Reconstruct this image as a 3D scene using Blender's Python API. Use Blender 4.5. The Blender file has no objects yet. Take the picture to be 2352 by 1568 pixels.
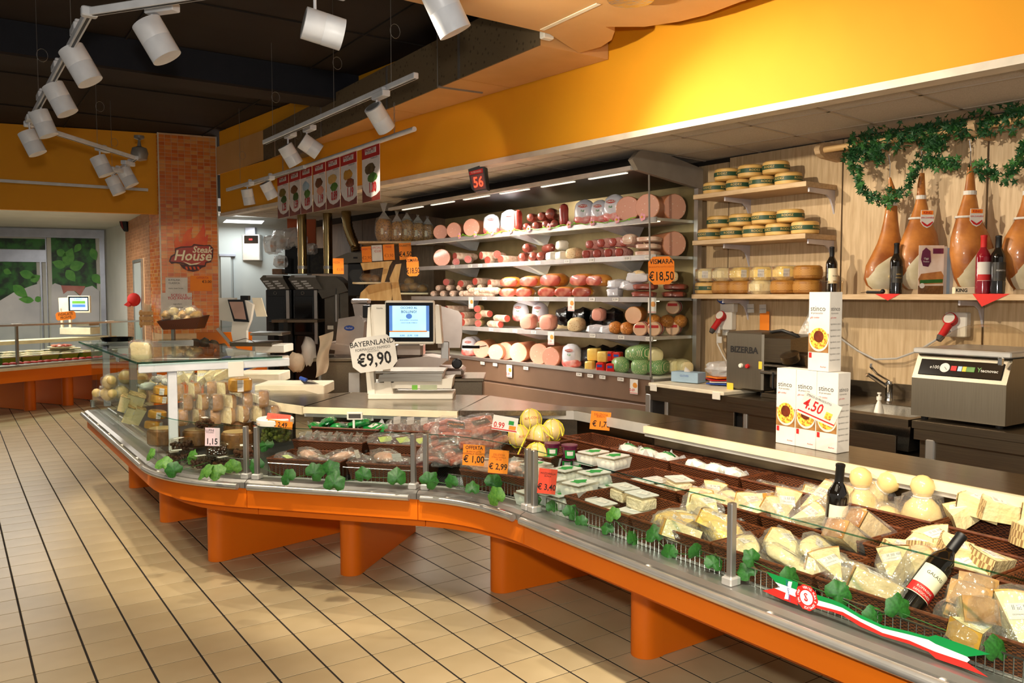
import bpy, bmesh, math, random
from mathutils import Vector, Matrix, Euler, noise
random.seed(7)
SC = bpy.context.scene
C = SC.collection
PI = math.pi
R = math.radians
# ------------------------------------------------------------------ camera
YAW, PITCH, EYE, FPX = R(34.3), 0.0569, 1.577, 1900.0
cam = bpy.data.cameras.new('camera'); camo = bpy.data.objects.new('camera', cam); C.objects.link(camo)
cam.sensor_width = 36.0; cam.lens = 36.0*FPX/2352.0; cam.clip_start = .05; cam.clip_end = 100
camo.location = (0, 0, EYE); camo.rotation_euler = (PI/2-PITCH, 0, -YAW)
SC.camera = camo
# ------------------------------------------------------------------ view, world, large lights
SC.view_settings.view_transform = 'Standard'; SC.view_settings.look = 'None'
SC.view_settings.gamma = 1.0; SC.view_settings.use_curve_mapping = False
SC.view_settings.exposure = 0.6
wd = bpy.data.worlds.new('world'); SC.world = wd; wd.use_nodes = True
wd.node_tree.nodes['Background'].inputs[0].default_value = (1.0, .91, .80, 1)
wd.node_tree.nodes['Background'].inputs[1].default_value = 0.22
def light(name, kind, loc, energy, color=(1, .86, .66), target=None, size=.05, angle=60, blend=.5, sy=None):
    l = bpy.data.lights.new(name, kind); o = bpy.data.objects.new(name, l); C.objects.link(o)
    l.energy = energy; l.color = color; o.location = loc
    if kind == 'SPOT': l.spot_size = R(angle); l.spot_blend = blend; l.shadow_soft_size = size
    elif kind == 'AREA':
        l.size = size
        if sy: l.shape = 'RECTANGLE'; l.size_y = sy
    else: l.shadow_soft_size = size
    if target is not None:
        o.rotation_euler = (Vector(target)-Vector(loc)).to_track_quat('-Z', 'Y').to_euler()
    return o
WARM = (1, .87, .68); NEUT = (1, .93, .82)
# the camera's own flash
light('camera_flash', 'POINT', (0.0, -0.02, 1.80), 150, (1, .95, .88), size=.05)
# shop spots that hang outside the frame, plus added fill lights: over the customer aisle ...
for x, y, e in ((-.7, .9, 70), (-1.2, 3.0, 85), (-.9, 5.4, 95), (-.7, 8.0, 105), (.1, 10.4, 95)):
    light('aisle_spot_light', 'SPOT', (x, y, 3.4), e, WARM, (x+.35, y+.1, 0), .10, 92, 1.0)
light('aisle_fill_light', 'AREA', (-1.6, 1.5, 3.6), 30, WARM, (-1.6, 1.5, 0), 2.0, sy=3.0)  # added soft fill standing in for general shop light, no such fixture
light('far_room_fill', 'AREA', (.6, 13.6, 2.6), 60, (1, .95, .86), (.6, 13.6, 0), 1.2, sy=.6)  # added fill to brighten the window wall and its prints
# ... over the cheese counter ...
for y, tx, ty in ((-.6, 2.4, .2), (.2, 2.4, .9), (.9, 2.4, 1.7), (1.6, 2.45, 2.6)):
    light('counter_spot_light', 'SPOT', (.9, y, 3.25), 140, WARM, (tx, ty, .8), .05, 66, .6)
light('counter_spot_light', 'SPOT', (.9, 2.3, 3.3), 170, WARM, (1.75, 4.35, .8), .05, 46, .6)  # extra spot added to brighten the slanted module
light('counter_spot_light', 'SPOT', (-.3, 3.6, 3.3), 190, WARM, (1.25, 5.2, .9), .05, 46, .6)  # extra spot added to brighten the corner cheese heap
# ... and turned to the back wall
light('wall_spot_light', 'SPOT', (2.1, 4.1, 2.95), 140, WARM, (5.0, 2.6, 1.6), .04, 60, .8)
# ------------------------------------------------------------------ pixel -> place (photo 2352x1568)
_U = Vector((math.cos(YAW), math.sin(YAW))); _V = Vector((-math.sin(YAW), math.cos(YAW)))
def ray(x, y):
    a = (x-1176)/FPX; b = -(y-784)/FPX; c, s = math.cos(PITCH), math.sin(PITCH)
    p = Vector((a, c+b*s)); return Vector((p.dot(_U), p.dot(_V), -s+b*c))
def PZ(x, y, z): d = ray(x, y); return Vector((0, 0, EYE))+d*((z-EYE)/d.z)
def PX(x, y, xx): d = ray(x, y); return Vector((0, 0, EYE))+d*(xx/d.x)
def PY(x, y, yy): d = ray(x, y); return Vector((0, 0, EYE))+d*(yy/d.y)
def PP(x, y, p0, ang):
    n = Vector((math.cos(R(ang)), math.sin(R(ang)))); d = ray(x, y)
    return Vector((0, 0, EYE))+d*((p0[0]*n.x+p0[1]*n.y)/(d.x*n.x+d.y*n.y))
def PD(x, y, dist):
    d = ray(x, y); return Vector((0, 0, EYE))+d*dist   # dist along the view axis
# ------------------------------------------------------------------ materials
def lin(c):
    if isinstance(c, str): c = tuple(int(c[i:i+2], 16)/255 for i in (0, 2, 4))
    return tuple((v/12.92 if v <= .04045 else ((v+.055)/1.055)**2.4) for v in c)+(1,)
MATS = {}
def mat(name, col, rough=.5, metal=0, col2=None, scale=8, stretch=(1, 1, 1), bump=0, bscale=60, coat=0, spec=.5, emit=0, kind='noise', detail=3,
        lo=.35, hi=.65, objvar=0, trans=0, ior=1.45, sub=0, alpha=1):
    if name in MATS: return MATS[name]
    m = bpy.data.materials.new(name); m.use_nodes = True; nt = m.node_tree; N = nt.nodes; L = nt.links
    b = N['Principled BSDF']; c1 = lin(col)
    b.inputs['Base Color'].default_value = c1; b.inputs['Roughness'].default_value = rough; b.inputs['Metallic'].default_value = metal
    b.inputs['Coat Weight'].default_value = coat; b.inputs['Coat Roughness'].default_value = .08
    b.inputs['Specular IOR Level'].default_value = spec; b.inputs['IOR'].default_value = ior
    if trans: b.inputs['Transmission Weight'].default_value = trans
    if alpha < 1: b.inputs['Alpha'].default_value = alpha
    tc = N.new('ShaderNodeTexCoord'); mp = N.new('ShaderNodeMapping'); mp.inputs['Scale'].default_value = stretch
    L.new(tc.outputs['Object'], mp.inputs['Vector'])
    src = None
    c2 = lin(col2) if col2 else tuple(v*.86 for v in c1[:3])+(1,)
    if kind == 'noise':
        t = N.new('ShaderNodeTexNoise'); t.inputs['Scale'].default_value = scale; t.inputs['Detail'].default_value = detail; fac = t.outputs['Fac']
    elif kind == 'voronoi':
        t = N.new('ShaderNodeTexVoronoi'); t.inputs['Scale'].default_value = scale; fac = t.outputs['Distance']
    elif kind == 'wave':
        t = N.new('ShaderNodeTexWave'); t.inputs['Scale'].default_value = scale; t.inputs['Distortion'].default_value = detail; fac = t.outputs['Fac']
    elif kind == 'brick':
        t = N.new('ShaderNodeTexBrick'); t.inputs['Scale'].default_value = scale; fac = t.outputs['Fac']
    elif kind == 'checker':
        t = N.new('ShaderNodeTexChecker'); t.inputs['Scale'].default_value = scale; fac = t.outputs['Fac']
    L.new(mp.outputs[0], t.inputs['Vector'])
    rp = N.new('ShaderNodeValToRGB'); rp.color_ramp.elements[0].position = lo; rp.color_ramp.elements[1].position = hi
    rp.color_ramp.elements[0].color = c2; rp.color_ramp.elements[1].color = c1
    L.new(fac, rp.inputs['Fac']); out = rp.outputs['Color']
    if objvar:
        oi = N.new('ShaderNodeObjectInfo'); hs = N.new('ShaderNodeHueSaturation')
        mr = N.new('ShaderNodeMapRange'); mr.inputs['To Min'].default_value = 1-objvar; mr.inputs['To Max'].default_value = 1+objvar
        L.new(oi.outputs['Random'], mr.inputs['Value']); L.new(mr.outputs[0], hs.inputs['Value']); L.new(out, hs.inputs['Color']); out = hs.outputs['Color']
    L.new(out, b.inputs['Base Color'])
    if bump:
        n2 = N.new('ShaderNodeTexNoise'); n2.inputs['Scale'].default_value = bscale; n2.inputs['Detail'].default_value = 2
        L.new(mp.outputs[0], n2.inputs['Vector'])
        bp = N.new('ShaderNodeBump'); bp.inputs['Strength'].default_value = bump; bp.inputs['Distance'].default_value = .01
        L.new(n2.outputs['Fac'], bp.inputs['Height']); L.new(bp.outputs[0], b.inputs['Normal'])
        if coat: L.new(bp.outputs[0], b.inputs['Coat Normal'])
    if emit:
        L.new(out, b.inputs['Emission Color']); b.inputs['Emission Strength'].default_value = emit
    if sub: b.inputs['Subsurface Weight'].default_value = sub; b.inputs['Subsurface Radius'].default_value = (.02, .01, .006)
    MATS[name] = m; return m
def glassmat(name, tint, refl=.06, rough=.02, bump=0, bscale=30, opac=0, ocol=(1, 1, 1, 1)):
    # thin sheet: lets light through, reflects by Fresnel; bump for crumpled film
    m = bpy.data.materials.new(name); m.use_nodes = True; nt = m.node_tree; N = nt.nodes; L = nt.links
    for n in list(N):
        if n.type != 'OUTPUT_MATERIAL': N.remove(n)
    out = [n for n in N if n.type == 'OUTPUT_MATERIAL'][0]
    tr = N.new('ShaderNodeBsdfTransparent'); tr.inputs[0].default_value = tint
    gl = N.new('ShaderNodeBsdfGlossy'); gl.inputs['Roughness'].default_value = rough
    lw = N.new('ShaderNodeLayerWeight'); lw.inputs[0].default_value = .5
    fr = N.new('ShaderNodeMath'); fr.operation = 'POWER'; fr.inputs[1].default_value = 4.0; L.new(lw.outputs['Facing'], fr.inputs[0])
    ad = N.new('ShaderNodeMath'); ad.operation = 'MULTIPLY_ADD'; ad.inputs[1].default_value = .34; ad.inputs[2].default_value = refl; ad.use_clamp = True
    mx = N.new('ShaderNodeMixShader')
    tc = N.new('ShaderNodeTexCoord'); nz = N.new('ShaderNodeTexNoise'); nz.inputs['Scale'].default_value = bscale
    L.new(tc.outputs['Object'], nz.inputs['Vector'])
    if bump:
        bp = N.new('ShaderNodeBump'); bp.inputs['Strength'].default_value = bump; bp.inputs['Distance'].default_value = .02
        L.new(nz.outputs['Fac'], bp.inputs['Height']); L.new(bp.outputs[0], gl.inputs['Normal']); L.new(bp.outputs[0], lw.inputs['Normal'])
    L.new(fr.outputs[0], ad.inputs[0]); L.new(ad.outputs[0], mx.inputs[0]); L.new(tr.outputs[0], mx.inputs[1]); L.new(gl.outputs[0], mx.inputs[2])
    last = mx
    if opac:
        df = N.new('ShaderNodeBsdfDiffuse'); df.inputs[0].default_value = ocol
        m2 = N.new('ShaderNodeMixShader'); m2.inputs[0].default_value = opac
        L.new(mx.outputs[0], m2.inputs[1]); L.new(df.outputs[0], m2.inputs[2]); last = m2
    L.new(last.outputs[0], out.inputs[0]); MATS[name] = m; return m
# ------------------------------------------------------------------ mesh builder
class MB:
    def __init__(s): s.v = []; s.f = []
    def add(s, vs, fs, M=None):
        o = len(s.v)
        s.v += [tuple(M @ Vector(p)) if M is not None else tuple(p) for p in vs]
        s.f += [tuple(i+o for i in f) for f in fs]; return s
    def box(s, c, d, M=None, rz=0):
        x, y, z = d[0]/2, d[1]/2, d[2]/2
        vs = [(-x, -y, -z), (x, -y, -z), (x, y, -z), (-x, y, -z), (-x, -y, z), (x, -y, z), (x, y, z), (-x, y, z)]
        T = Matrix.Translation(c) @ Matrix.Rotation(rz, 4, 'Z')
        if M is not None: T = M @ T
        return s.add(vs, [(0, 3, 2, 1), (4, 5, 6, 7), (0, 1, 5, 4), (1, 2, 6, 5), (2, 3, 7, 6), (3, 0, 4, 7)], T)
    def cbox(s, c, d, r=.004, M=None, rz=0):   # box with chamfered edges
        x, y, z = d[0]/2, d[1]/2, d[2]/2; r = min(r, x*.9, y*.9, z*.9)
        prof = [(x-r, -y), (x, -y+r), (x, y-r), (x-r, y), (-x+r, y), (-x, y-r), (-x, -y+r), (-x+r, -y)]
        inn = [(px*(1-r/x), py*(1-r/y)) for px, py in prof]
        T = Matrix.Translation(c) @ Matrix.Rotation(rz, 4, 'Z')
        if M is not None: T = M @ T
        vs = [(a, b, -z) for a, b in inn]+[(a, b, -z+r) for a, b in prof]+[(a, b, z-r) for a, b in prof]+[(a, b, z) for a, b in inn]
        fs = [tuple(range(7, -1, -1)), tuple(range(24, 32))]
        for k in range(3):
            for i in range(8): j = (i+1) % 8; fs.append((k*8+i, k*8+j, k*8+8+j, k*8+8+i))
        return s.add(vs, fs, T)
    def prism(s, poly, z0, z1, M=None):   # poly ccw in xy
        n = len(poly); vs = [(a, b, z0) for a, b in poly]+[(a, b, z1) for a, b in poly]
        fs = [tuple(range(n-1, -1, -1)), tuple(range(n, 2*n))]+[(i, (i+1) % n, n+(i+1) % n, n+i) for i in range(n)]
        return s.add(vs, fs, M)
    def tube(s, pts, r, n=8, M=None, cap=True, closed=False):
        pts = [Vector(p) for p in pts]; k = len(pts); rs = r if isinstance(r, (list, tuple)) else [r]*k
        rings = []; up = None
        for i, p in enumerate(pts):
            a = pts[(i-1) % k] if (i > 0 or closed) else p; b = pts[(i+1) % k] if (i < k-1 or closed) else p
            t = (b-a).normalized()
            if up is None:
                up = Vector((0, 0, 1)) if abs(t.z) < .9 else Vector((1, 0, 0))
            e1 = t.cross(up)
            if e1.length < 1e-5: e1 = t.orthogonal()
            e1.normalize(); e2 = e1.cross(t).normalized(); up = e2
            rings.append([p+(e1*math.cos(2*PI*q/n)+e2*math.sin(2*PI*q/n))*rs[i] for q in range(n)])
        vs = [v for ring in rings for v in ring]; fs = []
        for i in range(k if closed else k-1):
            for q in range(n):
                w = (q+1) % n; j = (i+1) % k; fs.append((i*n+q, i*n+w, j*n+w, j*n+q))
        if cap and not closed: fs += [tuple(range(n-1, -1, -1)), tuple(range((k-1)*n, k*n))]
        return s.add(vs, fs, M)
    def lathe(s, prof, n=16, M=None, sx=1, sy=1):   # prof [(r,z)...] bottom to top
        vs = []; fs = []; k = len(prof)
        for r, z in prof:
            for q in range(n): a = 2*PI*q/n; vs.append((r*math.cos(a)*sx, r*math.sin(a)*sy, z))
        for i in range(k-1):
            for q in range(n): w = (q+1) % n; fs.append((i*n+q, i*n+w, (i+1)*n+w, (i+1)*n+q))
        if prof[0][0] > 1e-6: fs.append(tuple(range(n-1, -1, -1)))
        if prof[-1][0] > 1e-6: fs.append(tuple(range((k-1)*n, k*n)))
        return s.add(vs, fs, M)
    def ball(s, c, r, n=12, m=8, M=None, e=1.0, nz=0, seed=0, nf=2.5):   # ellipsoid, e<1 boxier, nz noise
        rx, ry, rz = r if isinstance(r, (list, tuple)) else (r, r, r)
        def pw(x): return math.copysign(abs(x)**e, x)
        vs = []; fs = []
        for i in range(m+1):
            t = -PI/2+PI*i/m
            for q in range(n):
                a = 2*PI*q/n; p = Vector((pw(math.cos(t))*pw(math.cos(a)), pw(math.cos(t))*pw(math.sin(a)), pw(math.sin(t))))
                k = 1+nz*noise.noise(p*nf+Vector((seed*3.7, seed, -seed))) if nz else 1
                vs.append((c[0]+p.x*rx*k, c[1]+p.y*ry*k, c[2]+p.z*rz*k))
        for i in range(m):
            for q in range(n): w = (q+1) % n; fs.append((i*n+q, i*n+w, (i+1)*n+w, (i+1)*n+q))
        return s.add(vs, fs, M)
    def sheet(s, fn, nu, nv, M=None):   # fn(u,v)->xyz, u,v in 0..1
        vs = [fn(i/nu, j/nv) for j in range(nv+1) for i in range(nu+1)]
        fs = [(j*(nu+1)+i, j*(nu+1)+i+1, (j+1)*(nu+1)+i+1, (j+1)*(nu+1)+i) for j in range(nv) for i in range(nu)]
        return s.add(vs, fs, M)
    def sweep(s, path, prof, closed=True, flip=False):   # path: [(x,y,nx,ny)] ; prof [(offset,z)]
        k = len(prof); vs = [(x+nx*o, y+ny*o, z) for x, y, nx, ny in path for o, z in prof]; fs = []
        for i in range(len(path)-1):
            for q in range(k if closed else k-1):
                w = (q+1) % k; fs.append((i*k+q, i*k+w, (i+1)*k+w, (i+1)*k+q))
        if closed: fs += [tuple(range(k-1, -1, -1)), tuple(range((len(path)-1)*k, len(path)*k))]
        return s.add(vs, fs)
    def mesh(s, name, smooth=False):
        me = bpy.data.meshes.new(name); me.from_pydata(s.v, [], s.f); me.update()
        bm = bmesh.new(); bm.from_mesh(me); bmesh.ops.remove_doubles(bm, verts=bm.verts, dist=1e-6); bmesh.ops.recalc_face_normals(bm, faces=bm.faces); bm.to_mesh(me); bm.free()
        if smooth:
            for p in me.polygons: p.use_smooth = True
            try: me.set_sharp_from_angle(angle=R(40))
            except Exception: pass
        return me
    def build(s, name, m, parent=None, smooth=False, label=None, loc=None, rot=None):
        me = s.mesh(name, smooth); return link(name, me, m, parent, label, loc, rot)
def link(name, me, m, parent=None, label=None, loc=None, rot=None):
    if m is not None:
        me.materials.clear(); me.materials.append(MATS[m] if isinstance(m, str) else m)
    o = bpy.data.objects.new(name, me); C.objects.link(o)
    if parent is not None: o.parent = parent
    if label: o['label'] = label
    if loc is not None: o.location = loc
    if rot is not None: o.rotation_euler = rot
    return o
def again(o, loc, rot=(0, 0, 0), parent=None, m=None, scale=None):   # another part sharing mesh data
    c = o.copy(); C.objects.link(c); c.location = loc; c.rotation_euler = rot
    if parent is not None: c.parent = parent
    if scale is not None: c.scale = scale
    if m is not None:
        c.material_slots[0].link = 'OBJECT'; c.material_slots[0].material = MATS[m]
    return c
def tag(o, label, cat, group=None, kind=None):
    o['label'] = label; o['category'] = cat
    if group: o['group'] = group
    if kind: o['kind'] = kind
    return o
def T(name, label, cat, loc=(0, 0, 0), rz=0, group=None, rot=None):
    o = bpy.data.objects.new(name, None); C.objects.link(o); o.location = loc
    o.rotation_euler = rot if rot is not None else (0, 0, rz); o.empty_display_size = .05
    return tag(o, label, cat, group)
def struct(o): o['kind'] = 'structure'; return o
def dup(root, label, loc, rz=0, rot=None, scale=None):
    r = root.copy(); C.objects.link(r); r.location = loc; r.rotation_euler = rot if rot is not None else (0, 0, rz); r['label'] = label
    if scale is not None: r.scale = scale
    for ch in list(root.children):
        c = ch.copy(); C.objects.link(c); c.parent = r
        for g in list(ch.children):
            d = g.copy(); C.objects.link(d); d.parent = c
    return r
ORD = ['first', 'second', 'third', 'fourth', 'fifth', 'sixth', 'seventh', 'eighth', 'ninth', 'tenth', 'eleventh', 'twelfth', 'thirteenth', 'fourteenth', 'fifteenth', 'sixteenth', 'seventeenth', 'eighteenth', 'nineteenth', 'twentieth', 'last']
def nth(i, n, side='left', other='right'):
    return 'leftmost' if i == 0 and side == 'left' else ('rightmost' if i == n-1 and other == 'right' else ORD[i])
_TXT = {}
TSC = bpy.data.scenes.new('lettering_workshop')
def textmesh(s, bold=0, shear=0, space=1):
    k = (s, bold, shear, space)
    if k not in _TXT:
        cu = bpy.data.curves.new('t', 'FONT'); cu.body = s; cu.size = 1; cu.align_x = 'CENTER'; cu.align_y = 'CENTER'
        cu.resolution_u = 2; cu.offset = bold; cu.shear = shear; cu.space_character = space; cu.extrude = 0
        o = bpy.data.objects.new('t', cu); TSC.collection.objects.link(o)
        vl = TSC.view_layers[0]; vl.update()
        _TXT[k] = bpy.data.meshes.new_from_object(o.evaluated_get(vl.depsgraph))
        bpy.data.objects.remove(o)
    return _TXT[k].copy()
def text(s, size, m, parent, loc, rot=(0, 0, 0), bold=0, shear=0, sx=1, name='lettering', space=1):
    me = textmesh(s, bold, shear, space)
    o = link(name, me, m, parent); o.location = loc; o.rotation_euler = rot; o.scale = (size*sx, size, size); return o
def frame(o, x, y, z, w=None):   # orient an object: local x, y, z axes given
    M = Matrix.Identity(4)
    for i, a in enumerate((x, y, z)):
        for j in range(3): M[j][i] = a[j]
    M.translation = o.location; o.matrix_world = M; return o
# ------------------------------------------------------------------ material set
mat('tile', 'cbb68e', .34, col2='bfa980', scale=3, objvar=.05, spec=.4)
mat('grout', '2e2720', .9)
mat('ceiling_dark', '2e241c', .9, col2='291f18', scale=2)
mat('beam_dark', '20222a', .9)
mat('yellow', 'f0a616', .65, col2='eca013', scale=1.5)
mat('trim_white', 'e8dcc8', .5)
mat('ceil_tile', 'cfc8be', .9, col2='b9b1a6', scale=160, lo=.3, hi=.7)
mat('grid_metal', 'b9aa98', .5)
mat('white_wall', 'cfd0c8', .7, col2='c6c7bf', scale=2)
mat('cold_wall', 'aab0ac', .6, col2='a2a8a5', scale=2)
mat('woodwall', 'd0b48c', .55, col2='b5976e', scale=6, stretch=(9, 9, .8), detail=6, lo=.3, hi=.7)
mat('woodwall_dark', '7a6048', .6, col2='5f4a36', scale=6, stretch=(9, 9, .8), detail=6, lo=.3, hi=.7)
mat('shelfwood', 'cdb08a', .5, col2='b8986f', scale=7, stretch=(8, 1.2, 8), detail=5, lo=.3, hi=.7)
mat('seam', '2a221b', .9)
mat('orange', 'ee7812', .38, col2='ea720f', scale=2, spec=.4)
mat('steel', 'b7b1a6', .32, 1, col2='a19a8e', scale=4, stretch=(1, 60, 60))
mat('steel_dark', '80735f', .35, 1, col2='75695a', scale=4, stretch=(40, 1, 40))
mat('brushed', '938a7a', .42, 1, col2='8a8171', scale=5, stretch=(60, 60, 1))
mat('chrome', 'd5d3cf', .12, 1)
mat('alu', 'b5b2ad', .38, .85, col2='a9a6a1', scale=5)
mat('alu_light', 'd5d2cc', .35, .5)
mat('white_plastic', 'ece6d8', .4, col2='e6dfd0', scale=5)
mat('cream_plastic', 'efe2c6', .45)
mat('white_metal', 'e4e6ea', .35)
mat('black', '0d0c0c', .45)
mat('black_gloss', '0a0a0b', .12)
mat('rubber', '1a1816', .7)
mat('deck_steel', 'c4bfb4', .3, .9, col2='aca79c', scale=6)
mat('white_paper', 'ddd7cd', .7)
mat('pink_paper', 'e8cdd2', .7)
mat('orange_paper', 'f58a1e', .65, col2='f08018', scale=4)
mat('red_paper', 'dc4a2e', .65, col2='d2432a', scale=4)
mat('ink', '17120f', .7)
mat('ink_red', 'c41f1c', .6)
mat('ink_grey', '4a4540', .7)
mat('ink_orange', 'a5480c', .7)
mat('ink_green', '1f8a35', .6)
mat('ink_blue', '2b4fa8', .6)
mat('cardboard', 'c89a5e', .85, col2='b98b52', scale=3, bump=.05, bscale=40)
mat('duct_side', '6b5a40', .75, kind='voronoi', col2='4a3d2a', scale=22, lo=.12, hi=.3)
mat('duct_tan', 'd6a66c', .5, col2='ce9d62', scale=3, spec=.4)
mat('foil', 'cfd2d4', .22, 1, bump=.4, bscale=25)
glassmat('glass', (.93, .97, .95, 1), .015, .01)
glassmat('glass_dark', (.35, .35, .33, 1), .03, .02)
glassmat('glass_edge', (.35, .62, .55, 1), .05, .05)
glassmat('film', (.97, .97, .96, 1), .10, .12, bump=.9, bscale=34, opac=.06, ocol=(1, .96, .9, 1))
glassmat('film_dense', (.9, .9, .9, 1), .16, .15, bump=1.0, bscale=26, opac=.28, ocol=(.9, .9, .88, 1))
glassmat('acrylic', (.95, .92, .86, 1), .03, .05)
glassmat('milky', (.96, .96, .94, 1), .04, .12, opac=.42, ocol=(.92, .93, .88, 1))
mat('rail_chrome', 'd2cec6', .28, .75)
# ------------------------------------------------------------------ floor
TS = .205; OX, OY = .217*TS, .889*TS
mb = MB(); mb.box((1.0, 8, -.0435), (16, 22, .1)); floor = struct(mb.build('floor', 'grout'))
tm = MB(); tm.cbox((0, 0, -.001), (TS-.009, TS-.005, .018), .0012); tme = tm.mesh('floor_tile'); tme.materials.append(MATS['tile'])
cand = []
for i in range(-26, 30):
    for j in range(2, 80):
        x, y = OX+(i+.5)*TS, OY+(j+.5)*TS
        d = x*math.sin(YAW)+y*math.cos(YAW); l = x*math.cos(YAW)-y*math.sin(YAW)
        if d < 2.4 or abs(l)/d > .68: continue
        under = x > 2.9 and y < 12 or (x > 1.7 and 4.9 < y < 7.5)
        hid = x > 2.3+ (0 if y < 3.6 else -.2)
        cand.append((d+(6 if hid else 0), x, y, under))
cand.sort(); k = 0; rest = MB()
for d, x, y, under in cand:
    if k < 300 and not under:
        link('tile', tme, None, floor, loc=(x, y, 0)); k += 1
    else:
        rest.box((x, y, -.002), (TS-.009, TS-.005, .02))
r = rest.build('distant_tiles', 'tile', floor); r['kind'] = 'stuff'
# ------------------------------------------------------------------ dark ceiling with its beam
CZ = 3.70
mb = MB(); mb.box((1, 8, CZ+.06), (16, 22, .1)); ceil = struct(mb.build('ceiling', 'ceiling_dark'))
for y in (3.1, 4.9, 6.4, 9.4, 11.0):
    MB().box((1, y, CZ+.002), (14, .012, .012)).build('joint', 'seam', ceil)
for x in (-1.0, 1.3, 2.9):
    MB().box((x, 6.5, CZ+.002), (.014, 12, .014)).build('joint', 'seam', ceil)
b = struct(MB().box((1.2, 7.78, CZ-.12), (9, .34, .25)).build('trim_1', 'beam_dark'))
b2 = MB().box((1.2, 7.79, CZ-.256), (9, .36, .02)).build('beam_underside', 'ceiling_dark', b)
# ------------------------------------------------------------------ yellow fascia over the counter and the suspended soffit
FA = 5.92; F0 = Vector((3.985, 1.808)); FD = Vector((-math.sin(R(FA)), math.cos(R(FA)))); FN = Vector((math.cos(R(FA)), math.sin(R(FA))))
SZ = 2.64
def fpt(t, s, z): p = F0+FD*t+FN*s; return (p.x, p.y, z)
FM = Matrix.Translation((F0.x, F0.y, 0)) @ Matrix.Rotation(R(FA), 4, 'Z')   # local x = into shop back, y = along fascia
def fbox(name, x0, x1, y0, y1, z0, z1, m, parent=None):
    return MB().box(((x0+x1)/2, (y0+y1)/2, (z0+z1)/2), (x1-x0, y1-y0, z1-z0), FM).build(name, m, parent)
wf = struct(fbox('wall_fascia', 0, .10, -3.5, 9.45, SZ, CZ, 'yellow'))
tr = struct(fbox('trim_2', -.012, .10, -3.5, 9.45, SZ-.04, SZ+.0, 'trim_white'))
sof = struct(fbox('ceiling_soffit', .10, 1.6, -3.5, 9.4, SZ+.035, SZ+.06, 'grid_metal'))
rows = ((.10, .41), (.41, .935), (.935, 1.46))
for (a, bb) in rows:
    for k in range(-6, 18):
        y0 = .1+.525*k
        fbox('ceiling_tile', a+.006, bb-.006, y0+.006, y0+.519, SZ, SZ+.03, 'ceil_tile', sof)
    fbox('grid_bar', bb-.011, bb+.011, -3.4, 9.4, SZ-.004, SZ+.004, 'grid_metal', sof)
for k in range(-6, 19): fbox('grid_bar', .10, 1.46, .1+.525*k-.011, .1+.525*k+.011, SZ-.004, SZ+.004, 'grid_metal', sof)
# downlight ring near the number display
# ------------------------------------------------------------------ back wall: wood panels
WA = 2.5; W0 = Vector((5.12, 2.5))
WM = Matrix.Translation((W0.x, W0.y, 0)) @ Matrix.Rotation(R(WA), 4, 'Z')   # local x into wall, y along
def wl(p): return WM.inverted() @ Vector(p)
def PW(x, y, off=0): return PP(x, y, W0-Vector((math.cos(R(WA)), math.sin(R(WA))))*off, WA)
def wbox(name, x0, x1, y0, y1, z0, z1, m, parent=None):
    return MB().box(((x0+x1)/2, (y0+y1)/2, (z0+z1)/2), (x1-x0, y1-y0, z1-z0), WM).build(name, m, parent)
wb = struct(wbox('wall_back', .02, .12, -3.2, 10.2, 0, 2.9, 'seam'))
ys = [wl(PW(2345, 700)).y-1.25, wl(PW(2258, 720)).y, wl(PW(1929, 700)).y, wl(PW(1672, 600)).y]
ys += [ys[-1]+1.25*k for k in range(1, 6)]+[9.9]
for i in range(len(ys)-1):
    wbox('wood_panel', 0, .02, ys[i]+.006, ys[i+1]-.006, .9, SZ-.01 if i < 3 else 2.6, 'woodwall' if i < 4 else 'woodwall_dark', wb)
# ------------------------------------------------------------------ far left: yellow fascia, mosaic pillar, window wall
pA, pB = PZ(0, 480, SZ), PZ(342, 491, SZ)
mb = MB(); d = (pB-pA).normalized(); n = Vector((-d.y, d.x, 0))
a = pA-d*2.5; b = pB+d*.2
mb.prism([(a.x, a.y), (b.x, b.y), (b.x+n.x*.1, b.y+n.y*.1), (a.x+n.x*.1, a.y+n.y*.1)], SZ, CZ); struct(mb.build('wall_far_fascia', 'yellow'))
PFL, PFR, PBL, PBR = Vector((2.355, 11.709)), Vector((3.07, 11.60)), Vector((2.34, 12.30)), Vector((3.12, 12.3))
mat('mosaic_grout', 'e8b98a', .7)
for i, c in enumerate(('e8822e', 'd8681a', 'f0a04e', 'e07824')): mat('mosaic%d' % i, c, .25, spec=.5)
mb = MB(); mb.prism([(PFL.x, PFL.y), (PFR.x, PFR.y), (PBR.x, PBR.y), (PBL.x, PBL.y)], 0, CZ); pil = struct(mb.build('wall_pillar', 'mosaic_grout'))
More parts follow.
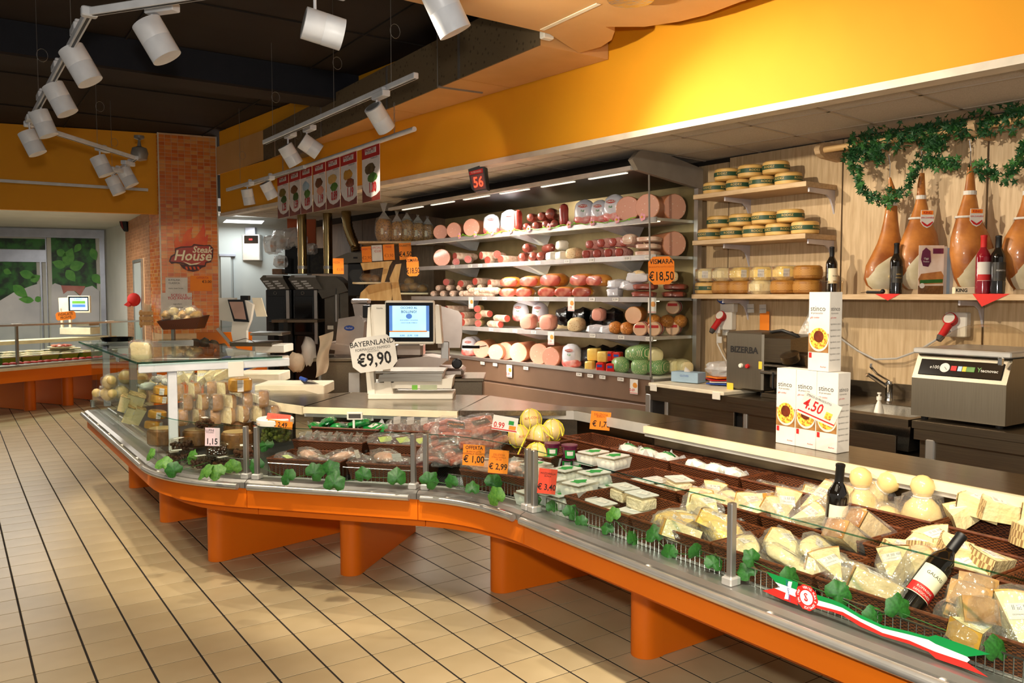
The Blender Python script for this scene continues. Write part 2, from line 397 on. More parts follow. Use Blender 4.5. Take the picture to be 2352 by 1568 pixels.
def mosaic(a, b, z0, z1, tw, th, parent, cnt, skip=None, seed=1, mats=('mosaic0', 'mosaic1', 'mosaic2', 'mosaic3')):
    rnd = random.Random(seed); d = b-a; L = d.length; d = d/L; nrm = Vector((d.y, -d.x)); ang = math.atan2(d.y, d.x)
    nx = int(L/tw); nz = int((z1-z0)/th); tw = L/nx; th = (z1-z0)/nz
    m_ = MB(); m_.box((0, 0, 0), (tw-.006, .006, th-.006)); me = {}
    for q in mats:
        mm = m_.mesh('mosaic_tile'); mm.materials.append(MATS[q]); me[q] = mm
    cells = [(i, j) for j in range(nz-1, -1, -1) for i in range(nx)]; st = {q: MB() for q in mats}; used = 0
    for i, j in cells:
        p = a+d*((i+.5)*tw); z = z0+(j+.5)*th
        if skip and skip(i/nx, z): continue
        q = mats[rnd.choice((0, 0, 1, 2, 3)) % len(mats)]
        if used < cnt: link('mosaic_tile', me[q], None, parent, loc=(p.x+nrm.x*.001, p.y+nrm.y*.001, z), rot=(0, 0, ang)); used += 1
        else: st[q].box((p.x+nrm.x*.001, p.y+nrm.y*.001, z), (tw-.006, .006, th-.006), rz=ang)
    for q in mats:
        if st[q].v: o = st[q].build('mosaic_field', q, parent); o['kind'] = 'stuff'
mosaic(PFL, PFR, 1.05, CZ-.02, .0735, .0475, pil, 300)
mosaic(PBL, PFL, 1.05, CZ-.02, .0735, .0475, pil, 0, seed=2)
for p in (PFL, PFR): MB().box((p.x, p.y, CZ/2), (.016, .016, CZ)).build('edge_trim', 'trim_white', pil)
# angled mosaic wall behind the pillar, with a slim doorway
B0, B1 = Vector((2.36, 12.42)), PD(292, 676, 13.6).xy
mb = MB(); d = (B1-B0).normalized(); n = Vector((d.y, -d.x))
n = Vector((-d.y, d.x)) if Vector((-d.y, d.x)).dot(B0) > 0 else n
mb.prism([(B0.x, B0.y), (B1.x, B1.y), (B1.x+n.x*.1, B1.y+n.y*.1), (B0.x+n.x*.1, B0.y+n.y*.1)], 0, 3.4); mw = struct(mb.build('wall_mosaic', 'mosaic_grout'))
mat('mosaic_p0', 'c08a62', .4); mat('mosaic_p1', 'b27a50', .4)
def sk(u, z): return .16 < u < .58 and z < 2.02
mosaic(B1, B0, .2, 3.3, .0735, .0475, mw, 0, skip=lambda u, z: .30 < u < .78 and z < 2.10, seed=3, mats=('mosaic_p0', 'mosaic_p1'))
q0, q1 = B0+(B1-B0)*.28, B0+(B1-B0)*.62
dd = (B1-B0).normalized(); nn = -n
mb = MB(); mb.prism([(q0.x+nn.x*.012, q0.y+nn.y*.012), (q1.x+nn.x*.012, q1.y+nn.y*.012), (q1.x+nn.x*.004, q1.y+nn.y*.004), (q0.x+nn.x*.004, q0.y+nn.y*.004)], 0, 2.05); dr = struct(mb.build('door_1', 'cold_wall'))
for q in (q0, q1): MB().box((q.x+nn.x*.012, q.y+nn.y*.012, 1.03), (.03, .03, 2.1)).build('door_frame', 'alu', dr)
mid = (q0+q1)/2; MB().box((mid.x+nn.x*.014, mid.y+nn.y*.014, 2.08), ((q1-q0).length+.03, .03, .04), rz=math.atan2(dd.y, dd.x)).build('door_frame', 'alu', dr)
# white side wall and window wall
S1 = PD(246, 676, 14.9).xy
mb = MB(); mb.prism([(B1.x, B1.y), (S1.x, S1.y), (S1.x+.1, S1.y+.1), (B1.x+.1, B1.y+.1)], 0, 3.4); struct(mb.build('wall_side', 'white_wall'))
WY = S1.y
d_win = (pB-pA).normalized().xy
S0 = S1-d_win*5.0
mb = MB(); n = Vector((-d_win.y, d_win.x)); mb.prism([(S0.x, S0.y), (S1.x, S1.y), (S1.x+n.x*.1, S1.y+n.y*.1), (S0.x+n.x*.1, S0.y+n.y*.1)], 0, 3.6); ww = struct(mb.build('wall_window', 'white_wall'))
mb = MB()
mb.prism([(a.x-1, a.y), (S1.x+2.0, a.y-.4), (S1.x+2.0, S1.y+.4), (S0.x, S0.y+.3)], SZ+.1, SZ+.14); struct(mb.build('ceiling_far', 'white_wall'))
# window frames with printed leaf film
def wp(x, y, off=.02):
    n = Vector((-d_win.y, d_win.x)); d_ = ray(x, y); p0 = S1-n*off
    t = (p0.dot(n))/(d_.xy.dot(n)); return Vector((0, 0, EYE))+d_*t
def winrect(name, x0, y0, x1, y1, m, parent, off=.02, th=.02, ref=None):
    p, q_ = wp(x0, (y0), off), wp(x1, y1, off); n = Vector((-d_win.y, d_win.x)); ang = math.atan2(d_win.y, d_win.x)
    c = (p+q_)/2; w = (q_.xy-p.xy).length; h = abs(p.z-q_.z)
    o = MB().box((0, 0, 0), (w, th, h)).build(name, m, parent); o.location = c; o.rotation_euler = (0, 0, ang); return o
mat('alu_blue', 'a9aeba', .4, .6)
mat('leaf_print', '2a6b22', .5, col2='0d2a12', scale=5, detail=4, lo=.42, hi=.58)
mat('leaf_bright', '5da03a', .5, col2='3f8a28', scale=9, lo=.3, hi=.7)
mat('moz_print', 'cfcfcf', .5, col2='b7b9bd', scale=2)
mat('skin_print', 'b9786a', .5, col2='a96058', scale=5)
w1 = T('window_1', 'glazed shop door and side light with basil print film', 'window'); del w1['category']; w1['kind'] = 'structure'
winrect('frame', -30, 522, 240, 548, 'alu_blue', w1, .03, .05)
winrect('frame', 104, 545, 118, 925, 'alu_blue', w1, .03, .06)
winrect('frame', 228, 545, 250, 925, 'alu_blue', w1, .03, .06)
winrect('frame', -30, 572, 106, 602, 'alu_blue', w1, .03, .06)
winrect('frame', 92, 600, 106, 925, 'alu_blue', w1, .03, .07)
g1 = winrect('print_film', 117, 546, 229, 905, 'leaf_print', w1, .012, .01)
g2 = winrect('print_film', -30, 546, 105, 573, 'leaf_print', w1, .012, .01)
g3 = winrect('print_film', -30, 600, 93, 905, 'leaf_print', w1, .012, .01)
def flatpoly(name, pts, m, parent, off):
    vs = [wp(x, y, off) for x, y in pts]; mb_ = MB(); mb_.add(vs, [tuple(range(len(vs)))]); return mb_.build(name, m, parent)
def ell(cx, cy, rx, ry, a=0, n=20, y1=9999):
    return [(cx+rx*math.cos(2*PI*k/n)*math.cos(a)-ry*math.sin(2*PI*k/n)*math.sin(a), min(y1, cy+rx*math.cos(2*PI*k/n)*math.sin(a)+ry*math.sin(2*PI*k/n)*math.cos(a))) for k in range(n)]
def leafp(x, y, l, w, a, n=9):
    u = [(k/n) for k in range(n+1)]; top = [(t*l, w*math.sin(PI*t**.8)) for t in u]; bot = [(t*l, -w*math.sin(PI*t**.8)) for t in reversed(u[1:-1])]
    return [(x+px*math.cos(a)-py*math.sin(a), y+px*math.sin(a)+py*math.cos(a)) for px, py in top+bot]
flatpoly('print_cheese', [(118, 905), (118, 655), (126, 650), (140, 655), (146, 675), (155, 668), (170, 668), (184, 680), (196, 660), (212, 656), (228, 668), (228, 905)], 'moz_print', w1, .019)
flatpoly('print_skin', [(138, 655), (196, 657), (186, 680), (172, 668), (156, 668), (147, 676)], 'skin_print', w1, .0185)
flatpoly('print_cheese', [(-30, 905), (-30, 688), (0, 690), (30, 672), (72, 656), (92, 650), (92, 905)], 'moz_print', w1, .019)
for x, y, l, w, an in ((30, 655, 45, 12, .7), (78, 690, -36, 8, .1), (80, 690, 18, 7, -.4), (45, 625, 40, 10, .3), (70, 645, 26, 9, -.5), (8, 620, 20, 7, .4)):
    flatpoly('print_leaf', leafp(x, y, l, w, an), 'leaf_bright', w1, .021)
for x, y, l, w, an in ((150, 610, 44, 14, -1.2), (160, 615, 36, 12, -.3), (150, 612, -32, 10, .35), (152, 620, 34, 11, .9), (210, 570, 30, 9, 1.2), (130, 575, 26, 9, .5), (185, 560, 24, 8, 2.2), (212, 630, 30, 10, .8)):
    flatpoly('print_leaf', leafp(x, y, l, w, an), 'leaf_bright', w1, .021)
# far wall to the right of the pillar: cold-room panels, door, switch cabinet
q0, q1 = Vector((3.0, 12.9)), Vector((5.4, 12.5))
mb = MB(); mb.prism([(q0.x, q0.y), (q1.x, q1.y), (q1.x, q1.y+.1), (q0.x, q0.y+.1)], 0, 2.9); struct(mb.build('wall_end', 'cold_wall'))
def ep(x, y, off=.0):
    n = Vector((-(q1-q0).y, (q1-q0).x)).normalized(); d_ = ray(x, y); p0_ = Vector((3.0, 12.9))-n*off; return Vector((0, 0, EYE))+d_*(p0_.dot(n)/d_.xy.dot(n))
EA = math.atan2(-.4, 2.4)
def erect(name, x0, y0, x1, y1, m, parent, off=.02, th=.02):
    p, q_ = ep(x0, y0, off), ep(x1, y1, off); c = (p+q_)/2
    o = MB().cbox((0, 0, 0), ((q_-p).xy.length, th, abs(p.z-q_.z)), .004).build(name, m, parent); o.location = c; o.rotation_euler = (0, 0, EA); return o
d2 = T('door_2', 'grey cold room door beside mosaic pillar', 'door'); del d2['category']; d2['kind'] = 'structure'
erect('leaf', 506, 588, 536, 900, 'cold_wall', d2, .02, .03); erect('frame', 535, 586, 541, 900, 'alu_blue', d2, .025, .05); erect('frame', 503, 583, 541, 589, 'alu_blue', d2, .025, .05)
# yellow return over the soffit end
p, q = PZ(505, 488, SZ), PZ(563, 498, SZ)
# ------------------------------------------------------------------ serve-over counter in five modules
def bez(p0, t0, p1, t1, n):
    p0, p1 = Vector(p0), Vector(p1); L = (p1-p0).length; t0, t1 = Vector(t0).normalized(), Vector(t1).normalized()
    a, b = p0+t0*L*.36, p1-t1*L*.36; out = []
    for i in range(n+1):
        t = i/n; s = 1-t
        p = p0*s**3+a*3*s*s*t+b*3*s*t*t+p1*t**3
        d = ((a-p0)*3*s*s+(b-a)*6*s*t+(p1-b)*3*t*t).normalized(); out.append((p.x, p.y, d.y, -d.x))
    return out
DT = (-.66, .75)
PATHS = {
    'right': [(1.985, -1.3, 1, 0), (1.985, 2.885, 1, 0)],
    'concave': bez((1.985, 2.885), (0, 1), (1.80, 3.46), DT, 8),
    'diagonal': bez((1.80, 3.46), DT, (1.19, 4.15), DT, 2),
    'convex': bez((1.19, 4.15), DT, (.865, 4.95), (0, 1), 10),
    'left': [(.865, 4.95, 1, 0), (.865, 7.47, 1, 0)],
}
LAB = {'right': 'long straight orange cheese counter module in the right foreground',
       'concave': 'inward curving orange counter module between the long and the slanted runs',
       'diagonal': 'slanted straight orange counter module below the scale with the screen',
       'convex': 'outward curving orange corner counter module holding olive tubs',
       'left': 'orange counter module with tall glass at the left aisle'}
def trimpath(P, a, b):   # shorten a path at both ends by a and b metres
    out = [list(p) for p in P]
    d = Vector((out[1][0]-out[0][0], out[1][1]-out[0][1])).normalized(); out[0][0] += d.x*a; out[0][1] += d.y*a
    d = Vector((out[-1][0]-out[-2][0], out[-1][1]-out[-2][1])).normalized(); out[-1][0] -= d.x*b; out[-1][1] -= d.y*b
    return [tuple(p) for p in out]
def at(P, f):   # point at fraction of path
    L = [0]
    for i in range(len(P)-1): L.append(L[-1]+math.dist(P[i][:2], P[i+1][:2]))
    s = f*L[-1]
    for i in range(len(P)-1):
        if s <= L[i+1]+1e-9:
            t = (s-L[i])/(L[i+1]-L[i]); return tuple(P[i][k]*(1-t)+P[i+1][k]*t for k in range(4))
    return P[-1]
mat('dark_inside', '2b2a2c', .5, .3)
mat('perf_steel', '8d8d8b', .35, .9, kind='checker', col2='3a3a3a', scale=120)
mat('logo_red', 'cf2a22', .4)
CT = {}
for k, P in PATHS.items():
    t = T('serve_over_counter', LAB[k], 'counter', (0, 0, 0), group='modules of the orange serve-over counter'); CT[k] = t
    Q = trimpath(P, .002, .002)
    MB().sweep(Q, [(.045, .497), (.045, .606), (.07, .606), (.07, .497)]).build('fascia', 'orange', t, smooth=True)
    MB().sweep(Q, [(.15, .435), (.15, .52), (.18, .52), (.18, .435)]).build('lower_fascia', 'orange', t, smooth=True)
    MB().sweep(Q, [(.028, .60), (.028, .628), (.05, .638), (.14, .638), (.14, .60)]).build('front_profile', 'alu', t)
    MB().sweep(Q, [(.14, .60), (.14, .634), (.19, .634), (.19, .60)]).build('inner_ledge', 'alu_light', t)
    MB().sweep(Q, [(.18, .435), (.19, .60), (.96, .63), (1.02, .63), (1.02, .435)]).build('tub', 'dark_inside', t)
    MB().sweep(Q, [(.195, .618), (.195, .624), (.95, .655), (.95, .649)]).build('deck', 'perf_steel', t)
    rp = trimpath(P, .03, .03); n = max(2, len(rp))
    mb = MB(); mb.tube([(x+nx*.008, y+ny*.008, .612) for x, y, nx, ny in rp], .0165, 12); mb.build('bumper_rail', 'rail_chrome', t, smooth=True)
    L = sum(math.dist(P[i][:2], P[i+1][:2]) for i in range(len(P)-1)); ns = max(2, round(L/.5))
    for i in range(ns):
        x, y, nx, ny = at(P, (i+.5)/ns); M = Matrix.Translation((x+nx*.03, y+ny*.03, .617)) @ Matrix.Rotation(math.atan2(ny, nx), 4, 'Z') @ Matrix.Rotation(PI/2, 4, 'Y')
        MB().lathe([(.009, -.03), (.009, .02)], 10, M).build('rail_stud', 'white_plastic', t, smooth=True)
# logo plates on the front profile
for k, f in (('convex', .42), ('diagonal', .10), ('concave', .80)):
    x, y, nx, ny = at(PATHS[k], f); 
    if k == 'diagonal': x, y, nx, ny = at(PATHS[k], .17)
    if k == 'convex': x, y, nx, ny = at(PATHS[k], .13)
    if k == 'concave': x, y, nx, ny = at(PATHS[k], .22)
    ang = math.atan2(-nx, ny)   # along direction
    o = MB().cbox((0, 0, 0), (.05, .002, .018), .0006).build('logo_plate', 'logo_red', CT[k]); o.location = (x+nx*.0265, y+ny*.0265, .6145); o.rotation_euler = (0, 0, ang)
    text('arneg', .02, 'white_paper', o, (0, -.0015, 0), (PI/2, 0, 0), .01)
# legs: rounded pedestal in front, slab running back
LEGS = [('right', (2.41, 2.593), (1, 0), .85), ('concave', (2.33, 3.604), (1, -.05), .85), ('diagonal', (1.79, 4.257), (.75, .66), .8),
        ('convex', (1.225, 4.961), (.97, .2), .9), ('left', (1.167, 6.03), (1, .0), .8), ('left', (1.174, 7.25), (1, 0), .8), ('right', (2.41, 1.3), (1, 0), .85)]
for k, p, d, ln in LEGS:
    d = Vector(d).normalized(); o = MB(); r = .062
    poly = [(r+r*math.cos(a), r*math.sin(a)) for a in [PI/2+PI*i/10 for i in range(11)]]+[(r+.05, -r), (r+.05, r)]
    M = Matrix.Translation((p[0], p[1], 0)) @ Matrix.Rotation(math.atan2(d.y, d.x), 4, 'Z')
    o.prism(poly, .009, .50, M); lg = o.build('leg', 'orange', CT[k], smooth=True)
    MB().box((r+.05+ln/2, 0, .255), (ln, r*1.9, .49), M).build('leg_panel', 'orange', lg)
    if k == 'convex': MB().box((r+.05+ln+.006, 0, .255), (.012, r*1.95, .485), M).build('leg_edge', 'alu', lg)
# glass panes and posts
GZ0, GZ1, GO = .637, .905, .085
def pane(P, a, b, z0, z1, parent, name='glass_pane'):
    Q = trimpath(P, a, b); g = MB().sweep(Q, [(GO-.004, z0), (GO-.004, z1), (GO+.004, z1), (GO+.004, z0)]).build(name, 'glass', parent, smooth=True)
    MB().sweep(Q, [(GO-.0045, z1), (GO-.0045, z1+.0022), (GO+.0045, z1+.0022), (GO+.0045, z1)]).build('glass_edge', 'glass_edge', g); return g
def post(x, y, ang, parent):
    M = Matrix.Translation((x, y, 0)) @ Matrix.Rotation(ang, 4, 'Z')
    p = MB().cbox((0, 0, .773), (.026, .022, .268), .003, M).build('post', 'alu', parent)
    MB().cbox((0, 0, .652), (.05, .042, .028), .004, M).build('post_foot', 'alu_light', p)
    MB().cbox((0, 0, .915), (.03, .028, .016), .004, M).build('post_cap', 'acrylic', p)
P = PATHS['right']
pane([(1.985, 1.775, 1, 0), (1.985, 2.885, 1, 0)], .03, .045, GZ0, GZ1, CT['right']); pane([(1.985, -1.3, 1, 0), (1.985, 1.775, 1, 0)], 0, .03, GZ0, GZ1, CT['right'])
post(1.985+GO, 1.775, 0, CT['right']); post(1.985+GO, 2.862, 0, CT['right']); post(1.985+GO, .3, 0, CT['right'])
for k in ('concave', 'diagonal'):
    Q = PATHS[k]; pane(Q, .045, .045, GZ0, GZ1, CT[k])
    for f in (.04, .96):
        x, y, nx, ny = at(Q, f); post(x+nx*GO, y+ny*GO, math.atan2(ny, nx), CT[k])
Q = PATHS['convex']; pane(Q, .045, .05, GZ0, GZ1, CT['convex']); x, y, nx, ny = at(Q, .03); post(x+nx*GO, y+ny*GO, math.atan2(ny, nx), CT['convex'])
# worktops
def wtop(name, poly, z1, m, parent, th=.03): return MB().prism(poly, z1-th, z1).build(name, m, parent)
mat('worktop', 'a99c86', .22, 1, col2='93866f', scale=3, stretch=(30, 1, 30))
mat('strip_cream', 'f0dfba', .4)
wtop('worktop', [(2.955, -1.3), (3.30, -1.3), (3.30, 3.10), (2.955, 3.10)], .905, 'worktop', CT['right'])
MB().box((2.945, .9, .886), (.03, 4.4, .034)).build('worktop_edge', 'strip_cream', CT['right'])
MB().box((2.955, .9, .858), (.03, 4.4, .016)).build('lamp_rail', 'alu_light', CT['right'])
wtop('worktop', [(2.99, 3.105), (3.30, 3.105), (3.30, 3.60), (3.05, 3.93), (2.965, 4.61), (2.43, 4.105), (2.99, 3.73)], .905, 'worktop', CT['concave'])
for a, b in (((2.985, 3.105), (2.985, 3.73)), ((2.985, 3.73), (2.505, 4.27))):
    a, b = Vector(a), Vector(b); c = (a+b)/2; MB().box((c.x, c.y, .878), ((b-a).length+.01, .02, .05), rz=math.atan2((b-a).y, (b-a).x)).build('worktop_edge', 'alu_light', CT['concave'])
wtop('worktop', [(2.42, 4.10), (2.96, 4.62), (2.29, 5.30), (1.755, 4.782)], .905, 'worktop', CT['diagonal'])
def strip(a, b, z, sz, m, name, par): a, b = Vector(a), Vector(b); c = (a+b)/2; return MB().box((c.x, c.y, z), ((b-a).length, sz[0], sz[1]), rz=math.atan2((b-a).y, (b-a).x)).build(name, m, par)
strip((2.415, 4.095), (1.75, 4.777), .885, (.03, .036), 'strip_cream', 'worktop_edge', CT['diagonal'])
strip((2.44, 4.12), (1.765, 4.80), .852, (.03, .018), 'alu_light', 'lamp_rail', CT['diagonal'])
wtop('worktop', [(1.755, 4.80), (2.27, 5.30), (2.03, 5.335), (1.68, 5.335), (1.68, 5.05)], .905, 'worktop', CT['convex'])
strip((1.75, 4.80), (1.675, 5.06), .88, (.02, .05), 'strip_cream', 'worktop_edge', CT['convex'])
strip((1.675, 5.06), (1.675, 5.33), .88, (.02, .05), 'strip_cream', 'worktop_edge', CT['convex'])
wtop('worktop', [(1.70, 5.34), (2.05, 5.34), (2.05, 7.4), (1.70, 7.4)], .905, 'worktop', CT['left'])
MB().box((1.69, 6.35, .88), (.02, 2.0, .05)).build('worktop_edge', 'strip_cream', CT['left'])
# inner back panels of the case below the worktops
MB().box((3.02, .9, .76), (.02, 4.4, .24)).build('case_back', 'steel_dark', CT['right'])
strip((3.05, 3.15), (3.05, 3.78), .76, (.02, .22), 'steel_dark', 'case_back', CT['concave']); strip((3.05, 3.78), (2.57, 4.30), .76, (.02, .22), 'steel_dark', 'case_back', CT['concave'])
strip((2.50, 4.18), (1.84, 4.86), .76, (.02, .22), 'steel_dark', 'case_back', CT['diagonal'])
MB().box((1.80, 6.2, .76), (.02, 2.2, .24)).build('case_back', 'steel_dark', CT['left'])
# tall glass of the left module
t = CT['left']; TZ = 1.195
Q = [(.865, 4.96, 1, 0), (.865, 7.42, 1, 0)]
for a, b in ((0, 1.25), (1.26, 0)): pane(Q, a, 2.46-1.25 if a == 0 else b, GZ0, TZ-.02, t, 'tall_glass_pane')
gp = MB().box((1.27, 6.19, TZ), (.82, 2.48, .01)).build('glass_shelf', 'glass', t); MB().box((.862, 6.19, TZ), (.004, 2.48, .012)).build('glass_edge', 'glass_edge', gp)
MB().box((1.27, 4.952, TZ), (.82, .004, .012)).build('glass_edge', 'glass_edge', gp)
eb = PZ(467, 832, TZ-.03)
MB().cbox((1.30, 4.975, TZ-.033), (.86, .03, .05), .004).build('end_beam', 'white_metal', t)
MB().cbox((1.05, 4.99, .92), (.05, .03, .50), .004).build('end_post', 'white_metal', t); MB().cbox((1.05, 7.38, .92), (.05, .03, .50), .004).build('end_post', 'white_metal', t)
MB().cbox((1.30, 7.38, TZ-.033), (.86, .03, .05), .004).build('end_beam', 'white_metal', t); MB().cbox((1.05, 6.2, .92), (.05, .03, .50), .004).build('end_post', 'alu', t)
MB().cbox((1.40, 4.952, TZ-.06), (.09, .004, .09), .002).build('tag_plate', 'white_plastic', t)
for y in (4.99, 6.2, 7.38):
    MB().cbox((.945, y, TZ-.03), (.03, .05, .03), .005).cbox((.955, y+.015, TZ-.055), (.02, .012, .05), .004).cbox((.955, y-.015, TZ-.055), (.02, .012, .05), .004).build('glass_clamp', 'chrome', t)
MB().cbox((.95, 7.44, .69), (.03, .035, .06), .004).build('glass_foot', 'chrome', t)
for y in (5.4, 5.9, 6.4, 6.9): MB().tube([(1.02, y-.2, .68), (1.02, y+.2, .68)], .012, 8).build('inner_rail', 'alu', t, smooth=True)
# ------------------------------------------------------------------ product kit (each kind is built once, later copies share meshes)
PROTO = {}
def put(kind, label, loc, rz=0, rot=None, scale=None, group=None):
    if kind not in PROTO:
        r = BUILD[kind](); PROTO[kind] = r; r.location = loc; r.rotation_euler = rot if rot is not None else (0, 0, rz); r['label'] = label
        if scale is not None: r.scale = (scale,)*3 if not isinstance(scale, (tuple, list)) else scale
        if group: r['group'] = group
        return r
    r = dup(PROTO[kind], label, loc, rz, rot, (scale,)*3 if scale is not None and not isinstance(scale, (tuple, list)) else (scale if scale is not None else (1, 1, 1)))
    if group: r['group'] = group
    elif 'group' in r: del r['group']
    return r
mat('ch_yellow', 'f2cf6a', .45, col2='e9c258', scale=10, coat=1.0, bump=.5, bscale=42)
mat('ch_pale', 'f3e3b0', .45, col2='ecd79a', scale=10, coat=1.0, bump=.5, bscale=42)
mat('ch_white', 'f6efdc', .5, col2='efe5cc', scale=14, coat=.4, bump=.2, bscale=40)
mat('ch_grana', 'ead3a0', .5, col2='d9bc82', scale=22, coat=1.0, bump=.5, bscale=42)
mat('rind_brown', 'b5854a', .5, col2='8a5c2c', scale=14, coat=.7, bump=.3, bscale=40)
mat('rind_dark', '7a5226', .5, col2='5d3b19', scale=14, coat=.6, bump=.35, bscale=40)
mat('rind_gold', 'd39b3c', .45, col2='b97f2a', scale=12, coat=.6, bump=.2, bscale=40)
mat('rind_basket', 'd8b77c', .6, kind='checker', col2='8f6f45', scale=110, stretch=(1, 1, .4), coat=.3)
mat('ricotta', 'f3ead0', .7, col2='e3d8b8', scale=40, bump=.5, bscale=90)
mat('moz', 'f4f2e4', .4, coat=.5)
mat('sausage', '9c4a32', .4, col2='6e2b1c', scale=25, coat=.7, bump=.3, bscale=60)
mat('sausage_pink', 'b5705c', .4, col2='8f4a3a', scale=60, coat=.6, bump=.3, bscale=60)
mat('salami_dark', '5a2418', .4, col2='3c140d', scale=20, coat=.7, bump=.3)
mat('meat_pale', 'd8ab90', .45, col2='c48f74', scale=8, coat=.8, bump=.3)
mat('olive', '5f6a28', .35, col2='45501c', scale=30, coat=.6)
mat('olive_dark', '3a2320', .35, col2='50321f', scale=18, coat=.6, objvar=.3)
mat('wicker', '6a3718', .45, kind='checker', col2='2c140a', scale=95, stretch=(1, 1, 2.2), spec=.6, bump=.25, bscale=120)
mat('wicker_rim', '70391a', .4, col2='4f2611', scale=60, spec=.6)
mat('green_print', '1f9440', .35, col2='0f6a2a', scale=9, coat=.8, bump=.4, bscale=25)
mat('purple', '6a1f40', .35, col2='521632', scale=8, coat=.3)
mat('label_black', '1d1a1a', .4, col2='3a3326', scale=20)
mat('label_lime', 'c9d878', .5, col2='aabf50', scale=15)
mat('leaf_green', '2c6a22', .5, col2='1b4c16', scale=14, lo=.3, hi=.7, spec=.6)
mat('leaf_light', '5c8a30', .5, col2='356a20', scale=12, lo=.3, hi=.7, spec=.6)
mat('yellow_string', 'efe03a', .5)
mat('prov', 'ecd292', .4, col2='e2c37c', scale=8, coat=.5)
mat('wire', 'b9b9b6', .25, 1)
def sticker(parent, w, h, M, m='white_paper', txt=True):
    o = MB().cbox((0, 0, 0), (w, h, .0012), .0005).build('sticker', m, parent); o.matrix_local = M
    if txt:
        text('|||| ||| ||', h*.34, 'ink', o, (-w*.16, -h*.2, .0009), sx=min(1.2, w/h*.8), name='barcode')
        text('FORMAGGIO', h*.13, 'ink_grey', o, (0, h*.2, .0009))
    return o
def TR(x=0, y=0, z=0, rx=0, ry=0, rz=0): return Matrix.Translation((x, y, z)) @ Euler((rx, ry, rz)).to_matrix().to_4x4()
def film(parent, c, r, seed, nz=.3, e=.75, n=12, m=8, name='film_wrap', mm='film'):
    return MB().ball(c, r, n, m, e=e, nz=nz, seed=seed, nf=3.2).build(name, mm, parent)
def wedge_mb(L, a, H, n=6):
    pts = [(0, 0)]+[(L*math.cos(-a/2+a*i/n), L*math.sin(-a/2+a*i/n)) for i in range(n+1)]
    return MB().prism(pts, 0, H)
def k_wedge(m, rind, name, cat, L, a, H, seed, wrap=True, lab=True):
    t = T(name, '-', cat); wedge_mb(L*.985, a, H).build('cheese', m, t)
    r = MB(); n = 6
    o_, i_ = [], []
    for i in range(n+1):
        b = -a/2+a*i/n; o_.append((L*math.cos(b), L*math.sin(b))); i_.append((L*.96*math.cos(b), L*.96*math.sin(b)))
    r.prism(o_+i_[::-1], 0, H); r.build('rind', rind, t, smooth=False)
    if lab: sticker(t, .055, .042, TR(L*.62, 0, H+.001, rz=PI/2+.2))
    if wrap: film(t, (L*.55, 0, H*.5), (L*.62, L*a*.40+.012, H*.72), seed, .28)
    return t
def k_block(m, name, cat, d, seed, labm='white_paper', e=.55, nz=.12, wrap=.28):
    t = T(name, '-', cat); MB().ball((0, 0, d[2]/2), (d[0]/2, d[1]/2, d[2]/2), 14, 8, e=e, nz=nz, seed=seed).build('cheese', m, t, smooth=True)
    sticker(t, min(.055, d[0]*.5), .038, TR(0, -.005, d[2]*.98, rx=.15, rz=.3), labm)
    film(t, (0, 0, d[2]*.5), (d[0]*.62, d[1]*.6, d[2]*.66), seed+1, wrap)
    return t
def k_tub(content, name, cat, d=(.125, .095, .055), lidm='milky', balls=False, leaf=False):
    t = T(name, '-', cat); x, y, h = d
    poly = lambda s: [(sx*x/2*s, sy*y/2*s) for sx, sy in ((-1, -1), (1, -1), (1, 1), (-1, 1))]
    mb = MB(); vs = [(a, b, 0) for a, b in poly(.86)]+[(a, b, h) for a, b in poly(1)]; mb.add(vs, [(3, 2, 1, 0), (0, 1, 5, 4), (1, 2, 6, 5), (2, 3, 7, 6), (3, 0, 4, 7)]); mb.build('tub', 'milky' if balls else 'acrylic', t)
    if balls:
        for i in range(4):
            for j in range(3): MB().ball((-x*.30+i*x*.2, -y*.27+j*y*.27, h*.42), (x*.11, y*.14, h*.36), 8, 6).build('mozzarella', 'moz', t, smooth=True)
    else: MB().ball((0, 0, h*.5), (x*.44, y*.44, h*.46), 12, 8, e=.35, nz=.06, seed=3).build('filling', content, t)
    MB().cbox((0, 0, h+.003), (x*1.04, y*1.05, .006), .002).build('rim', 'acrylic', t)
    MB().cbox((0, 0, h+.008), (x*.9, y*.88, .006), .002).build('lid', lidm, t)
    if leaf:
        f = MB(); f.prism([(x*.3*math.cos(2*PI*i/14)*(1+.3*math.cos(2*PI*i/14*3)), y*.26*math.sin(2*PI*i/14)*(1+.3*math.cos(2*PI*i/14*5))) for i in range(14)], h+.0112, h+.0118); f.build('printed_leaf', 'ink_green', t)
    else: sticker(t, .05, .032, TR(-.01, 0, h+.0125, rz=.3))
    return t
def k_bag(m, name, cat, d, seed, lab='white_paper', pm=None, nz=.22, e=.8):
    t = T(name, '-', cat); MB().ball((0, 0, d[2]/2), (d[0]/2, d[1]/2, d[2]/2), 14, 9, e=e, nz=nz, seed=seed).build('bag', m, t, smooth=True)
    if pm: MB().ball((0, 0, d[2]*.52), (d[0]*.26, d[1]*.44, d[2]*.53), 12, 8, e=e, nz=nz, seed=seed).build('printed_panel', pm, t, smooth=True)
    for s in (-1, 1): MB().sheet(lambda u, v, s=s: (s*(d[0]*.40+u*d[0]*.22), (v-.5)*d[1]*.8, d[2]*(.45+.25*math.sin(v*7+seed)*u+.3*u)), 3, 6).build('seal', 'film_dense', t)
    if lab: sticker(t, d[0]*.4, d[1]*.35, TR(0, 0, d[2]*1.0, rx=.1, rz=.2), lab)
    return t
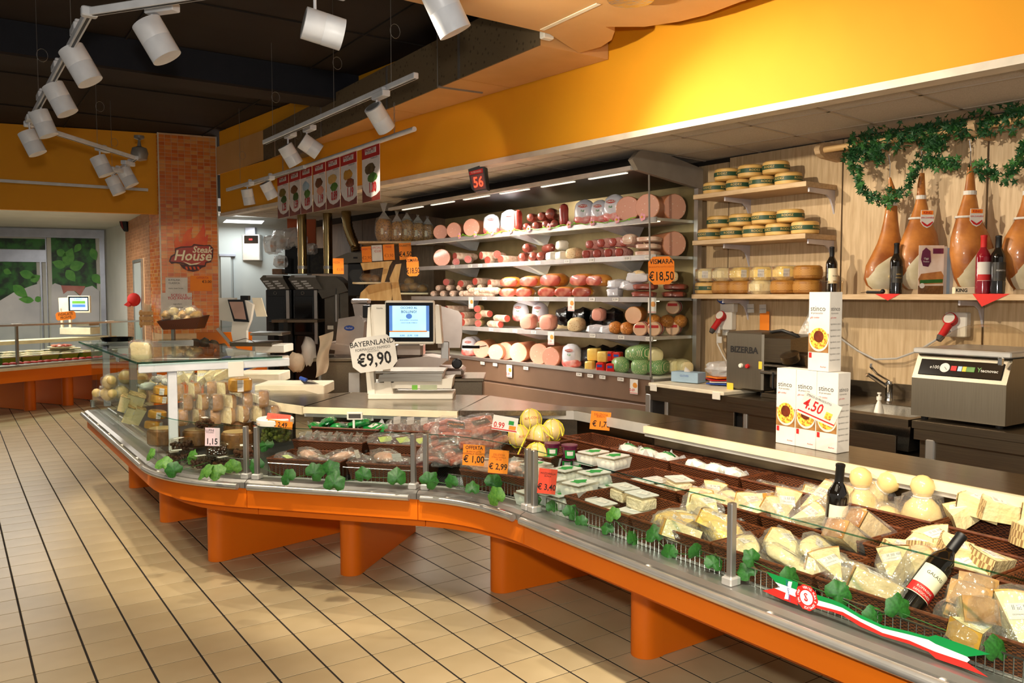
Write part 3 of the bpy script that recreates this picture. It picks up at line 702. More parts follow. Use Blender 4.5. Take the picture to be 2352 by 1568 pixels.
def k_scamorza():
    t = T('scamorza', '-', 'cheese')
    MB().lathe([(.0, 0), (.04, .004), (.062, .03), (.066, .055), (.055, .085), (.035, .105), (.026, .115), (.034, .128), (.04, .15), (.034, .172), (.016, .186), (0, .19)], 16).build('cheese', 'prov', t, smooth=True)
    MB().tube([(.028*math.cos(a), .028*math.sin(a), .115) for a in [2*PI*i/10 for i in range(10)]], .004, 6, closed=True).build('string', 'white_paper', t)
    film(t, (0, 0, .06), (.075, .075, .075), 5, .25); return t
def k_sausages():
    t = T('sausage_pack', '-', 'sausages'); rnd = random.Random(4)
    for i in range(5):
        y = -.06+.03*i; z = .018+(i % 2)*.014
        MB().tube([(-.09, y, z), (-.085, y, z), (-.04, y+.01, z+.008), (.03, y-.006, z+.006), (.08, y+.004, z), (.088, y+.004, z)], [.002, .015, .017, .017, .015, .002], 8).build('sausage', 'sausage', t, smooth=True)
    MB().cbox((0, 0, .055), (.09, .06, .002), .0008).build('brand_label', 'label_black', t); text('SALSICCIA', .017, 'orange_paper', t, (0, 0, .0575))
    film(t, (0, 0, .028), (.125, .095, .042), 9, .25); return t
def k_sausage_big():
    t = T('salami_pack', '-', 'salami')
    for i in range(3):
        y = -.045+.045*i
        MB().tube([(-.10, y, .03), (-.095, y, .03), (-.05, y, .034), (.05, y, .034), (.095, y, .03), (.10, y, .03)], [.004, .02, .024, .024, .02, .004], 10).build('salami', 'sausage_pink', t, smooth=True)
    MB().cbox((0, 0, .061), (.10, .04, .002), .0008).build('brand_label', 'label_black', t); text('SALAMI', .016, 'white_paper', t, (0, 0, .0635))
    film(t, (0, 0, .034), (.125, .085, .042), 11, .22); return t
def k_speck():
    t = T('cured_meat_pack', '-', 'meat'); 
    for i in range(3): MB().ball((-.03+.03*i, 0, .016), (.035, .05, .018), 10, 6, nz=.2, seed=i).build('meat', 'salami_dark', t, smooth=True)
    sticker(t, .05, .045, TR(.0, .045, .05, rx=.9), 'white_paper', False); film(t, (0, 0, .024), (.085, .075, .034), 21, .25); return t
def k_smallsalami():
    t = T('snack_salami_pack', '-', 'salami')
    MB().tube([(.055*math.cos(a), .04*math.sin(a), .02) for a in [PI*1.7*i/10 for i in range(11)]], .014, 8).build('salami', 'salami_dark', t, smooth=True)
    MB().cbox((0, 0, .036), (.075, .045, .0015), .0005).build('brand_label', 'label_lime', t); film(t, (0, 0, .022), (.095, .07, .03), 23, .3); return t
def k_ham_pack():
    t = T('ham_pack', '-', 'ham'); MB().ball((0, 0, .035), (.09, .06, .035), 14, 8, nz=.25, seed=8).build('meat', 'meat_pale', t, smooth=True)
    sticker(t, .05, .035, TR(0, 0, .072, rx=-.2)); film(t, (0, 0, .036), (.115, .08, .048), 27, .28); return t
def k_olives(m='olive_dark'):
    t = T('olive_tub', '-', 'tub'); rnd = random.Random(5); x, y, h = .155, .115, .055
    vs = [(math.cos(2*PI*i/16)*x/2*.9, math.sin(2*PI*i/16)*y/2*.9, 0) for i in range(16)]+[(math.cos(2*PI*i/16)*x/2, math.sin(2*PI*i/16)*y/2, h) for i in range(16)]
    MB().add(vs, [tuple(range(15, -1, -1))]+[(i, (i+1) % 16, 16+(i+1) % 16, 16+i) for i in range(16)]).build('tub', 'acrylic', t, smooth=True)
    o = MB()
    for i in range(60):
        a = rnd.random()*2*PI; r = math.sqrt(rnd.random())*.92; z = .01+rnd.random()*.035
        o.ball((r*math.cos(a)*x/2*.88, r*math.sin(a)*y/2*.88, z), .0095, 6, 4)
    q = o.build('olives', m, t, smooth=True); q['kind'] = 'stuff'
    MB().lathe([(x/2*1.02, h), (x/2*1.02, h+.006), (x/2*.9, h+.012), (0, h+.014)], 16, sy=y/x).build('lid', 'acrylic', t, smooth=True)
    sticker(t, .055, .03, TR(-.02, 0, h+.0155, rz=.2)); return t
def k_yogurt():
    t = T('dessert_cup', '-', 'cup'); MB().lathe([(.026, 0), (.034, .06), (.037, .062), (.037, .066)], 14).build('cup', 'purple', t, smooth=True)
    MB().lathe([(.0365, .0662), (.0365, .068)], 14).build('lid', 'purple', t)
    f = MB().sheet(lambda u, v: ((.0315+v*.0035)*math.cos(-PI/2-.7+1.4*u), (.0315+v*.0035)*math.sin(-PI/2-.7+1.4*u), .012+.036*v), 6, 2).build('label_panel', 'ink_green', t)
    f = MB().sheet(lambda u, v: ((.033+v*.002)*math.cos(-PI/2-.4+.8*u), (.033+v*.002)*math.sin(-PI/2-.4+.8*u), .025+.018*v), 6, 2).build('label_panel', 'white_paper', t); return t
def k_provolone():
    t = T('provolone_ball', '-', 'cheese'); MB().lathe([(0, 0), (.03, .003), (.055, .025), (.062, .055), (.055, .088), (.035, .11), (.014, .12), (0, .122)], 16).build('cheese', 'prov', t, smooth=True)
    for k in range(4):
        a = k*PI/4
        MB().tube([(r*math.cos(a), r*math.sin(a), z) for r, z in ((-.012, .124), (-.037, .112), (-.057, .089), (-.0645, .055), (-.057, .025), (-.03, .0), (.03, .0), (.057, .025), (.0645, .055), (.057, .089), (.037, .112), (.012, .124))], .0022, 5).build('string', 'yellow_string', t)
    for z, r in ((.055, .0635),):
        for j in range(2):
            tx = text('AURICCHIO', .017, 'ink_red', t, (0, 0, 0)); me = tx.data
            for v in me.vertices:
                u = v.co.x*.017; w = v.co.y*.017; a = -PI/2-.5+u/.063+j*2.3; zz = z+w; rr = .0655*math.sqrt(max(.2, 1-((zz-.055)/.075)**2)); v.co = (rr*math.cos(a), rr*math.sin(a), zz)
            tx.scale = (1, 1, 1)
    return t
def k_half(m='rind_brown', s=1, lab=False):
    def f():
        t = T('pecorino_half', '-', 'cheese'); r, h = .085, .095; n = 10; prof = [(r-.012, 0), (r, .012), (r+.003, h/2), (r, h-.012), (r-.012, h)]
        vs = []; 
        for i in range(n+1):
            a = -PI/2+PI*i/n
            for rr, z in prof: vs.append((rr*math.cos(a), rr*math.sin(a), z))
        k = len(prof); fs = [(i*k+q, (i+1)*k+q, (i+1)*k+q+1, i*k+q+1) for i in range(n) for q in range(k-1)]
        MB().add(vs, fs+[tuple(i*k+k-1 for i in range(n+1)), tuple(i*k for i in range(n, -1, -1))]).build('rind', m, t, smooth=True)
        MB().add([(.001, vs[q][1], vs[q][2]) for q in range(k)]+[(.001, vs[n*k+q][1], vs[n*k+q][2]) for q in range(k-1, -1, -1)], [tuple(range(2*k))]).build('cut_face', 'ch_pale', t)
        film(t, (.035, 0, h/2), (.07, .098, h*.56), 31, .1, .6); return t
    return f
def k_wheel(m='rind_dark', r=.15, h=.10):
    def f():
        t = T('pecorino_cheese', '-', 'cheese'); MB().lathe([(r-.02, 0), (r-.003, .012), (r, h*.5), (r-.003, h-.012), (r-.02, h)], 24).build('rind', m, t, smooth=True)
        MB().lathe([(r-.022, h+.0005), (r*.5, h+.0015), (0, h+.002)], 24).build('top_face', 'rind_basket' if m == 'rind_dark' else m, t); return t
    return f
BUILD = {
    'yellow_block': lambda: k_block('ch_yellow', 'yellow_cheese_block', 'cheese', (.17, .12, .075), 3, nz=.05, e=.4),
    'yellow_wedge': lambda: k_wedge('ch_yellow', 'rind_gold', 'yellow_cheese_wedge', 'cheese', .15, .75, .05, 4),
    'pale_slice': lambda: k_block('ch_pale', 'provolone_slice', 'cheese', (.16, .10, .05), 5, nz=.1, e=.7),
    'pale_wedge': lambda: k_wedge('ch_pale', 'rind_gold', 'pale_cheese_wedge', 'cheese', .15, .7, .06, 6),
    'grana_wedge': lambda: k_wedge('ch_grana', 'rind_brown', 'hard_cheese_wedge', 'cheese', .17, .6, .065, 7),
    'pec_wedge': lambda: k_wedge('ch_pale', 'rind_basket', 'sheep_cheese_wedge', 'cheese', .14, .9, .065, 8, wrap=False),
    'ricotta_tub': lambda: k_tub('ricotta', 'grated_cheese_tub', 'tub', (.13, .10, .055)),
    'moz_tub': lambda: k_tub('moz', 'mozzarella_tub', 'tub', (.14, .11, .05), balls=True, leaf=True),
    'moz_bag': lambda: k_bag('moz', 'mozzarella_bag', 'bag', (.15, .11, .07), 12),
    'green_pack': lambda: k_bag('white_paper', 'green_cheese_pack', 'pack', (.16, .11, .07), 13, None, 'green_print'),
    'green_bag': lambda: k_bag('green_print', 'green_foil_pack', 'pack', (.17, .12, .06), 14, 'white_paper'),
    'scamorza': k_scamorza, 'sausages': k_sausages, 'bigsalami': k_sausage_big, 'speck': k_speck, 'snack': k_smallsalami, 'hampack': k_ham_pack,
    'olives': k_olives, 'yogurt': k_yogurt, 'provolone': k_provolone, 'half': k_half('rind_brown'), 'half_dark': k_half('rind_dark'),
    'wheel_dark': k_wheel(), 'wheel_gold': k_wheel('rind_gold', .10, .09),
}
# ------------------------------------------------------------------ wicker baskets
def basket(label, x0, x1, y0, y1, z, h, rz=0, c=None):
    w, l = x1-x0, y1-y0; loc = c if c else ((x0+x1)/2, (y0+y1)/2, z)
    t = T('wicker_basket', label, 'basket', loc, rz, 'wicker baskets on the counter deck')
    def ring(s, zz): return [(sx*w/2*s-(.015 if 0 else 0), sy*l/2*s, zz) for sx, sy in ((-1, -1), (1, -1), (1, 1), (-1, 1))]
    o, i = ring(.90, 0)+ring(1, h), ring(.86, .006)+ring(.965, h)
    for q, nm in ((0, 'end_wall'), (1, 'side_wall'), (2, 'end_wall'), (3, 'side_wall')):
        r = (q+1) % 4
        vs = [o[q], o[r], o[4+r], o[4+q], i[q], i[r], i[4+r], i[4+q]]
        MB().add(vs, [(0, 1, 2, 3), (5, 4, 7, 6), (3, 2, 6, 7), (0, 4, 5, 1)]).build(nm, 'wicker', t)
    MB().box((0, 0, .004), (w*.9, l*.9, .006)).build('base', 'wicker', t)
    MB().tube([(a*.99, b*.99, h) for a, b, _ in ring(1, h)], .006, 6, closed=True).build('rim', 'wicker_rim', t)
    return t
FR = [('%s wicker basket of the front row, holding %s' % (a, b)) for a, b in (('leftmost', 'tubs of grated cheese'), ('second', 'bagged yellow cheese'), ('third', 'bagged provolone slices'), ('fourth', 'hard cheese wedges and a bottle'), ('fifth', 'tall white cheese wedges'), ('sixth', 'cheese at the right edge'))]
MR = [('%s wicker basket of the middle row, holding %s' % (a, b)) for a, b in (('leftmost', 'tubs of grated cheese'), ('second', 'bagged cheese slices'), ('third', 'mixed wedges and an upright bottle'), ('fourth', 'labelled cheese wedges'), ('fifth', 'cheese at the right edge'))]
BR = [('%s wicker basket of the back row, holding %s' % (a, b)) for a, b in (('leftmost', 'a few small packs'), ('second', 'green and white packs'), ('third', 'white mozzarella bags'), ('fourth', 'a single film bag'), ('fifth', 'gourd shaped scamorza'), ('sixth', 'labelled sheep cheese wedges'))]
for i in range(6): basket(FR[i], 2.14, 2.44, 2.745-.41*(i+1)+.006, 2.745-.41*i-.006, .632, .09)
for i in range(5): basket(MR[i], 2.475, 2.745, 2.835-.42*(i+1)+.006, 2.835-.42*i-.006, .655, .10)
for i in range(6): basket(BR[i], 2.775, 3.0, 3.60-.42*(i+1)+.006, 3.60-.42*i-.006, .665, .125)
rnd = random.Random(11)
def fill(spec, cx, cy, z, dx, dy, where, tilt=.35):
    n = len(spec)
    for i, (kind, txt) in enumerate(spec):
        fx = ((i % 2)-.5)*dx if n > 2 else 0; fy = (.5-(i+.5)/n)*dy
        put(kind, txt+' '+where, (cx+fx+rnd.uniform(-.01, .01), cy+fy, z+(.018 if i % 2 else 0)+rnd.uniform(0, .012)), rot=(rnd.uniform(-tilt, tilt), rnd.uniform(-tilt, tilt*.4), rnd.uniform(0, 6.28)))
def F(i): return 2.745-.41*(i+.5)
def Mi(i): return 2.835-.42*(i+.5)
def Bk(i): return 3.60-.42*(i+.5)
# front row
for i, (x, y, z, a) in enumerate(((2.24, F(0)+.08, .645, 1.5), (2.26, F(0)-.10, .645, 1.7), (2.35, F(0)+.06, .70, 1.4), (2.30, F(0)-.10, .708, 1.5))):
    put('ricotta_tub', '%s tub of grated cheese in the leftmost front basket' % ('lower left', 'lower right', 'upper left', 'upper right')[i], (x, y, z), a, group='grated cheese tubs')
put('yellow_block', 'large deep yellow cheese block with rounded end in the second front basket', (2.235, F(1)+.09, .665), rot=(.35, .1, .4))
put('yellow_wedge', 'yellow cheese wedge pointing up at the right of the second front basket', (2.30, F(1)-.17, .70), rot=(.2, -.35, 1.9))
for i, (x, y, z, a) in enumerate(((2.36, F(1)+.11, .70, .3), (2.37, F(1)-.02, .70, 1.2), (2.22, F(1)-.07, .66, 2.3), (2.25, F(1)-.15, .665, .9))):
    put('pale_wedge', '%s pale wedge bagged among the yellow cheese in the second front basket' % ('back left', 'back right', 'front middle', 'front right')[i], (x, y, z), rot=(rnd.uniform(-.3, .3), -.3, a))
for i, (x, y, z, a) in enumerate(((2.22, F(2)+.13, .66, 1.2), (2.34, F(2)+.10, .69, .6), (2.26, F(2)+.0, .68, 1.4), (2.36, F(2)-.04, .71, .3), (2.23, F(2)-.10, .665, .9), (2.34, F(2)-.15, .67, 2.0))):
    put('pale_slice', '%s bagged provolone slice of six in the third front basket' % ORD[i], (x, y, z), rot=(.5, rnd.uniform(-.2, .2), a))
for i, (x, y, z, a) in enumerate(((2.20, F(3)+.14, .66, 1.0), (2.37, F(3)+.12, .68, -.6), (2.30, F(3)+.04, .68, .5), (2.24, F(3)-.02, .665, 2.0))):
    put('grana_wedge', '%s hard cheese wedge left of the lying wine bottle' % ORD[i], (x, y, z), rot=(rnd.uniform(-.3, .3), -.35, a))
for i, (x, y, z, a) in enumerate(((2.40, F(3)-.10, .67, -2.4), (2.30, F(3)-.155, .68, -2.6), (2.22, F(3)-.15, .66, -2.0))):
    put('grana_wedge', '%s hard cheese wedge right of the lying wine bottle' % ORD[i], (x, y, z), rot=(-.2, -.5, a))
for i, (x, y, z, a) in enumerate(((2.22, F(4)+.08, .66, .6), (2.30, F(4)+.0, .67, 1.1), (2.38, F(4)+.06, .68, -.4), (2.30, F(4)-.12, .66, .1))):
    put('pale_wedge', '%s tall white cheese wedge in the fifth front basket' % ORD[i], (x, y, z), rot=(.1, -.9, a))
for i in range(2): put('pale_slice', '%s bagged slice in the front basket at the right edge' % ORD[i], (2.28+.06*i, F(5)+.1-.2*i, .66), .5)
xr = random.Random(5)
for nm, cy_, cx_, z_, kinds in (('second front', F(1), 2.29, .672, ('pale_slice', 'yellow_wedge', 'yellow_block')), ('third front', F(2), 2.29, .675, ('pale_slice', 'pale_wedge', 'pale_slice')), ('fourth front', F(3), 2.30, .668, ('grana_wedge', 'pale_wedge', 'grana_wedge')), ('fifth front', F(4), 2.30, .67, ('pale_wedge', 'grana_wedge', 'pale_wedge')),
                                ('second middle', Mi(1), 2.61, .70, ('pale_slice', 'pale_wedge', 'pale_slice')), ('third middle', Mi(2), 2.61, .695, ('pale_wedge', 'grana_wedge', 'pale_wedge')), ('fourth middle', Mi(3), 2.61, .70, ('pec_wedge', 'pec_wedge', 'pale_wedge')), ('fourth back', Bk(3), 2.87, .70, ('pale_slice', 'pale_slice', 'pale_wedge'))):
    for i, k in enumerate(kinds):
        if i == 1 and nm in ('third middle', 'fourth front'): continue
        put(k, '%s loose cheese piece filling the %s basket' % (('left', 'central', 'right')[i], nm), (cx_+xr.uniform(-.07, .07), cy_+(.13, .0, -.13)[i]+xr.uniform(-.02, .02), z_+xr.uniform(0, .015)), rot=(xr.uniform(-.4, .4), xr.uniform(-.5, 0), xr.uniform(0, 6.2)), scale=.9)
# middle row
for i, (x, y, z, a) in enumerate(((2.56, Mi(0)+.11, .668, 1.5), (2.58, Mi(0)-.05, .668, 1.6), (2.65, Mi(0)-.14, .668, 1.4), (2.57, Mi(0)-.13, .725, 1.2), (2.66, Mi(0)+.09, .668, 1.5))):
    put('ricotta_tub', '%s tub of grated cheese in the leftmost middle basket' % ORD[i], (x, y, z), a, group='grated cheese tubs')
for i, (x, y, z, a) in enumerate(((2.56, Mi(1)+.12, .685, .5), (2.64, Mi(1)+.05, .70, 1.5), (2.57, Mi(1)-.02, .69, 2.2), (2.65, Mi(1)-.08, .70, .2), (2.56, Mi(1)-.13, .685, 1.0))):
    put('pale_slice' if i % 2 else 'pale_wedge', '%s of five bagged cheeses in the second middle basket' % ORD[i], (x, y, z), rot=(rnd.uniform(-.3, .3), -.3, a))
for i, (x, y, z, a) in enumerate(((2.54, Mi(2)+.16, .69, .5), (2.66, Mi(2)+.14, .72, -.5), (2.52, Mi(2)+.14, .68, 1.0), (2.70, Mi(2)+.06, .71, .4), (2.53, Mi(2)-.19, .68, 2.8), (2.66, Mi(2)-.19, .69, 2.6))):
    put('grana_wedge' if i != 2 else 'pale_wedge', '%s bagged cheese around the upright wine bottle' % ORD[i], (x, y, z), rot=(.2, -.6, a))
for i, (x, y, z, a) in enumerate(((2.55, Mi(3)+.13, .68, -.4), (2.60, Mi(3)+.05, .69, -.2), (2.66, Mi(3)+.02, .70, .9), (2.56, Mi(3)-.05, .69, .5), (2.63, Mi(3)-.10, .72, 2.2), (2.68, Mi(3)-.16, .70, 2.7), (2.55, Mi(3)-.15, .68, 1.3))):
    put('pec_wedge', '%s labelled cheese wedge in the fourth middle basket' % ORD[i], (x, y, z), rot=(rnd.uniform(-.25, .25), -.25, a))
for i in range(3): put('pec_wedge', '%s labelled wedge in the middle basket at the right edge' % ORD[i], (2.55+.05*i, Mi(4)+.12-.1*i, .69), rot=(.1, -.3, 1.1*i))
# back row
for i, (x, y) in enumerate(((2.85, Bk(0)+.06), (2.87, Bk(0)-.10))): put('snack', '%s small clear pack in the leftmost back basket' % ('left', 'right')[i], (x, y, .69), 1.2*i)
for i, (y, a) in enumerate(((.14, .6), (.0, 1.0), (-.13, .3))): put('green_pack', '%s green and white pack in the second back basket' % ('left', 'middle', 'right')[i], (2.86, Bk(1)+y+.03, .74), rot=(.3, .1, a))
for i, (y, a) in enumerate(((.13, .9), (.01, 1.3), (-.10, .5))): put('moz_bag', '%s white mozzarella bag in the third back basket' % ('left', 'middle', 'right')[i], (2.86, Bk(2)+y, .735), rot=(.35, .15, a))
put('pale_slice', 'bagged slice left of the film bag in the fourth back basket', (2.84, Bk(3)+.06, .72), rot=(.3, 0, .6)); put('pale_slice', 'bagged slice standing in the fourth back basket', (2.86, Bk(3)-.08, .73), rot=(.4, .2, 1.2))
for i, (x, y, z, rx, ry) in enumerate(((2.86, .12, .75, 0, .0), (2.92, .16, .78, .5, -.6), (2.84, .0, .74, 1.4, .3), (2.90, -.10, .755, 0, 0), (2.95, .03, .73, 1.2, -.4))):
    put('scamorza', '%s scamorza' % ('front left upright', 'back left leaning', 'lying middle', 'round headed right upright', 'hidden back')[i]+' in the fifth back basket', (x, Bk(4)+y, z-.03), rot=(rx, ry, i), scale=1.05)
for i, (x, y, z, a) in enumerate(((2.83, .15, .76, .3), (2.90, .06, .80, 1.2), (2.95, .0, .80, 2.0), (2.84, -.02, .77, -.5), (2.90, -.13, .80, .9), (2.83, -.16, .77, 2.4))):
    put('pec_wedge', '%s labelled sheep cheese wedge in the sixth back basket' % ORD[i], (x, Bk(5)+y, z), rot=(rnd.uniform(-.3, .3), -.2, a))
# ------------------------------------------------------------------ wine bottles
for nm, c in (('bottle_dark', '14100c'), ('bottle_rose', '8a1524')): mat(nm, c, .06, spec=.8, coat=.5)
mat('cream_label', 'efe3c4', .6, col2='e7d9b6', scale=6)
def bottle(label, loc, rot, glass='bottle_dark', capm='black', lab='cream_label', lines=(), s=1, band=None):
    t = T('wine_bottle', label, 'bottle', loc, rot=rot, group='wine bottles'); t.scale = (s,)*3
    MB().lathe([(.030, 0), (.037, .004), (.037, .195), (.034, .213), (.022, .235), (.015, .25), (.0142, .30), (.016, .302), (.016, .306)], 20).build('glass', glass, t, smooth=True)
    MB().lathe([(.0158, .245), (.0153, .30), (.0168, .303), (.0168, .311), (.012, .314), (0, .315)], 16).build('capsule', capm, t, smooth=True)
    f = MB().sheet(lambda u, v: (.0378*math.cos(-PI/2-1.25+2.5*u), .0378*math.sin(-PI/2-1.25+2.5*u), .07+.10*v), 12, 1).build('label_paper', lab, t, smooth=True)
    if band: MB().sheet(lambda u, v: (.0381*math.cos(-PI/2-1.25+2.5*u), .0381*math.sin(-PI/2-1.25+2.5*u), .072+.032*v), 12, 1).build('label_band', band, f, smooth=True)
    for s_, sz, z, m in lines:
        tx = text(s_, sz, m, f, (0, 0, 0)); me = tx.data
        for v in me.vertices: a = -PI/2+v.co.x*sz/.0385; v.co = (.0385*math.cos(a), .0385*math.sin(a), z+v.co.y*sz)
        tx.scale = (1, 1, 1)
    return t
bottle('dark wine bottle standing upright among bagged cheese, cream label', (2.585, Mi(2)-.03, .668), (.05, .04, -YAW+.15), lines=(('SALICE', .013, .125, 'ink_grey'), ('SALENTINO', .013, .108, 'ink_grey')))
bb = bottle('dark wine bottle lying tilted in the front basket, red banded label', (2.21, F(3)-.03, .665), (0, 0, 0), band='ink_red', lines=(('GALASSI', .014, .145, 'ink'), ('ROMAGNA', .010, .093, 'white_paper'), ('SANGIOVESE', .010, .080, 'white_paper')))
ax = (Vector((2.42, F(3)-.075, .855))-Vector((2.21, F(3)-.03, .665))).normalized(); fr = Vector((-.5, -.75, .45)); fr = (fr-ax*fr.dot(ax)).normalized()   # label faces the aisle
frame(bb, fr.cross(ax)*-1, -fr, ax)
MB().lathe([(.0385, .135), (.0387, .160)], 12, TR()).add([], []) if 0 else None
# ------------------------------------------------------------------ camera-facing local frames for upright things
class LF:   # pixel rectangle -> boxes in a frame that stands at pixel (px,py), 'dist' metres from the camera, turned by rz
    def __init__(s, px, py, dist, rz=None): s.o = PD(px, py, dist); s.px, s.py = px, py; s.k = dist/FPX; s.rz = -YAW if rz is None else rz
    def x(s, px): return (px-s.px)*s.k
    def z(s, py): return (s.py-py)*s.k
    def box(s, x0, y0, x1, y1, d0, d1, name, m, parent, r=.004, smooth=False):
        return MB().cbox(((s.x(x0)+s.x(x1))/2, (d0+d1)/2, (s.z(y0)+s.z(y1))/2), (abs(s.x(x1)-s.x(x0)), d1-d0, abs(s.z(y0)-s.z(y1))), r).build(name, m, parent, smooth)
    def poly(s, pts, d0, d1, name, m, parent, smooth=False):   # extruded pixel outline
        M = Matrix.Rotation(PI/2, 4, 'X'); return MB().prism([(s.x(a), s.z(b)) for a, b in pts], -d1, -d0, M).build(name, m, parent, smooth)
    def text(s, t, px, py, hpx, m, parent, d, bold=0, sx=1, roll=0, shear=0): return text(t, hpx*s.k, m, parent, (s.x(px), d, s.z(py)), (PI/2, -roll, 0), bold, shear, sx)
    def thing(s, name, label, cat, group=None): return T(name, label, cat, s.o, s.rz, group)
def card(name, label, cat, px, py, dist, w, h, m, lines, roll=0, yaw=None, lean=0, cut=0, group=None, bend=0, th=.0015):
    f = LF(px, py, dist, yaw); t = T(name, label, cat, f.o, group=group); t.rotation_euler = Euler((lean, -roll, 0)).to_matrix().to_4x4().to_euler(); 
    t.matrix_world = Matrix.Translation(f.o) @ Matrix.Rotation(f.rz, 4, 'Z') @ Euler((lean, -roll, 0)).to_matrix().to_4x4()
    k = f.k; W, H_ = w*k/2, h*k/2; c = cut*k
    pts = [(-W+c, -H_), (W-c, -H_), (W, -H_+c), (W, H_-c), (W-c, H_), (-W+c, H_), (-W, H_-c), (-W, -H_+c)] if cut else [(-W, -H_), (W, -H_), (W, H_), (-W, H_)]
    MB().prism(pts, -th/2, th/2, Matrix.Rotation(PI/2, 4, 'X')).build('sheet', m, t)
    for tx, x, y, s_, mm, b in lines:
        if tx == '#': MB().box((x[0]*k, -th/2-.0006, -y*k), (x[1]*k, .0006, s_*k)).build('printed_bar', mm, t)
        else: text(tx, s_*1.3*k, mm, t, (x*k, -th/2-.001, -y*k), (PI/2, 0, 0), b[0], sx=b[1])
    return t
def gdist(px, py, key, off=.076):   # distance at which the view ray meets a module's glass
    P_ = PATHS[key]; d_ = ray(px, py).xy; best = None
    for i in range(len(P_)-1):
        a = Vector((P_[i][0]+P_[i][2]*off, P_[i][1]+P_[i][3]*off)); b = Vector((P_[i+1][0]+P_[i+1][2]*off, P_[i+1][1]+P_[i+1][3]*off)); e = b-a
        det = d_.x*(-e.y)+d_.y*e.x
        if abs(det) < 1e-9: continue
        t = (a.x*(-e.y)+a.y*e.x)/det; s = (d_.x*a.y-d_.y*a.x)/det
        if -.2 <= s <= 1.2 and t > 0: best = t if best is None else min(best, t)
    return best or 3.6
N0 = (0, .85); BD = (.015, .82)
# ------------------------------------------------------------------ slanted and curved modules: baskets and goods
DN = Vector((.75, .66)); DA = R(41.3); D0 = Vector((1.80, 3.46)); D1 = Vector((1.19, 4.15))
def dp(f, off, z): p = D0+(D1-D0)*f+DN*off; return (p.x, p.y, z)
for i, f in enumerate((.25, .74)):
    basket('%s wicker basket of the front row under the scale, holding dark cured meats' % ('right', 'left')[i], 0, .26, 0, .42, .63, .09, DA, dp(f, .32, .632))
    basket('%s wicker basket of the middle row under the scale, holding %s' % (('right', 'lime labelled snack salami'), ('left', 'upright dark packs'))[i], 0, .22, 0, .42, .65, .10, DA, dp(f, .565, .672))
    basket('%s wicker basket of the rear row under the scale, holding %s' % (('right', 'sliced cured meat packs'), ('left', 'green foil packs'))[i], 0, .20, 0, .42, .66, .11, DA, dp(f, .775, .70))
for i in range(7):
    put('green_bag', '%s green foil pack of the heap before the scale' % ORD[i], dp(.98-.075*i, .76+.03*(i % 2), .775+.03*(i % 3 == 1)), rot=(.3*(-1)**i, .2, DA+.5*i), scale=.8)
for i in range(5): put('speck', '%s sliced cured meat pack of the rear row, right of the green packs' % ORD[i], dp(.44-.09*i, .78, .79), rot=(.75, 0, DA-.6), scale=.95)
for i in range(6): put('speck', '%s upright dark pack of the middle row, behind the vine leaf' % ORD[i], dp(.94-.07*i, .545, .74), rot=(1.1, .2*(-1)**i, DA-.3+.1*i), scale=.85)
for i in range(4): put('snack', '%s lime labelled snack salami pack in the middle row' % ORD[i], dp(.42-.11*i, .555, .755), rot=(.5, 0, DA-.8+.2*i))
for i in range(4): put('hampack' if i % 2 else 'snack', '%s bagged salami in the front left basket under the scale' % ORD[i], dp(.92-.115*i, .30+.05*(i % 2), .685), rot=(.4, .1, DA+.7*i), scale=.85)
for i in range(4): put('speck' if i != 1 else 'hampack', '%s bagged dark meat in the front right basket under the scale' % ORD[i], dp(.44-.115*i, .30+.05*(i % 2), .685), rot=(.3, .1, DA+.8*i), scale=1.0)
def cp(f, off, z): x, y, nx, ny = at(PATHS['concave'], f); return (x+nx*off, y+ny*off, z)
basket('wicker basket on the inward curve, holding pale bagged ham', 0, .27, 0, .40, .63, .09, R(24), cp(.55, .33, .632))
for i in range(3): put('hampack', '%s pale bagged ham on the inward curve' % ('left', 'middle', 'right')[i], cp(.72-.2*i, .32+.04*(i % 2), .69), rot=(.2, .1, .9*i))
basket('wicker basket on the inward curve, holding bagged sausages', 0, .30, 0, .42, .66, .10, R(24), cp(.62, .62, .665))
for i, (x, y, z, k) in enumerate(((1012, 1050, .73, 'sausages'), (1058, 1052, .73, 'bigsalami'), (1108, 1046, .73, 'sausages'), (1030, 1022, .79, 'sausages'), (1080, 1022, .79, 'bigsalami'), (1122, 1018, .78, 'bigsalami'), (1045, 995, .85, 'sausages'), (1100, 990, .85, 'bigsalami'), (1010, 1000, .82, 'bigsalami'))):
    put(k, '%s pack of the sausage heap on the inward curve' % ORD[i], PZ(x, y, z), rot=(.45, .1*(-1)**i, -.5+.5*(i % 3)))
basket('small wicker basket holding string tied provolone balls', 0, .24, 0, .28, .66, .10, R(10), (2.70, 3.62, .69))
for i, (x, y, dz) in enumerate(((1222, 965, .80), (1195, 1005, .74), (1240, 1005, .74), (1232, 1050, .70), (1272, 990, .76))):
    p = PZ(x, y+22, dz); put('provolone', '%s string tied provolone ball' % ('topmost', 'left', 'middle', 'lowest', 'right')[i], p, rot=(.2*(i-2), .15, .6*i), scale=1.0)
t = T('string_bundle', 'loose yellow strings looped above the provolone balls', 'string')
for a, b, c, d in (((1182, 957), (1200, 925), (1215, 930), (1222, 945)), ((1258, 965), (1275, 955), (1288, 980), (1292, 1000)), ((1222, 960), (1215, 990), (1200, 1020), (1190, 1042)), ((1230, 960), (1245, 985), (1262, 1000), (1270, 1006))):
    MB().tube([PZ(x, y, .84) for x, y in (a, ((a[0]+b[0])/2, (a[1]+b[1])/2), b, c, d)], .004, 5).build('string', 'yellow_string', t, smooth=True)
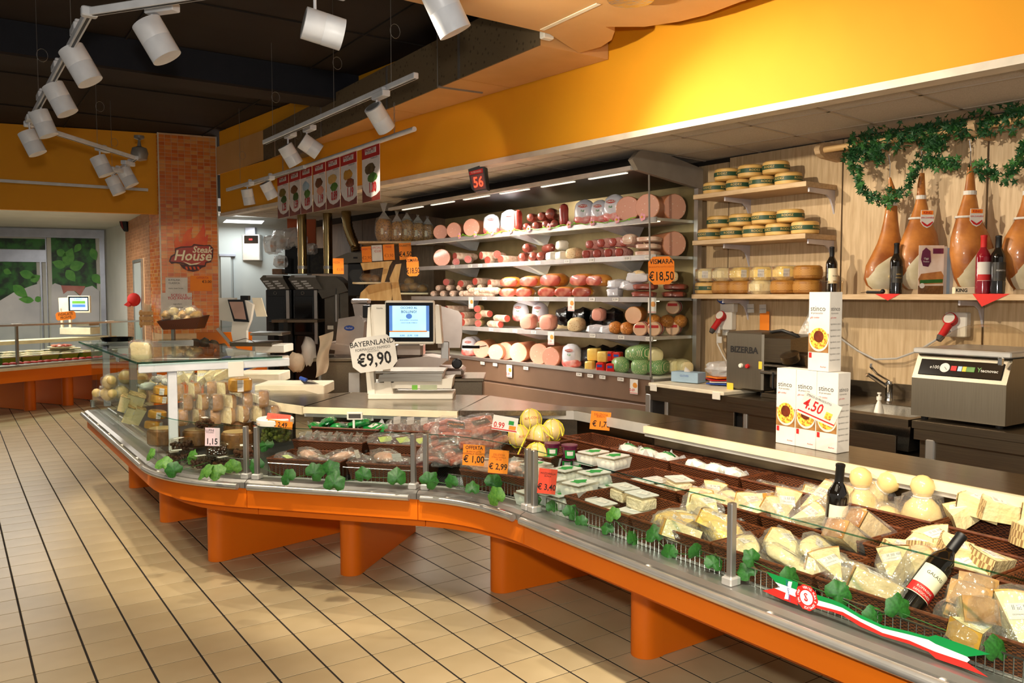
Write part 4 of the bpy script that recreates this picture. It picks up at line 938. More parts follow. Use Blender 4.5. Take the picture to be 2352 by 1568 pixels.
for i, (x, y, z) in enumerate(((1268, 1037, .745), (1308, 1042, .745), (1272, 1062, .68), (1302, 1066, .68), (1243, 1072, .68), (1322, 1064, .68))):
    put('yogurt', '%s purple dessert cup %s' % (('left', 'right', 'second', 'third', 'leftmost', 'rightmost')[i], 'of the upper pair' if i < 2 else 'of the lower row'), PZ(x, y+14, z), -YAW, scale=1.15, group='purple dessert cups')
i = 0
for z, row in ((.64, ((1215, 1105), (1275, 1112), (1340, 1122), (1225, 1145), (1290, 1150), (1350, 1155), (1400, 1130))), (.70, ((1230, 1080), (1300, 1092), (1365, 1100), (1260, 1118), (1330, 1125), (1250, 1062))), (.755, ((1363, 1052), (1410, 1062)))):
    for x, y in row:
        put('moz_tub', '%s mozzarella tub with green leaf beside the price cards' % ('%s lower' % ORD[i] if i < 7 else ('%s second layer' % ORD[i-7] if i < 13 else ('left topmost', 'right topmost')[i-13])), PZ(x, y+12, z), .1*(i % 3), group='mozzarella tubs'); i += 1
# ------------------------------------------------------------------ convex corner: olive tubs, bucket, heap of cheese
i = 0
for x, y, z in ((415, 1062, .655), (470, 1075, .655), (520, 1078, .655), (418, 1033, .71), (500, 1045, .70), (560, 1050, .70), (470, 985, .80)):
    put('olives', '%s olive tub on the curved corner' % ORD[i] if i < 6 else 'topmost olive tub on the curved corner', PZ(x, y, z), .3*i-.4, group='olive tubs'); i += 1
f = LF(633, 1010, 4.55); t = f.thing('olive_bucket', 'clear bucket of green olives with white lid behind the vine leaf', 'bucket')
o = MB()
for q in range(120):
    a = rnd.random()*2*PI; r = .075*math.sqrt(rnd.random()); o.ball((r*math.cos(a), r*math.sin(a), rnd.random()*.07), .012, 6, 4)
q = o.build('olives', 'olive', t, smooth=True); q['kind'] = 'stuff'
MB().lathe([(.085, -.005), (.092, .09), (.093, .10)], 20).build('bucket', 'acrylic', t, smooth=True)
MB().lathe([(.098, .088), (.100, .10), (.100, .118), (.094, .124), (0, .122)], 24).build('lid', 'white_plastic', t, smooth=True)
# heap of pecorino on the corner: dark wheels below, halves in rows, wedges on top
DH = 5.05
for i, (x, y, d, k) in enumerate(((376, 1020, 4.95, 'wheel_dark'), (455, 1022, 5.1, 'wheel_dark'), (548, 1000, 5.15, 'wheel_dark'), (545, 1028, 4.95, 'wheel_dark'))):
    put(k, '%s dark pecorino wheel at the foot of the cheese heap' % ORD[i], PD(x, y, d), .3*i, scale=(.62, .62, 1.0))
hs = [(410, 976), (450, 976), (486, 976), (519, 972), (421, 942), (457, 942), (491, 942), (521, 943), (559, 938), (551, 968), (596, 934), (588, 968), (400, 920), (440, 915), (478, 912), (505, 914), (620, 968)]
for i, (x, y) in enumerate(hs):
    row = 'lower row' if i < 4 else 'upper row' if i < 8 else 'right stack' if i < 12 else 'top layer' if i < 16 else 'far right'
    put('half' if i % 5 else 'half', '%s shrink wrapped pecorino half in the %s of the heap' % (ORD[(i if i < 4 else i-4 if i < 8 else i-8 if i < 12 else i-12)], row), PD(x, y, DH+(.05 if i > 11 else 0)+.01*(i % 3)), rot=(0, 0, -YAW+R((25, 40, 15, 55)[i % 4])), scale=(.66, .66, 1.03))
p = put('wheel_gold', 'whole wrapped cheese wheel with barcode label topping the heap', PD(552, 899, 5.08), .2, scale=(.72, .72, .95))
sticker(p, .05, .075, TR(-.045, -.092, .045, rx=PI/2, rz=-.45))
for i, (x, y, a) in enumerate(((398, 889, .5), (432, 885, 1.4), (476, 878, .2), (496, 880, .6), (455, 892, .9))):
    put('pale_wedge', '%s unwrapped pale wedge lying on the cheese heap' % ORD[i], PD(x, y, 5.2), rot=(.1, -.5, a), scale=.85)
for i, (x, y, a) in enumerate(((360, 960, .4), (352, 985, 1.1), (365, 925, .8), (372, 905, .2))): put('wheel_gold', '%s small golden cheese left of the halves' % ORD[i], PD(x, y, 5.15), rot=(.1, .1, a), scale=.55)
for i, (x, y) in enumerate(((250, 880), (275, 870), (300, 878), (325, 872), (262, 905), (290, 900), (318, 905), (345, 880))): put('scamorza', '%s pale scamorza seen through the tall glass' % ORD[i], PD(x, y, 6.0), rot=(1.3, .3*i, i), scale=.8)
for i, (x, y) in enumerate(((290, 950), (305, 945), (320, 950), (300, 975), (318, 978))): put('pec_wedge', '%s labelled wedge stood on edge behind the tall glass' % ORD[i], PD(x, y, 5.6), rot=(.2, -1.2, -.6+.1*i), scale=.95)
for i, (x, y) in enumerate(((340, 895), (365, 878), (385, 885))): put('moz_bag', '%s small white bagged cheese behind the white post' % ORD[i], PD(x, y, 5.5), .8*i, scale=.7)
# ------------------------------------------------------------------ price cards on the counter
card('price_card', 'orange OFFERTA card reading 1,00 euro hung on the curved glass', 'price card', 1088, 1045, gdist(1088, 1045, 'concave'), 50, 48, 'orange_paper', (('OFFERTA', 0, -17, 9, 'ink', BD), ('BUONI DI LATTE', 0, -8, 4, 'ink', N0), ('MOZZARELLA VASCHETTA', 0, -3, 4, 'ink', N0), ('€ 1,00', 1, 10, 17, 'ink', BD)), -.06)
card('price_card', 'orange card reading 2,99 euro on the glass beside the OFFERTA card', 'price card', 1145, 1060, gdist(1145, 1060, 'concave'), 45, 54, 'orange_paper', (('DELIZIOSA', 0, -16, 5, 'ink_orange', N0), ('STRACCIATELLA', 0, -10, 4, 'ink_orange', N0), ('GR 250', 0, -5, 4, 'ink_orange', N0), ('€ 2,99', 0, 12, 15, 'ink', BD)), -.08)
card('price_card', 'red card reading 3,40 euro on the glass of the long counter', 'price card', 1257, 1105, gdist(1257, 1105, 'right'), 42, 58, 'red_paper', (('MOZZARELLA', 0, -18, 5, 'ink', N0), ('BUFALA', 0, -12, 4, 'ink', N0), ('€ 3,40', 0, 14, 15, 'ink', BD)), -.1)
card('price_card', 'pale pink LUPINI card reading 1,15 on the corner glass', 'price card', 488, 1003, gdist(488, 1003, 'convex'), 34, 42, 'pink_paper', (('LUPINI', -6, -15, 6, 'ink', N0), ('MOLISANI', -6, -10, 3.5, 'ink_grey', N0), ('1,15', -1, 11, 15, 'ink', BD)), -.03, cut=0)
card('price_card', 'orange folded card reading 2,49 euro over the olive bucket', 'price card', 643, 974, 4.45, 58, 17, 'orange_paper', (('€ 2,49', 0, 1, 12, 'ink', BD),), -.12)
card('price_card', 'upper fold of the orange olive card with small print', 'price card', 640, 958, 4.50, 54, 16, 'red_paper', (('OLIVE DOLCI', 2, 0, 6, 'ink_red', N0),), -.1, lean=-.5)
card('price_card', 'orange card reading 1,70 euro clipped on the worktop edge', 'price card', 1379, 966, 4.55, 46, 42, 'orange_paper', (('DELIZIOSA', 0, -14, 6, 'ink_orange', N0), ('BURRATA', 0, -9, 4, 'ink_orange', N0), ('€ 1,70', 2, 8, 14, 'ink', BD)), -.1)
card('price_card', 'white card reading 0,99 with red border before the provolone', 'price card', 1160, 973, 4.05, 58, 34, 'white_paper', (('0.99', -13, 5, 14, 'ink_red', BD), ('#', (14, 12), -4, 9, 'ink_green', 0), ('#', (18, 16), 7, 9, 'orange_paper', 0), ('#', (0, 58), 14, 2.5, 'ink_red', 0)), -.16)
f = LF(815, 955, 4.75); t = f.thing('shelf_label', 'white electronic price tag on a small stand above green packs', 'price tag'); f.box(797, 946, 833, 964, -.006, .006, 'housing', 'white_plastic', t, .003); f.box(801, 950, 829, 960, -.0075, -.006, 'display', 'ink_grey', t, .0004); f.box(810, 964, 815, 990, -.003, .003, 'stand', 'white_plastic', t, .001)
# ------------------------------------------------------------------ plastic vine leaves behind the glass
def leaf_mesh(seed):
    r_ = random.Random(seed); half = [(90, 1.0), (76, .90), (62, .83), (48, .90), (34, .94), (20, .85), (4, .80), (-12, .87), (-26, .87), (-42, .76), (-62, .66), (-80, .40)]
    full = half+[(180-a, r) for a, r in half[::-1][:-1]]; n = len(full); pts = []
    for a, r in full: r0 = .5*r*r_.uniform(.94, 1.06); pts.append((r0*math.cos(R(a)), r0*math.sin(R(a))))
    vs = [(0, 0, .06)]+[(x*.55, y*.55, .04+.012*math.sin(5*i)) for i, (x, y) in enumerate(pts)]+[(x, y, -.05+.025*math.sin(2*PI*i/n*3+seed)) for i, (x, y) in enumerate(pts)]
    fs = [(0, 1+i, 1+(i+1) % n) for i in range(n)]+[(1+i, 1+n+i, 1+n+(i+1) % n, 1+(i+1) % n) for i in range(n)]
    m = MB().add(vs, fs).mesh('vine_leaf', True); return m
LM = []
for s_ in range(4):
    for mm in ('leaf_green', 'leaf_light'):
        me = leaf_mesh(s_); me.materials.append(MATS[mm]); LM.append(me)
def garland(label, spots, pos, size, light=0):
    t = T('vine_garland', label, 'garland'); prev = None; r_ = random.Random(len(spots))
    pts = [pos(x, y) for x, y in spots]
    for i, p in enumerate(pts):
        o = link('vine_leaf', LM[2*r_.randrange(4)+(1 if r_.random() < light else 0)], None, t, loc=p, rot=(PI/2-.3+r_.uniform(-.5, .5), r_.uniform(-.8, .8), -YAW+r_.uniform(-.5, .5))); s = size*r_.uniform(.85, 1.2); o.scale = (s, s, s)
    sp = sorted(pts, key=lambda p: p.x-p.y)
    MB().tube([p+Vector((.005, .005, -.01*(i % 2))) for i, p in enumerate(sp)], .0015, 4).build('vine_stem', 'leaf_green', t)
garland('plastic vine leaves lying along the curved corner glass', [(345, 1045), (375, 1065), (440, 1050), (400, 1080), (470, 1085), (500, 1085), (535, 1075), (612, 1022)], lambda x, y: PZ(x, y, .70), .10, .6)
garland('plastic vine leaves along the slanted glass under the scale', [(590, 1070), (662, 1096), (722, 1086), (757, 1082), (768, 1110), (835, 1092), (912, 1098)], lambda x, y: PZ(x, y, .70), .105)
garland('plastic vine leaves along the inward curving glass', [(985, 1105), (1037, 1108), (1085, 1122), (1133, 1108), (1140, 1142)], lambda x, y: PZ(x, y, .70), .09, .3)
garland('plastic vine leaves along the left pane of the long counter', [(1223, 1151), (1268, 1165), (1310, 1178), (1335, 1199), (1408, 1183), (1396, 1215), (1455, 1241), (1503, 1228), (1537, 1271), (1598, 1269), (1639, 1294)], lambda x, y: PX(x, y, 2.105), .075, .1)
garland('plastic vine leaves along the right pane of the long counter', [(1727, 1282), (1717, 1314), (1814, 1329), (1924, 1365), (2063, 1398), (2005, 1417), (2290, 1495)], lambda x, y: PX(x, y, 2.11), .078)
# ------------------------------------------------------------------ wire racks in front of the baskets
def rack(label, pts, h, z):
    t = T('wire_rack', label, 'rack', (0, 0, 0), group='wire racks before the baskets'); P_ = [Vector((x, y, z+h)) for x, y in pts]
    MB().tube([P_[0]-Vector((0, 0, h))]+P_+[P_[-1]-Vector((0, 0, h))], .003, 6).build('top_wire', 'wire', t, smooth=True)
    MB().tube([p-Vector((0, 0, h-.004)) for p in P_], .003, 6).build('bottom_wire', 'wire', t, smooth=True)
    b = MB(); L = sum((P_[i+1]-P_[i]).length for i in range(len(P_)-1)); n = int(L/.022)
    for i in range(1, n):
        s = L*i/n
        for j in range(len(P_)-1):
            l = (P_[j+1]-P_[j]).length
            if s <= l: q = P_[j].lerp(P_[j+1], s/l); break
            s -= l
        b.tube([q, q-Vector((0, 0, h-.004))], .0015, 4, cap=False)
    o = b.build('uprights', 'wire', t); o['kind'] = 'stuff'
rack('wire rack before the left baskets of the long counter', [(2.118, 1.80), (2.118, 2.84)], .065, .632); rack('wire rack before the right baskets of the long counter', [(2.118, .2), (2.118, 1.74)], .065, .632)
rack('wire rack on the inward curve', [cp(.1, .17, 0)[:2], cp(.45, .17, 0)[:2], cp(.85, .17, 0)[:2]], .07, .632)
rack('wire rack before the slanted row of baskets, right half', [dp(.06, .175, 0)[:2], dp(.49, .175, 0)[:2]], .07, .632); rack('wire rack before the slanted row of baskets, left half', [dp(.51, .175, 0)[:2], dp(.95, .175, 0)[:2]], .07, .632)
vx = [at(PATHS['convex'], f) for f in (.08, .3, .5, .7, .9)]; rack('curved wire rack before the olive tubs', [(x+nx*.19, y+ny*.19) for x, y, nx, ny in vx], .075, .635)
# ------------------------------------------------------------------ tricolour ribbon with seal on the glass
mat('flag_green', '0b8f43', .5); mat('flag_white', 'f0f2f4', .5); mat('flag_red', 'd42a22', .5)
t = T('flag_ribbon', 'green white red ribbon sticker with round red seal on the glass', 'sticker')
def rp_(x, y, e=0): return PX(1700+x/3.607, 1168+y/3.607, 2.0635-e)
cols = [(600, 700, 745, 790, 815), (760, 750, 790, 830, 852), (850, 790, 822, 855, 885), (1000, 880, 910, 938, 978), (1180, 965, 990, 1028, 1055), (1400, 1015, 1042, 1090, 1120), (1560, 1060, 1085, 1160, 1185), (1620, 1045, 1120, 1185, 1240), (1880, 1135, 1225, 1272, 1330)]
for a, m, tip in ((1, 'flag_green', (2075, 1205)), (2, 'flag_white', (1905, 1250)), (3, 'flag_red', (2055, 1395))):
    top = [rp_(c[0], c[a]) for c in cols]; bot = [rp_(c[0], c[a+1]) for c in cols]; mb = MB(); n = len(cols)
    mb.add(top+bot+[rp_(*tip)], [(i, i+1, n+i+1, n+i) for i in range(n-1)]+[(n-1, 2*n, 2*n-1)]); o = mb.build('stripe', m, t)
for m, pts in (('flag_green', ((215, 520), (480, 610), (470, 672), (290, 605))), ('flag_white', ((288, 605), (470, 672), (460, 730), (285, 658), (330, 650))), ('flag_red', ((185, 678), (285, 658), (460, 730), (480, 800), (340, 748)))):
    MB().add([rp_(*p) for p in pts], [tuple(range(len(pts)))]).build('ribbon_tail', m, t)
sc = rp_(552, 735, .001); S_ = T('x', '', ''); bpy.data.objects.remove(S_)
def seal(name, r, e, m, lob=0, par=None):
    o = MB().prism([(r*(1+lob*math.cos(10*2*PI*i/60))*math.cos(2*PI*i/60), r*(1+lob*math.cos(10*2*PI*i/60))*math.sin(2*PI*i/60)) for i in range(60)], 0, .0008).build(name, m, t); o.location = Vector((sc.x-e, sc.y, sc.z)); o.rotation_euler = (PI/2, 0, -PI/2); return o
o1 = seal('seal', .0375, .0005, 'flag_red', .035); o2 = seal('seal_disc', .0215, .0014, 'flag_white')
text('S', .034, 'flag_red', o2, (0, 0, .0015), shear=-.1, bold=.005); text('L', .022, 'flag_red', o2, (-.002, -.001, .0016), shear=.3)
for s_, a0 in (('VERITÀ PURA E SEMPLICE', 1.95), ('DAL 1900', 3.65)):
    for i, ch in enumerate(s_):
        if ch == ' ': continue
        a = a0-i*(.175 if a0 < 2 else -.17)
        if a0 > 2: a = 3.75-i*.16
        text(ch, .010, 'flag_white', o1, (.0295*math.cos(a), .0295*math.sin(a), .001), (0, 0, a-PI/2), .01)
lo = MB().add([rp_(400, 600, .001), rp_(432, 605, .001), rp_(398, 752, .001), rp_(366, 745, .001)], [(0, 1, 2, 3)]).build('name_strip', 'flag_white', t)
tx = text('Luigi Salvadori', .011, 'ink_blue', t, rp_(399, 675, .002), (0, 0, 0), shear=.3); tx.rotation_euler = Euler((PI/2, 0, -PI/2)).to_matrix().to_euler(); tx.rotation_euler.rotate_axis('Z', -PI/2+.2)
# ------------------------------------------------------------------ wall chiller (multideck) with cured meats
MA = 2.5; MO = Vector((4.42, 4.6)); MM = Matrix.Translation((MO.x, MO.y, 0)) @ Matrix.Rotation(R(MA), 4, 'Z'); MI = MM.inverted()
def PMd(x, y, off=0): p = MO+Vector((math.cos(R(MA)), math.sin(R(MA))))*off; return MI @ PP(x, y, p, MA)
mat('chiller_brown', '6e5442', .5, col2='684f3e', scale=4); mat('chiller_grey', '8f887f', .4, .3); mat('chiller_back', '8f7d55', .4, .6, col2='7d6c48', scale=5)
mat('price_rail', 'a79f9b', .35, .2); mat('lamp', 'fff3d8', .5, emit=.9); mat('bracket_white', 'dfe6ee', .35, .4)
SHZ = {1: 2.16, 2: 1.875, 3: 1.55, 4: 1.25, 5: .955}; ML = 3.72
md = T('wall_chiller', 'open brown wall chiller with four lit shelves of cured meats', 'chiller', MM.translation, R(MA))
def mbx(x0, x1, y0, y1, z0, z1, name, m, par=md, r=0):
    b = MB(); c = ((x0+x1)/2, (y0+y1)/2, (z0+z1)/2); d = (x1-x0, y1-y0, z1-z0); (b.cbox(c, d, r) if r else b.box(c, d)); return b.build(name, m, par)
mbx(.50, .54, 0, ML, .2, 2.45, 'back_panel', 'chiller_back'); mbx(.02, .52, 0, ML, .02, .90, 'base_body', 'chiller_brown')
mbx(0, .03, 0, ML, .74, .93, 'front_panel', 'chiller_brown', r=.006); mbx(0, .03, 0, ML, .48, .725, 'front_panel', 'chiller_brown', r=.006); mbx(0, .03, 0, ML, .12, .465, 'front_panel', 'chiller_brown', r=.006)
mbx(-.012, .02, 0, ML, .925, .955, 'lip', 'alu'); mbx(.02, .5, 0, ML, .90, .935, 'bottom_tray', 'white_plastic')
mb = MB(); mb.prism([(-.22, 2.52), (-.20, 2.50), (.52, 2.44), (.52, 2.60), (-.05, 2.62)], 0, ML, Matrix(((1, 0, 0, 0), (0, 0, 1, 0), (0, 1, 0, 0), (0, 0, 0, 1)))); cn = mb.build('canopy', 'black', md)
mbx(-.235, -.195, 0, ML, 2.492, 2.522, 'canopy_edge', 'alu_light', cn); 
for i in range(6): mbx(-.165, -.14, .12+i*.6, .12+i*.6+.42, 2.486, 2.494, 'lamp_tube', 'lamp', cn)
# end cap over the right end and its glass side
mb = MB(); mb.prism([(-.26, 2.56), (-.20, 2.49), (.52, 2.40), (.52, 2.56), (-.02, 2.655), (-.12, 2.655), (-.20, 2.62)], -.045, 0, Matrix(((1, 0, 0, 0), (0, 0, 1, 0), (0, 1, 0, 0), (0, 0, 0, 1)))); mb.build('end_cap', 'chiller_grey', md)
gp = MB().add([(-.02, -.02, .95), (.50, -.02, .95), (.50, -.02, 2.42), (-.06, -.02, 2.47)], [(0, 1, 2, 3)]).build('side_glass', 'glass', md)
MB().tube([(-.02, -.02, .95), (-.06, -.02, 2.47)], .007, 6).build('glass_edge_trim', 'chiller_grey', md); mbx(.47, .52, -.04, .0, .2, 2.42, 'side_post', 'alu'); mbx(0, .52, -.035, -.005, .1, .93, 'side_panel', 'alu')
gl = MB().add([(-.02, ML+.02, .95), (.50, ML+.02, .95), (.50, ML+.02, 2.42), (-.06, ML+.02, 2.47)], [(0, 1, 2, 3)]).build('side_glass', 'glass', md)
for k in (1, 2, 3, 4):
    z = SHZ[k]; fx = .06 if k < 4 else .03
    s_ = mbx(fx, .5, .005, ML, z-.022, z, 'shelf', 'alu_light'); mbx(fx-.012, fx, .005, ML, z-.034, z+.006, 'price_rail', 'price_rail', s_)
    mbx(fx+.02, fx+.05, .02, ML-.02, z-.030, z-.022, 'shelf_light', 'lamp', s_)
    for yb in (.62, 1.85, 3.05):
        mb = MB(); mb.add([(fx+.06, yb-.13, z-.023), (fx+.06, yb+.13, z-.023), (.45, yb-.10, z-.023), (.45, yb+.10, z-.023), (.47, yb-.02, z-.11), (.47, yb+.02, z-.11), (.40, yb-.02, z-.11), (.40, yb+.02, z-.11)], [(0, 1, 7, 6), (0, 6, 4, 2), (1, 3, 5, 7), (2, 4, 5, 3), (4, 6, 7, 5)]); mb.build('bracket', 'bracket_white', s_)
light('chiller_light', 'AREA', MM @ Vector((-.05, ML/2, 2.46)), 85, NEUT, MM @ Vector((.30, ML/2, 1.2)), .10, sy=3.5)
for k in (1, 2, 3, 4): light('shelf_light_strip', 'AREA', MM @ Vector((.10, ML/2, SHZ[k]-.036)), 10, NEUT, MM @ Vector((.22, ML/2, SHZ[k]-.5)), .03, sy=3.5)
# goods
mat('mortadella', 'e0a088', .45, kind='voronoi', col2='f2d2c0', scale=38, lo=.10, hi=.17, coat=.3)
mat('mortadella_side', 'd08a64', .4, col2='c47a52', scale=6, coat=.5)
mat('salame_cut', '9a3a2c', .45, kind='voronoi', col2='e0b0a0', scale=90, lo=.08, hi=.16, coat=.3)
mat('salame_skin', 'd9c3ad', .7, col2='b58f78', scale=30, bump=.3); mat('salame_red', 'a8372b', .4, col2='862519', scale=14, coat=.5)
mat('bresaola', '9b4a38', .4, col2='7d3425', scale=10, coat=.6); mat('raw_ham', 'a8402e', .4, col2='d58a70', scale=7, lo=.40, hi=.52, coat=.5, detail=2)
mat('ham_rind', 'd98f34', .4, col2='bd7424', scale=7, coat=.6); mat('cooked_ham', 'e8a894', .4, col2='dd9480', scale=5, coat=.4); mat('roast', 'd08a3c', .5, kind='checker', col2='b06a28', scale=90, coat=.4)
mat('lardo', 'ecd9c4', .4, col2='d8a892', scale=12, stretch=(1, 1, 5), coat=.5); mat('speckle_pork', 'eccf9e', .45, kind='voronoi', col2='c08a58', scale=60, lo=.15, hi=.3, coat=.4)
mat('pink_net', 'd9a49a', .45, kind='voronoi', col2='a86258', scale=45, lo=.12, hi=.35, coat=.6); mat('bag_white', 'e6e4e8', .35, col2='d2d2dc', scale=8, coat=.6, bump=.3, bscale=14)
mat('tulip_red', 'dd5a52', .4, col2='f0b8b0', scale=18, coat=.5); mat('netgreen', 'ece0b4', .45, kind='brick', col2='4f8f4a', scale=28, coat=.5); mat('bag_black', '0f0d0e', .2, coat=.6, bump=.5, bscale=20)
mat('turkey', 'e9c09c', .4, col2='ddae88', scale=5, coat=.5); mat('box_blue', 'a9c4d8', .5)
def along(x0, x1, r, n=14, cap=.012):   # lying cylinder along local x from x0 (front face) to x1
    M = Matrix.Rotation(PI/2, 4, 'Y'); return MB().lathe([(r-cap, x0), (r, x0+cap), (r, x1-cap), (r-cap, x1)], n, M)
def k_roll(face, side, r, L, name, cat):
    def f():
        t = T(name, '-', cat); b = MB(); M = Matrix.Translation((0, 0, r)) @ Matrix.Rotation(PI/2, 4, 'Y')
        b.lathe([(r-.004, .0), (r, .004), (r, L-.02), (r*.7, L)], 18, M).build('body', side, t, smooth=True)
        MB().lathe([(0, -.0015), (r-.004, -.001)], 18, M).build('cut_face', face, t); return t
    return f
def k_sal(m, r, L, name='salami', cut=None, net=False):
    def f():
        t = T(name, '-', 'salami'); M = Matrix.Translation((0, 0, r)) @ Matrix.Rotation(PI/2, 4, 'Y')
        MB().lathe([(r*.3 if not cut else r*.97, 0), (r*.8 if not cut else r, .012), (r, .04), (r, L-.04), (r*.75, L-.012), (r*.2, L)], 12, M).build('body', m, t, smooth=True)
        if cut: MB().lathe([(0, -.001), (r*.96, -.0005)], 12, M).build('cut_face', cut, t)
        else: MB().tube([(0, 0, r), (-.012, 0, r), (-.02, .005, r*.9)], .004, 5).build('tie', 'white_paper', t)
        return t
    return f
def k_vbag(flip=False):
    def f():
        t = T('ham_bag', '-', 'bag'); MB().ball((.07, 0, .105), (.075, .085, .105), 14, 10, e=.75, nz=.10, seed=4).build('bag', 'bag_white', t, smooth=True)
        MB().ball((.069, 0, .045), (.077, .087, .046), 14, 8, e=.7, nz=.10, seed=4).build('printed_tulips', 'tulip_red', t, smooth=True)
        o = MB().ball((-.006, 0, .155), (.006, .042, .013), 14, 6).build('brand_oval', 'ink_red', t, smooth=True); text('VISMARA', .022, 'white_paper', t, (-.0125, 0, .155), (PI/2, 0, -PI/2), .01)
        text('Full', .022, 'ink_green', t, (-.0105, 0, .115), (PI/2, 0, -PI/2), .02); return t
    return f
def k_prosc():
    t = T('raw_ham_piece', '-', 'ham'); MB().ball((.10, 0, .055), (.10, .11, .055), 16, 10, e=.8, nz=.12, seed=6).build('rind', 'ham_rind', t, smooth=True)
    MB().ball((.012, 0, .052), (.02, .098, .046), 16, 8, e=.7, nz=.1, seed=7).build('cut_face', 'raw_ham', t, smooth=True); return t
def k_ball(m, d, name, cat, nz=.1, e=.8, face=None, seed=2):
    def f():
        t = T(name, '-', cat); MB().ball((d[0]/2, 0, d[2]/2), (d[0]/2, d[1]/2, d[2]/2), 16, 10, e=e, nz=nz, seed=seed).build('body', m, t, smooth=True)
        if face: MB().ball((.008, 0, d[2]*.48), (.014, d[1]*.40, d[2]*.40), 14, 8, e=.7).build('cut_face', face, t, smooth=True)
        return t
    return f
def k_turkey():
    t = T('turkey_roll', '-', 'meat'); M = Matrix.Translation((0, 0, .05)) @ Matrix.Rotation(PI/2, 4, 'Y')
    MB().lathe([(.044, 0), (.05, .006), (.05, .17), (.03, .19)], 16, M, sy=1).build('body', 'turkey', t, smooth=True)
    MB().lathe([(.0505, .04), (.0505, .14)], 16, M).build('sleeve', 'white_paper', t, smooth=True); MB().lathe([(.0508, .06), (.0508, .10)], 16, M).build('red_band', 'ink_red', t, smooth=True)
    MB().box((-.002, 0, .068), (.002, .07, .02)).build('face_band', 'ink_red', t); return t
def k_redcube():
    t = T('red_cheese_block', '-', 'cheese'); MB().cbox((.05, 0, .042), (.10, .07, .084), .008).build('wax', 'red_wax', t); MB().cbox((-.0008, .0, .055), (.001, .045, .02), .0003).build('brand_label', 'ink_blue', t); return t
mat('red_wax', 'd8201a', .3, coat=.5)
BUILD.update({'mort': k_roll('mortadella', 'mortadella_side', .088, .34, 'mortadella', 'mortadella'), 'mort_s': k_roll('mortadella', 'mortadella_side', .07, .30, 'mortadella', 'mortadella'),
    'sal_red': k_sal('bresaola', .042, .26, 'bresaola'), 'sal_cut': k_sal('salame_skin', .034, .26, 'salami', 'salame_cut'), 'sal_white': k_sal('salame_skin', .033, .30, 'salami'), 'sal_tall': k_sal('salame_red', .04, .20, 'red_salami'),
    'vbag': k_vbag(), 'prosc': k_prosc, 'whitepack': k_ball('white_plastic', (.12, .11, .085), 'white_wrapped_meat', 'meat', .12, .6), 'speckled': k_ball('speckle_pork', (.25, .12, .11), 'rolled_pork', 'meat', .06, .8, 'speckle_pork'),
    'netpink': k_ball('pink_net', (.22, .09, .085), 'netted_salami', 'salami', .1, .9, 'salame_cut'), 'bacon': k_ball('lardo', (.28, .20, .05), 'bacon_slab', 'bacon', .08, .5), 'pancetta': k_ball('lardo', (.22, .12, .11), 'rolled_bacon', 'bacon', .05, .8, 'lardo'),
    'cooked': k_ball('cooked_ham', (.20, .145, .145), 'cooked_ham', 'ham', .06, .62, 'cooked_ham'), 'roastnet': k_roll('turkey', 'roast', .07, .22, 'roast_turkey', 'meat'), 'blackbag': k_ball('bag_black', (.15, .18, .16), 'black_ham_bag', 'bag', .25, .7), 'turkey': k_turkey,
    'chicken': k_ball('roast', (.16, .10, .09), 'roast_meat', 'meat', .1, .9), 'redcube': k_redcube, 'yellowblock2': k_ball('ch_yellow', (.12, .09, .10), 'yellow_cheese_block', 'cheese', .02, .25), 'provnet': k_ball('netgreen', (.22, .14, .12), 'netted_provolone', 'cheese', .06, .8),
    'provnet_face': k_ball('ch_pale', (.24, .13, .12), 'provolone_log', 'cheese', .03, .8, 'ch_pale'), 'yellowsal': k_sal('prov', .036, .22, 'cheese_roll', 'salame_cut'), 'greypack': k_ball('bag_white', (.16, .10, .07), 'vacuum_pack', 'pack', .25, .6), 'meatpack': k_ball('bresaola', (.22, .20, .055), 'vacuum_ham', 'ham', .12, .6)})
SN = {1: 'top shelf', 2: 'second shelf', 3: 'third shelf', 4: 'lowest shelf', 5: 'bottom deck'}
CNT = {}
def sh(kind, noun, px, shelf, off=.08, dz=0, rz=0, ry=0, sc=1, tag_=None):
    rz = -rz*1.35+.08
    while PMd(px, 676, off).y < .10 and off < .36: off += .02
    p = PMd(px, 676, off); n = CNT[(kind, shelf)] = CNT.get((kind, shelf), 0)+1
    lab = '%s %s %s of the wall chiller' % (tag_ or ORD[min(n-1, 20)], noun, 'on the '+SN[shelf])
    z = SHZ[shelf]+dz if shelf < 5 else .937+dz
    return put(kind, lab, MM @ Vector((off, p.y, z)), rot=(0, ry, R(MA)+rz), scale=sc)
for i, (x, s) in enumerate(((1012, .9), (1043, .95), (1083, 1.05), (1440, 1.15), (1485, 1.15))): sh('mort', 'pink mortadella cut face', x, 1, .09+.01*i, rz=(-.5, -.4, -.35, -.3, -.25)[i], sc=s)
sh('mort', 'large wrapped mortadella behind the side glass', 1548, 1, .10, rz=-.9, sc=1.2, tag_='rightmost')
for i, x in enumerate((1128, 1168, 1338, 1372, 1402)): sh('vbag', 'white tulip printed ham bag', x, 1, .09, rz=-.55+.1*i, sc=(.95, 1.05, 1.05, .95, 1.1)[i])
for i, (x, dz) in enumerate(((1207, 0), (1228, 0), (1250, 0), (1272, 0), (1216, .08), (1240, .08), (1262, .085))): sh('sal_red', 'dark red bresaola', x, 1, .10, dz, -.4+.1*(i % 3), sc=1.0 if i < 6 else 1.25)
r_ = sh('sal_tall', 'upright red salami', 1303, 1, .11, .0); r_.rotation_euler = (0, -PI/2, 0); r_.location.z += .0
r_ = sh('sal_tall', 'upright dark labelled salami', 1196, 1, .11, .0); r_.rotation_euler = (0, -PI/2, .3)
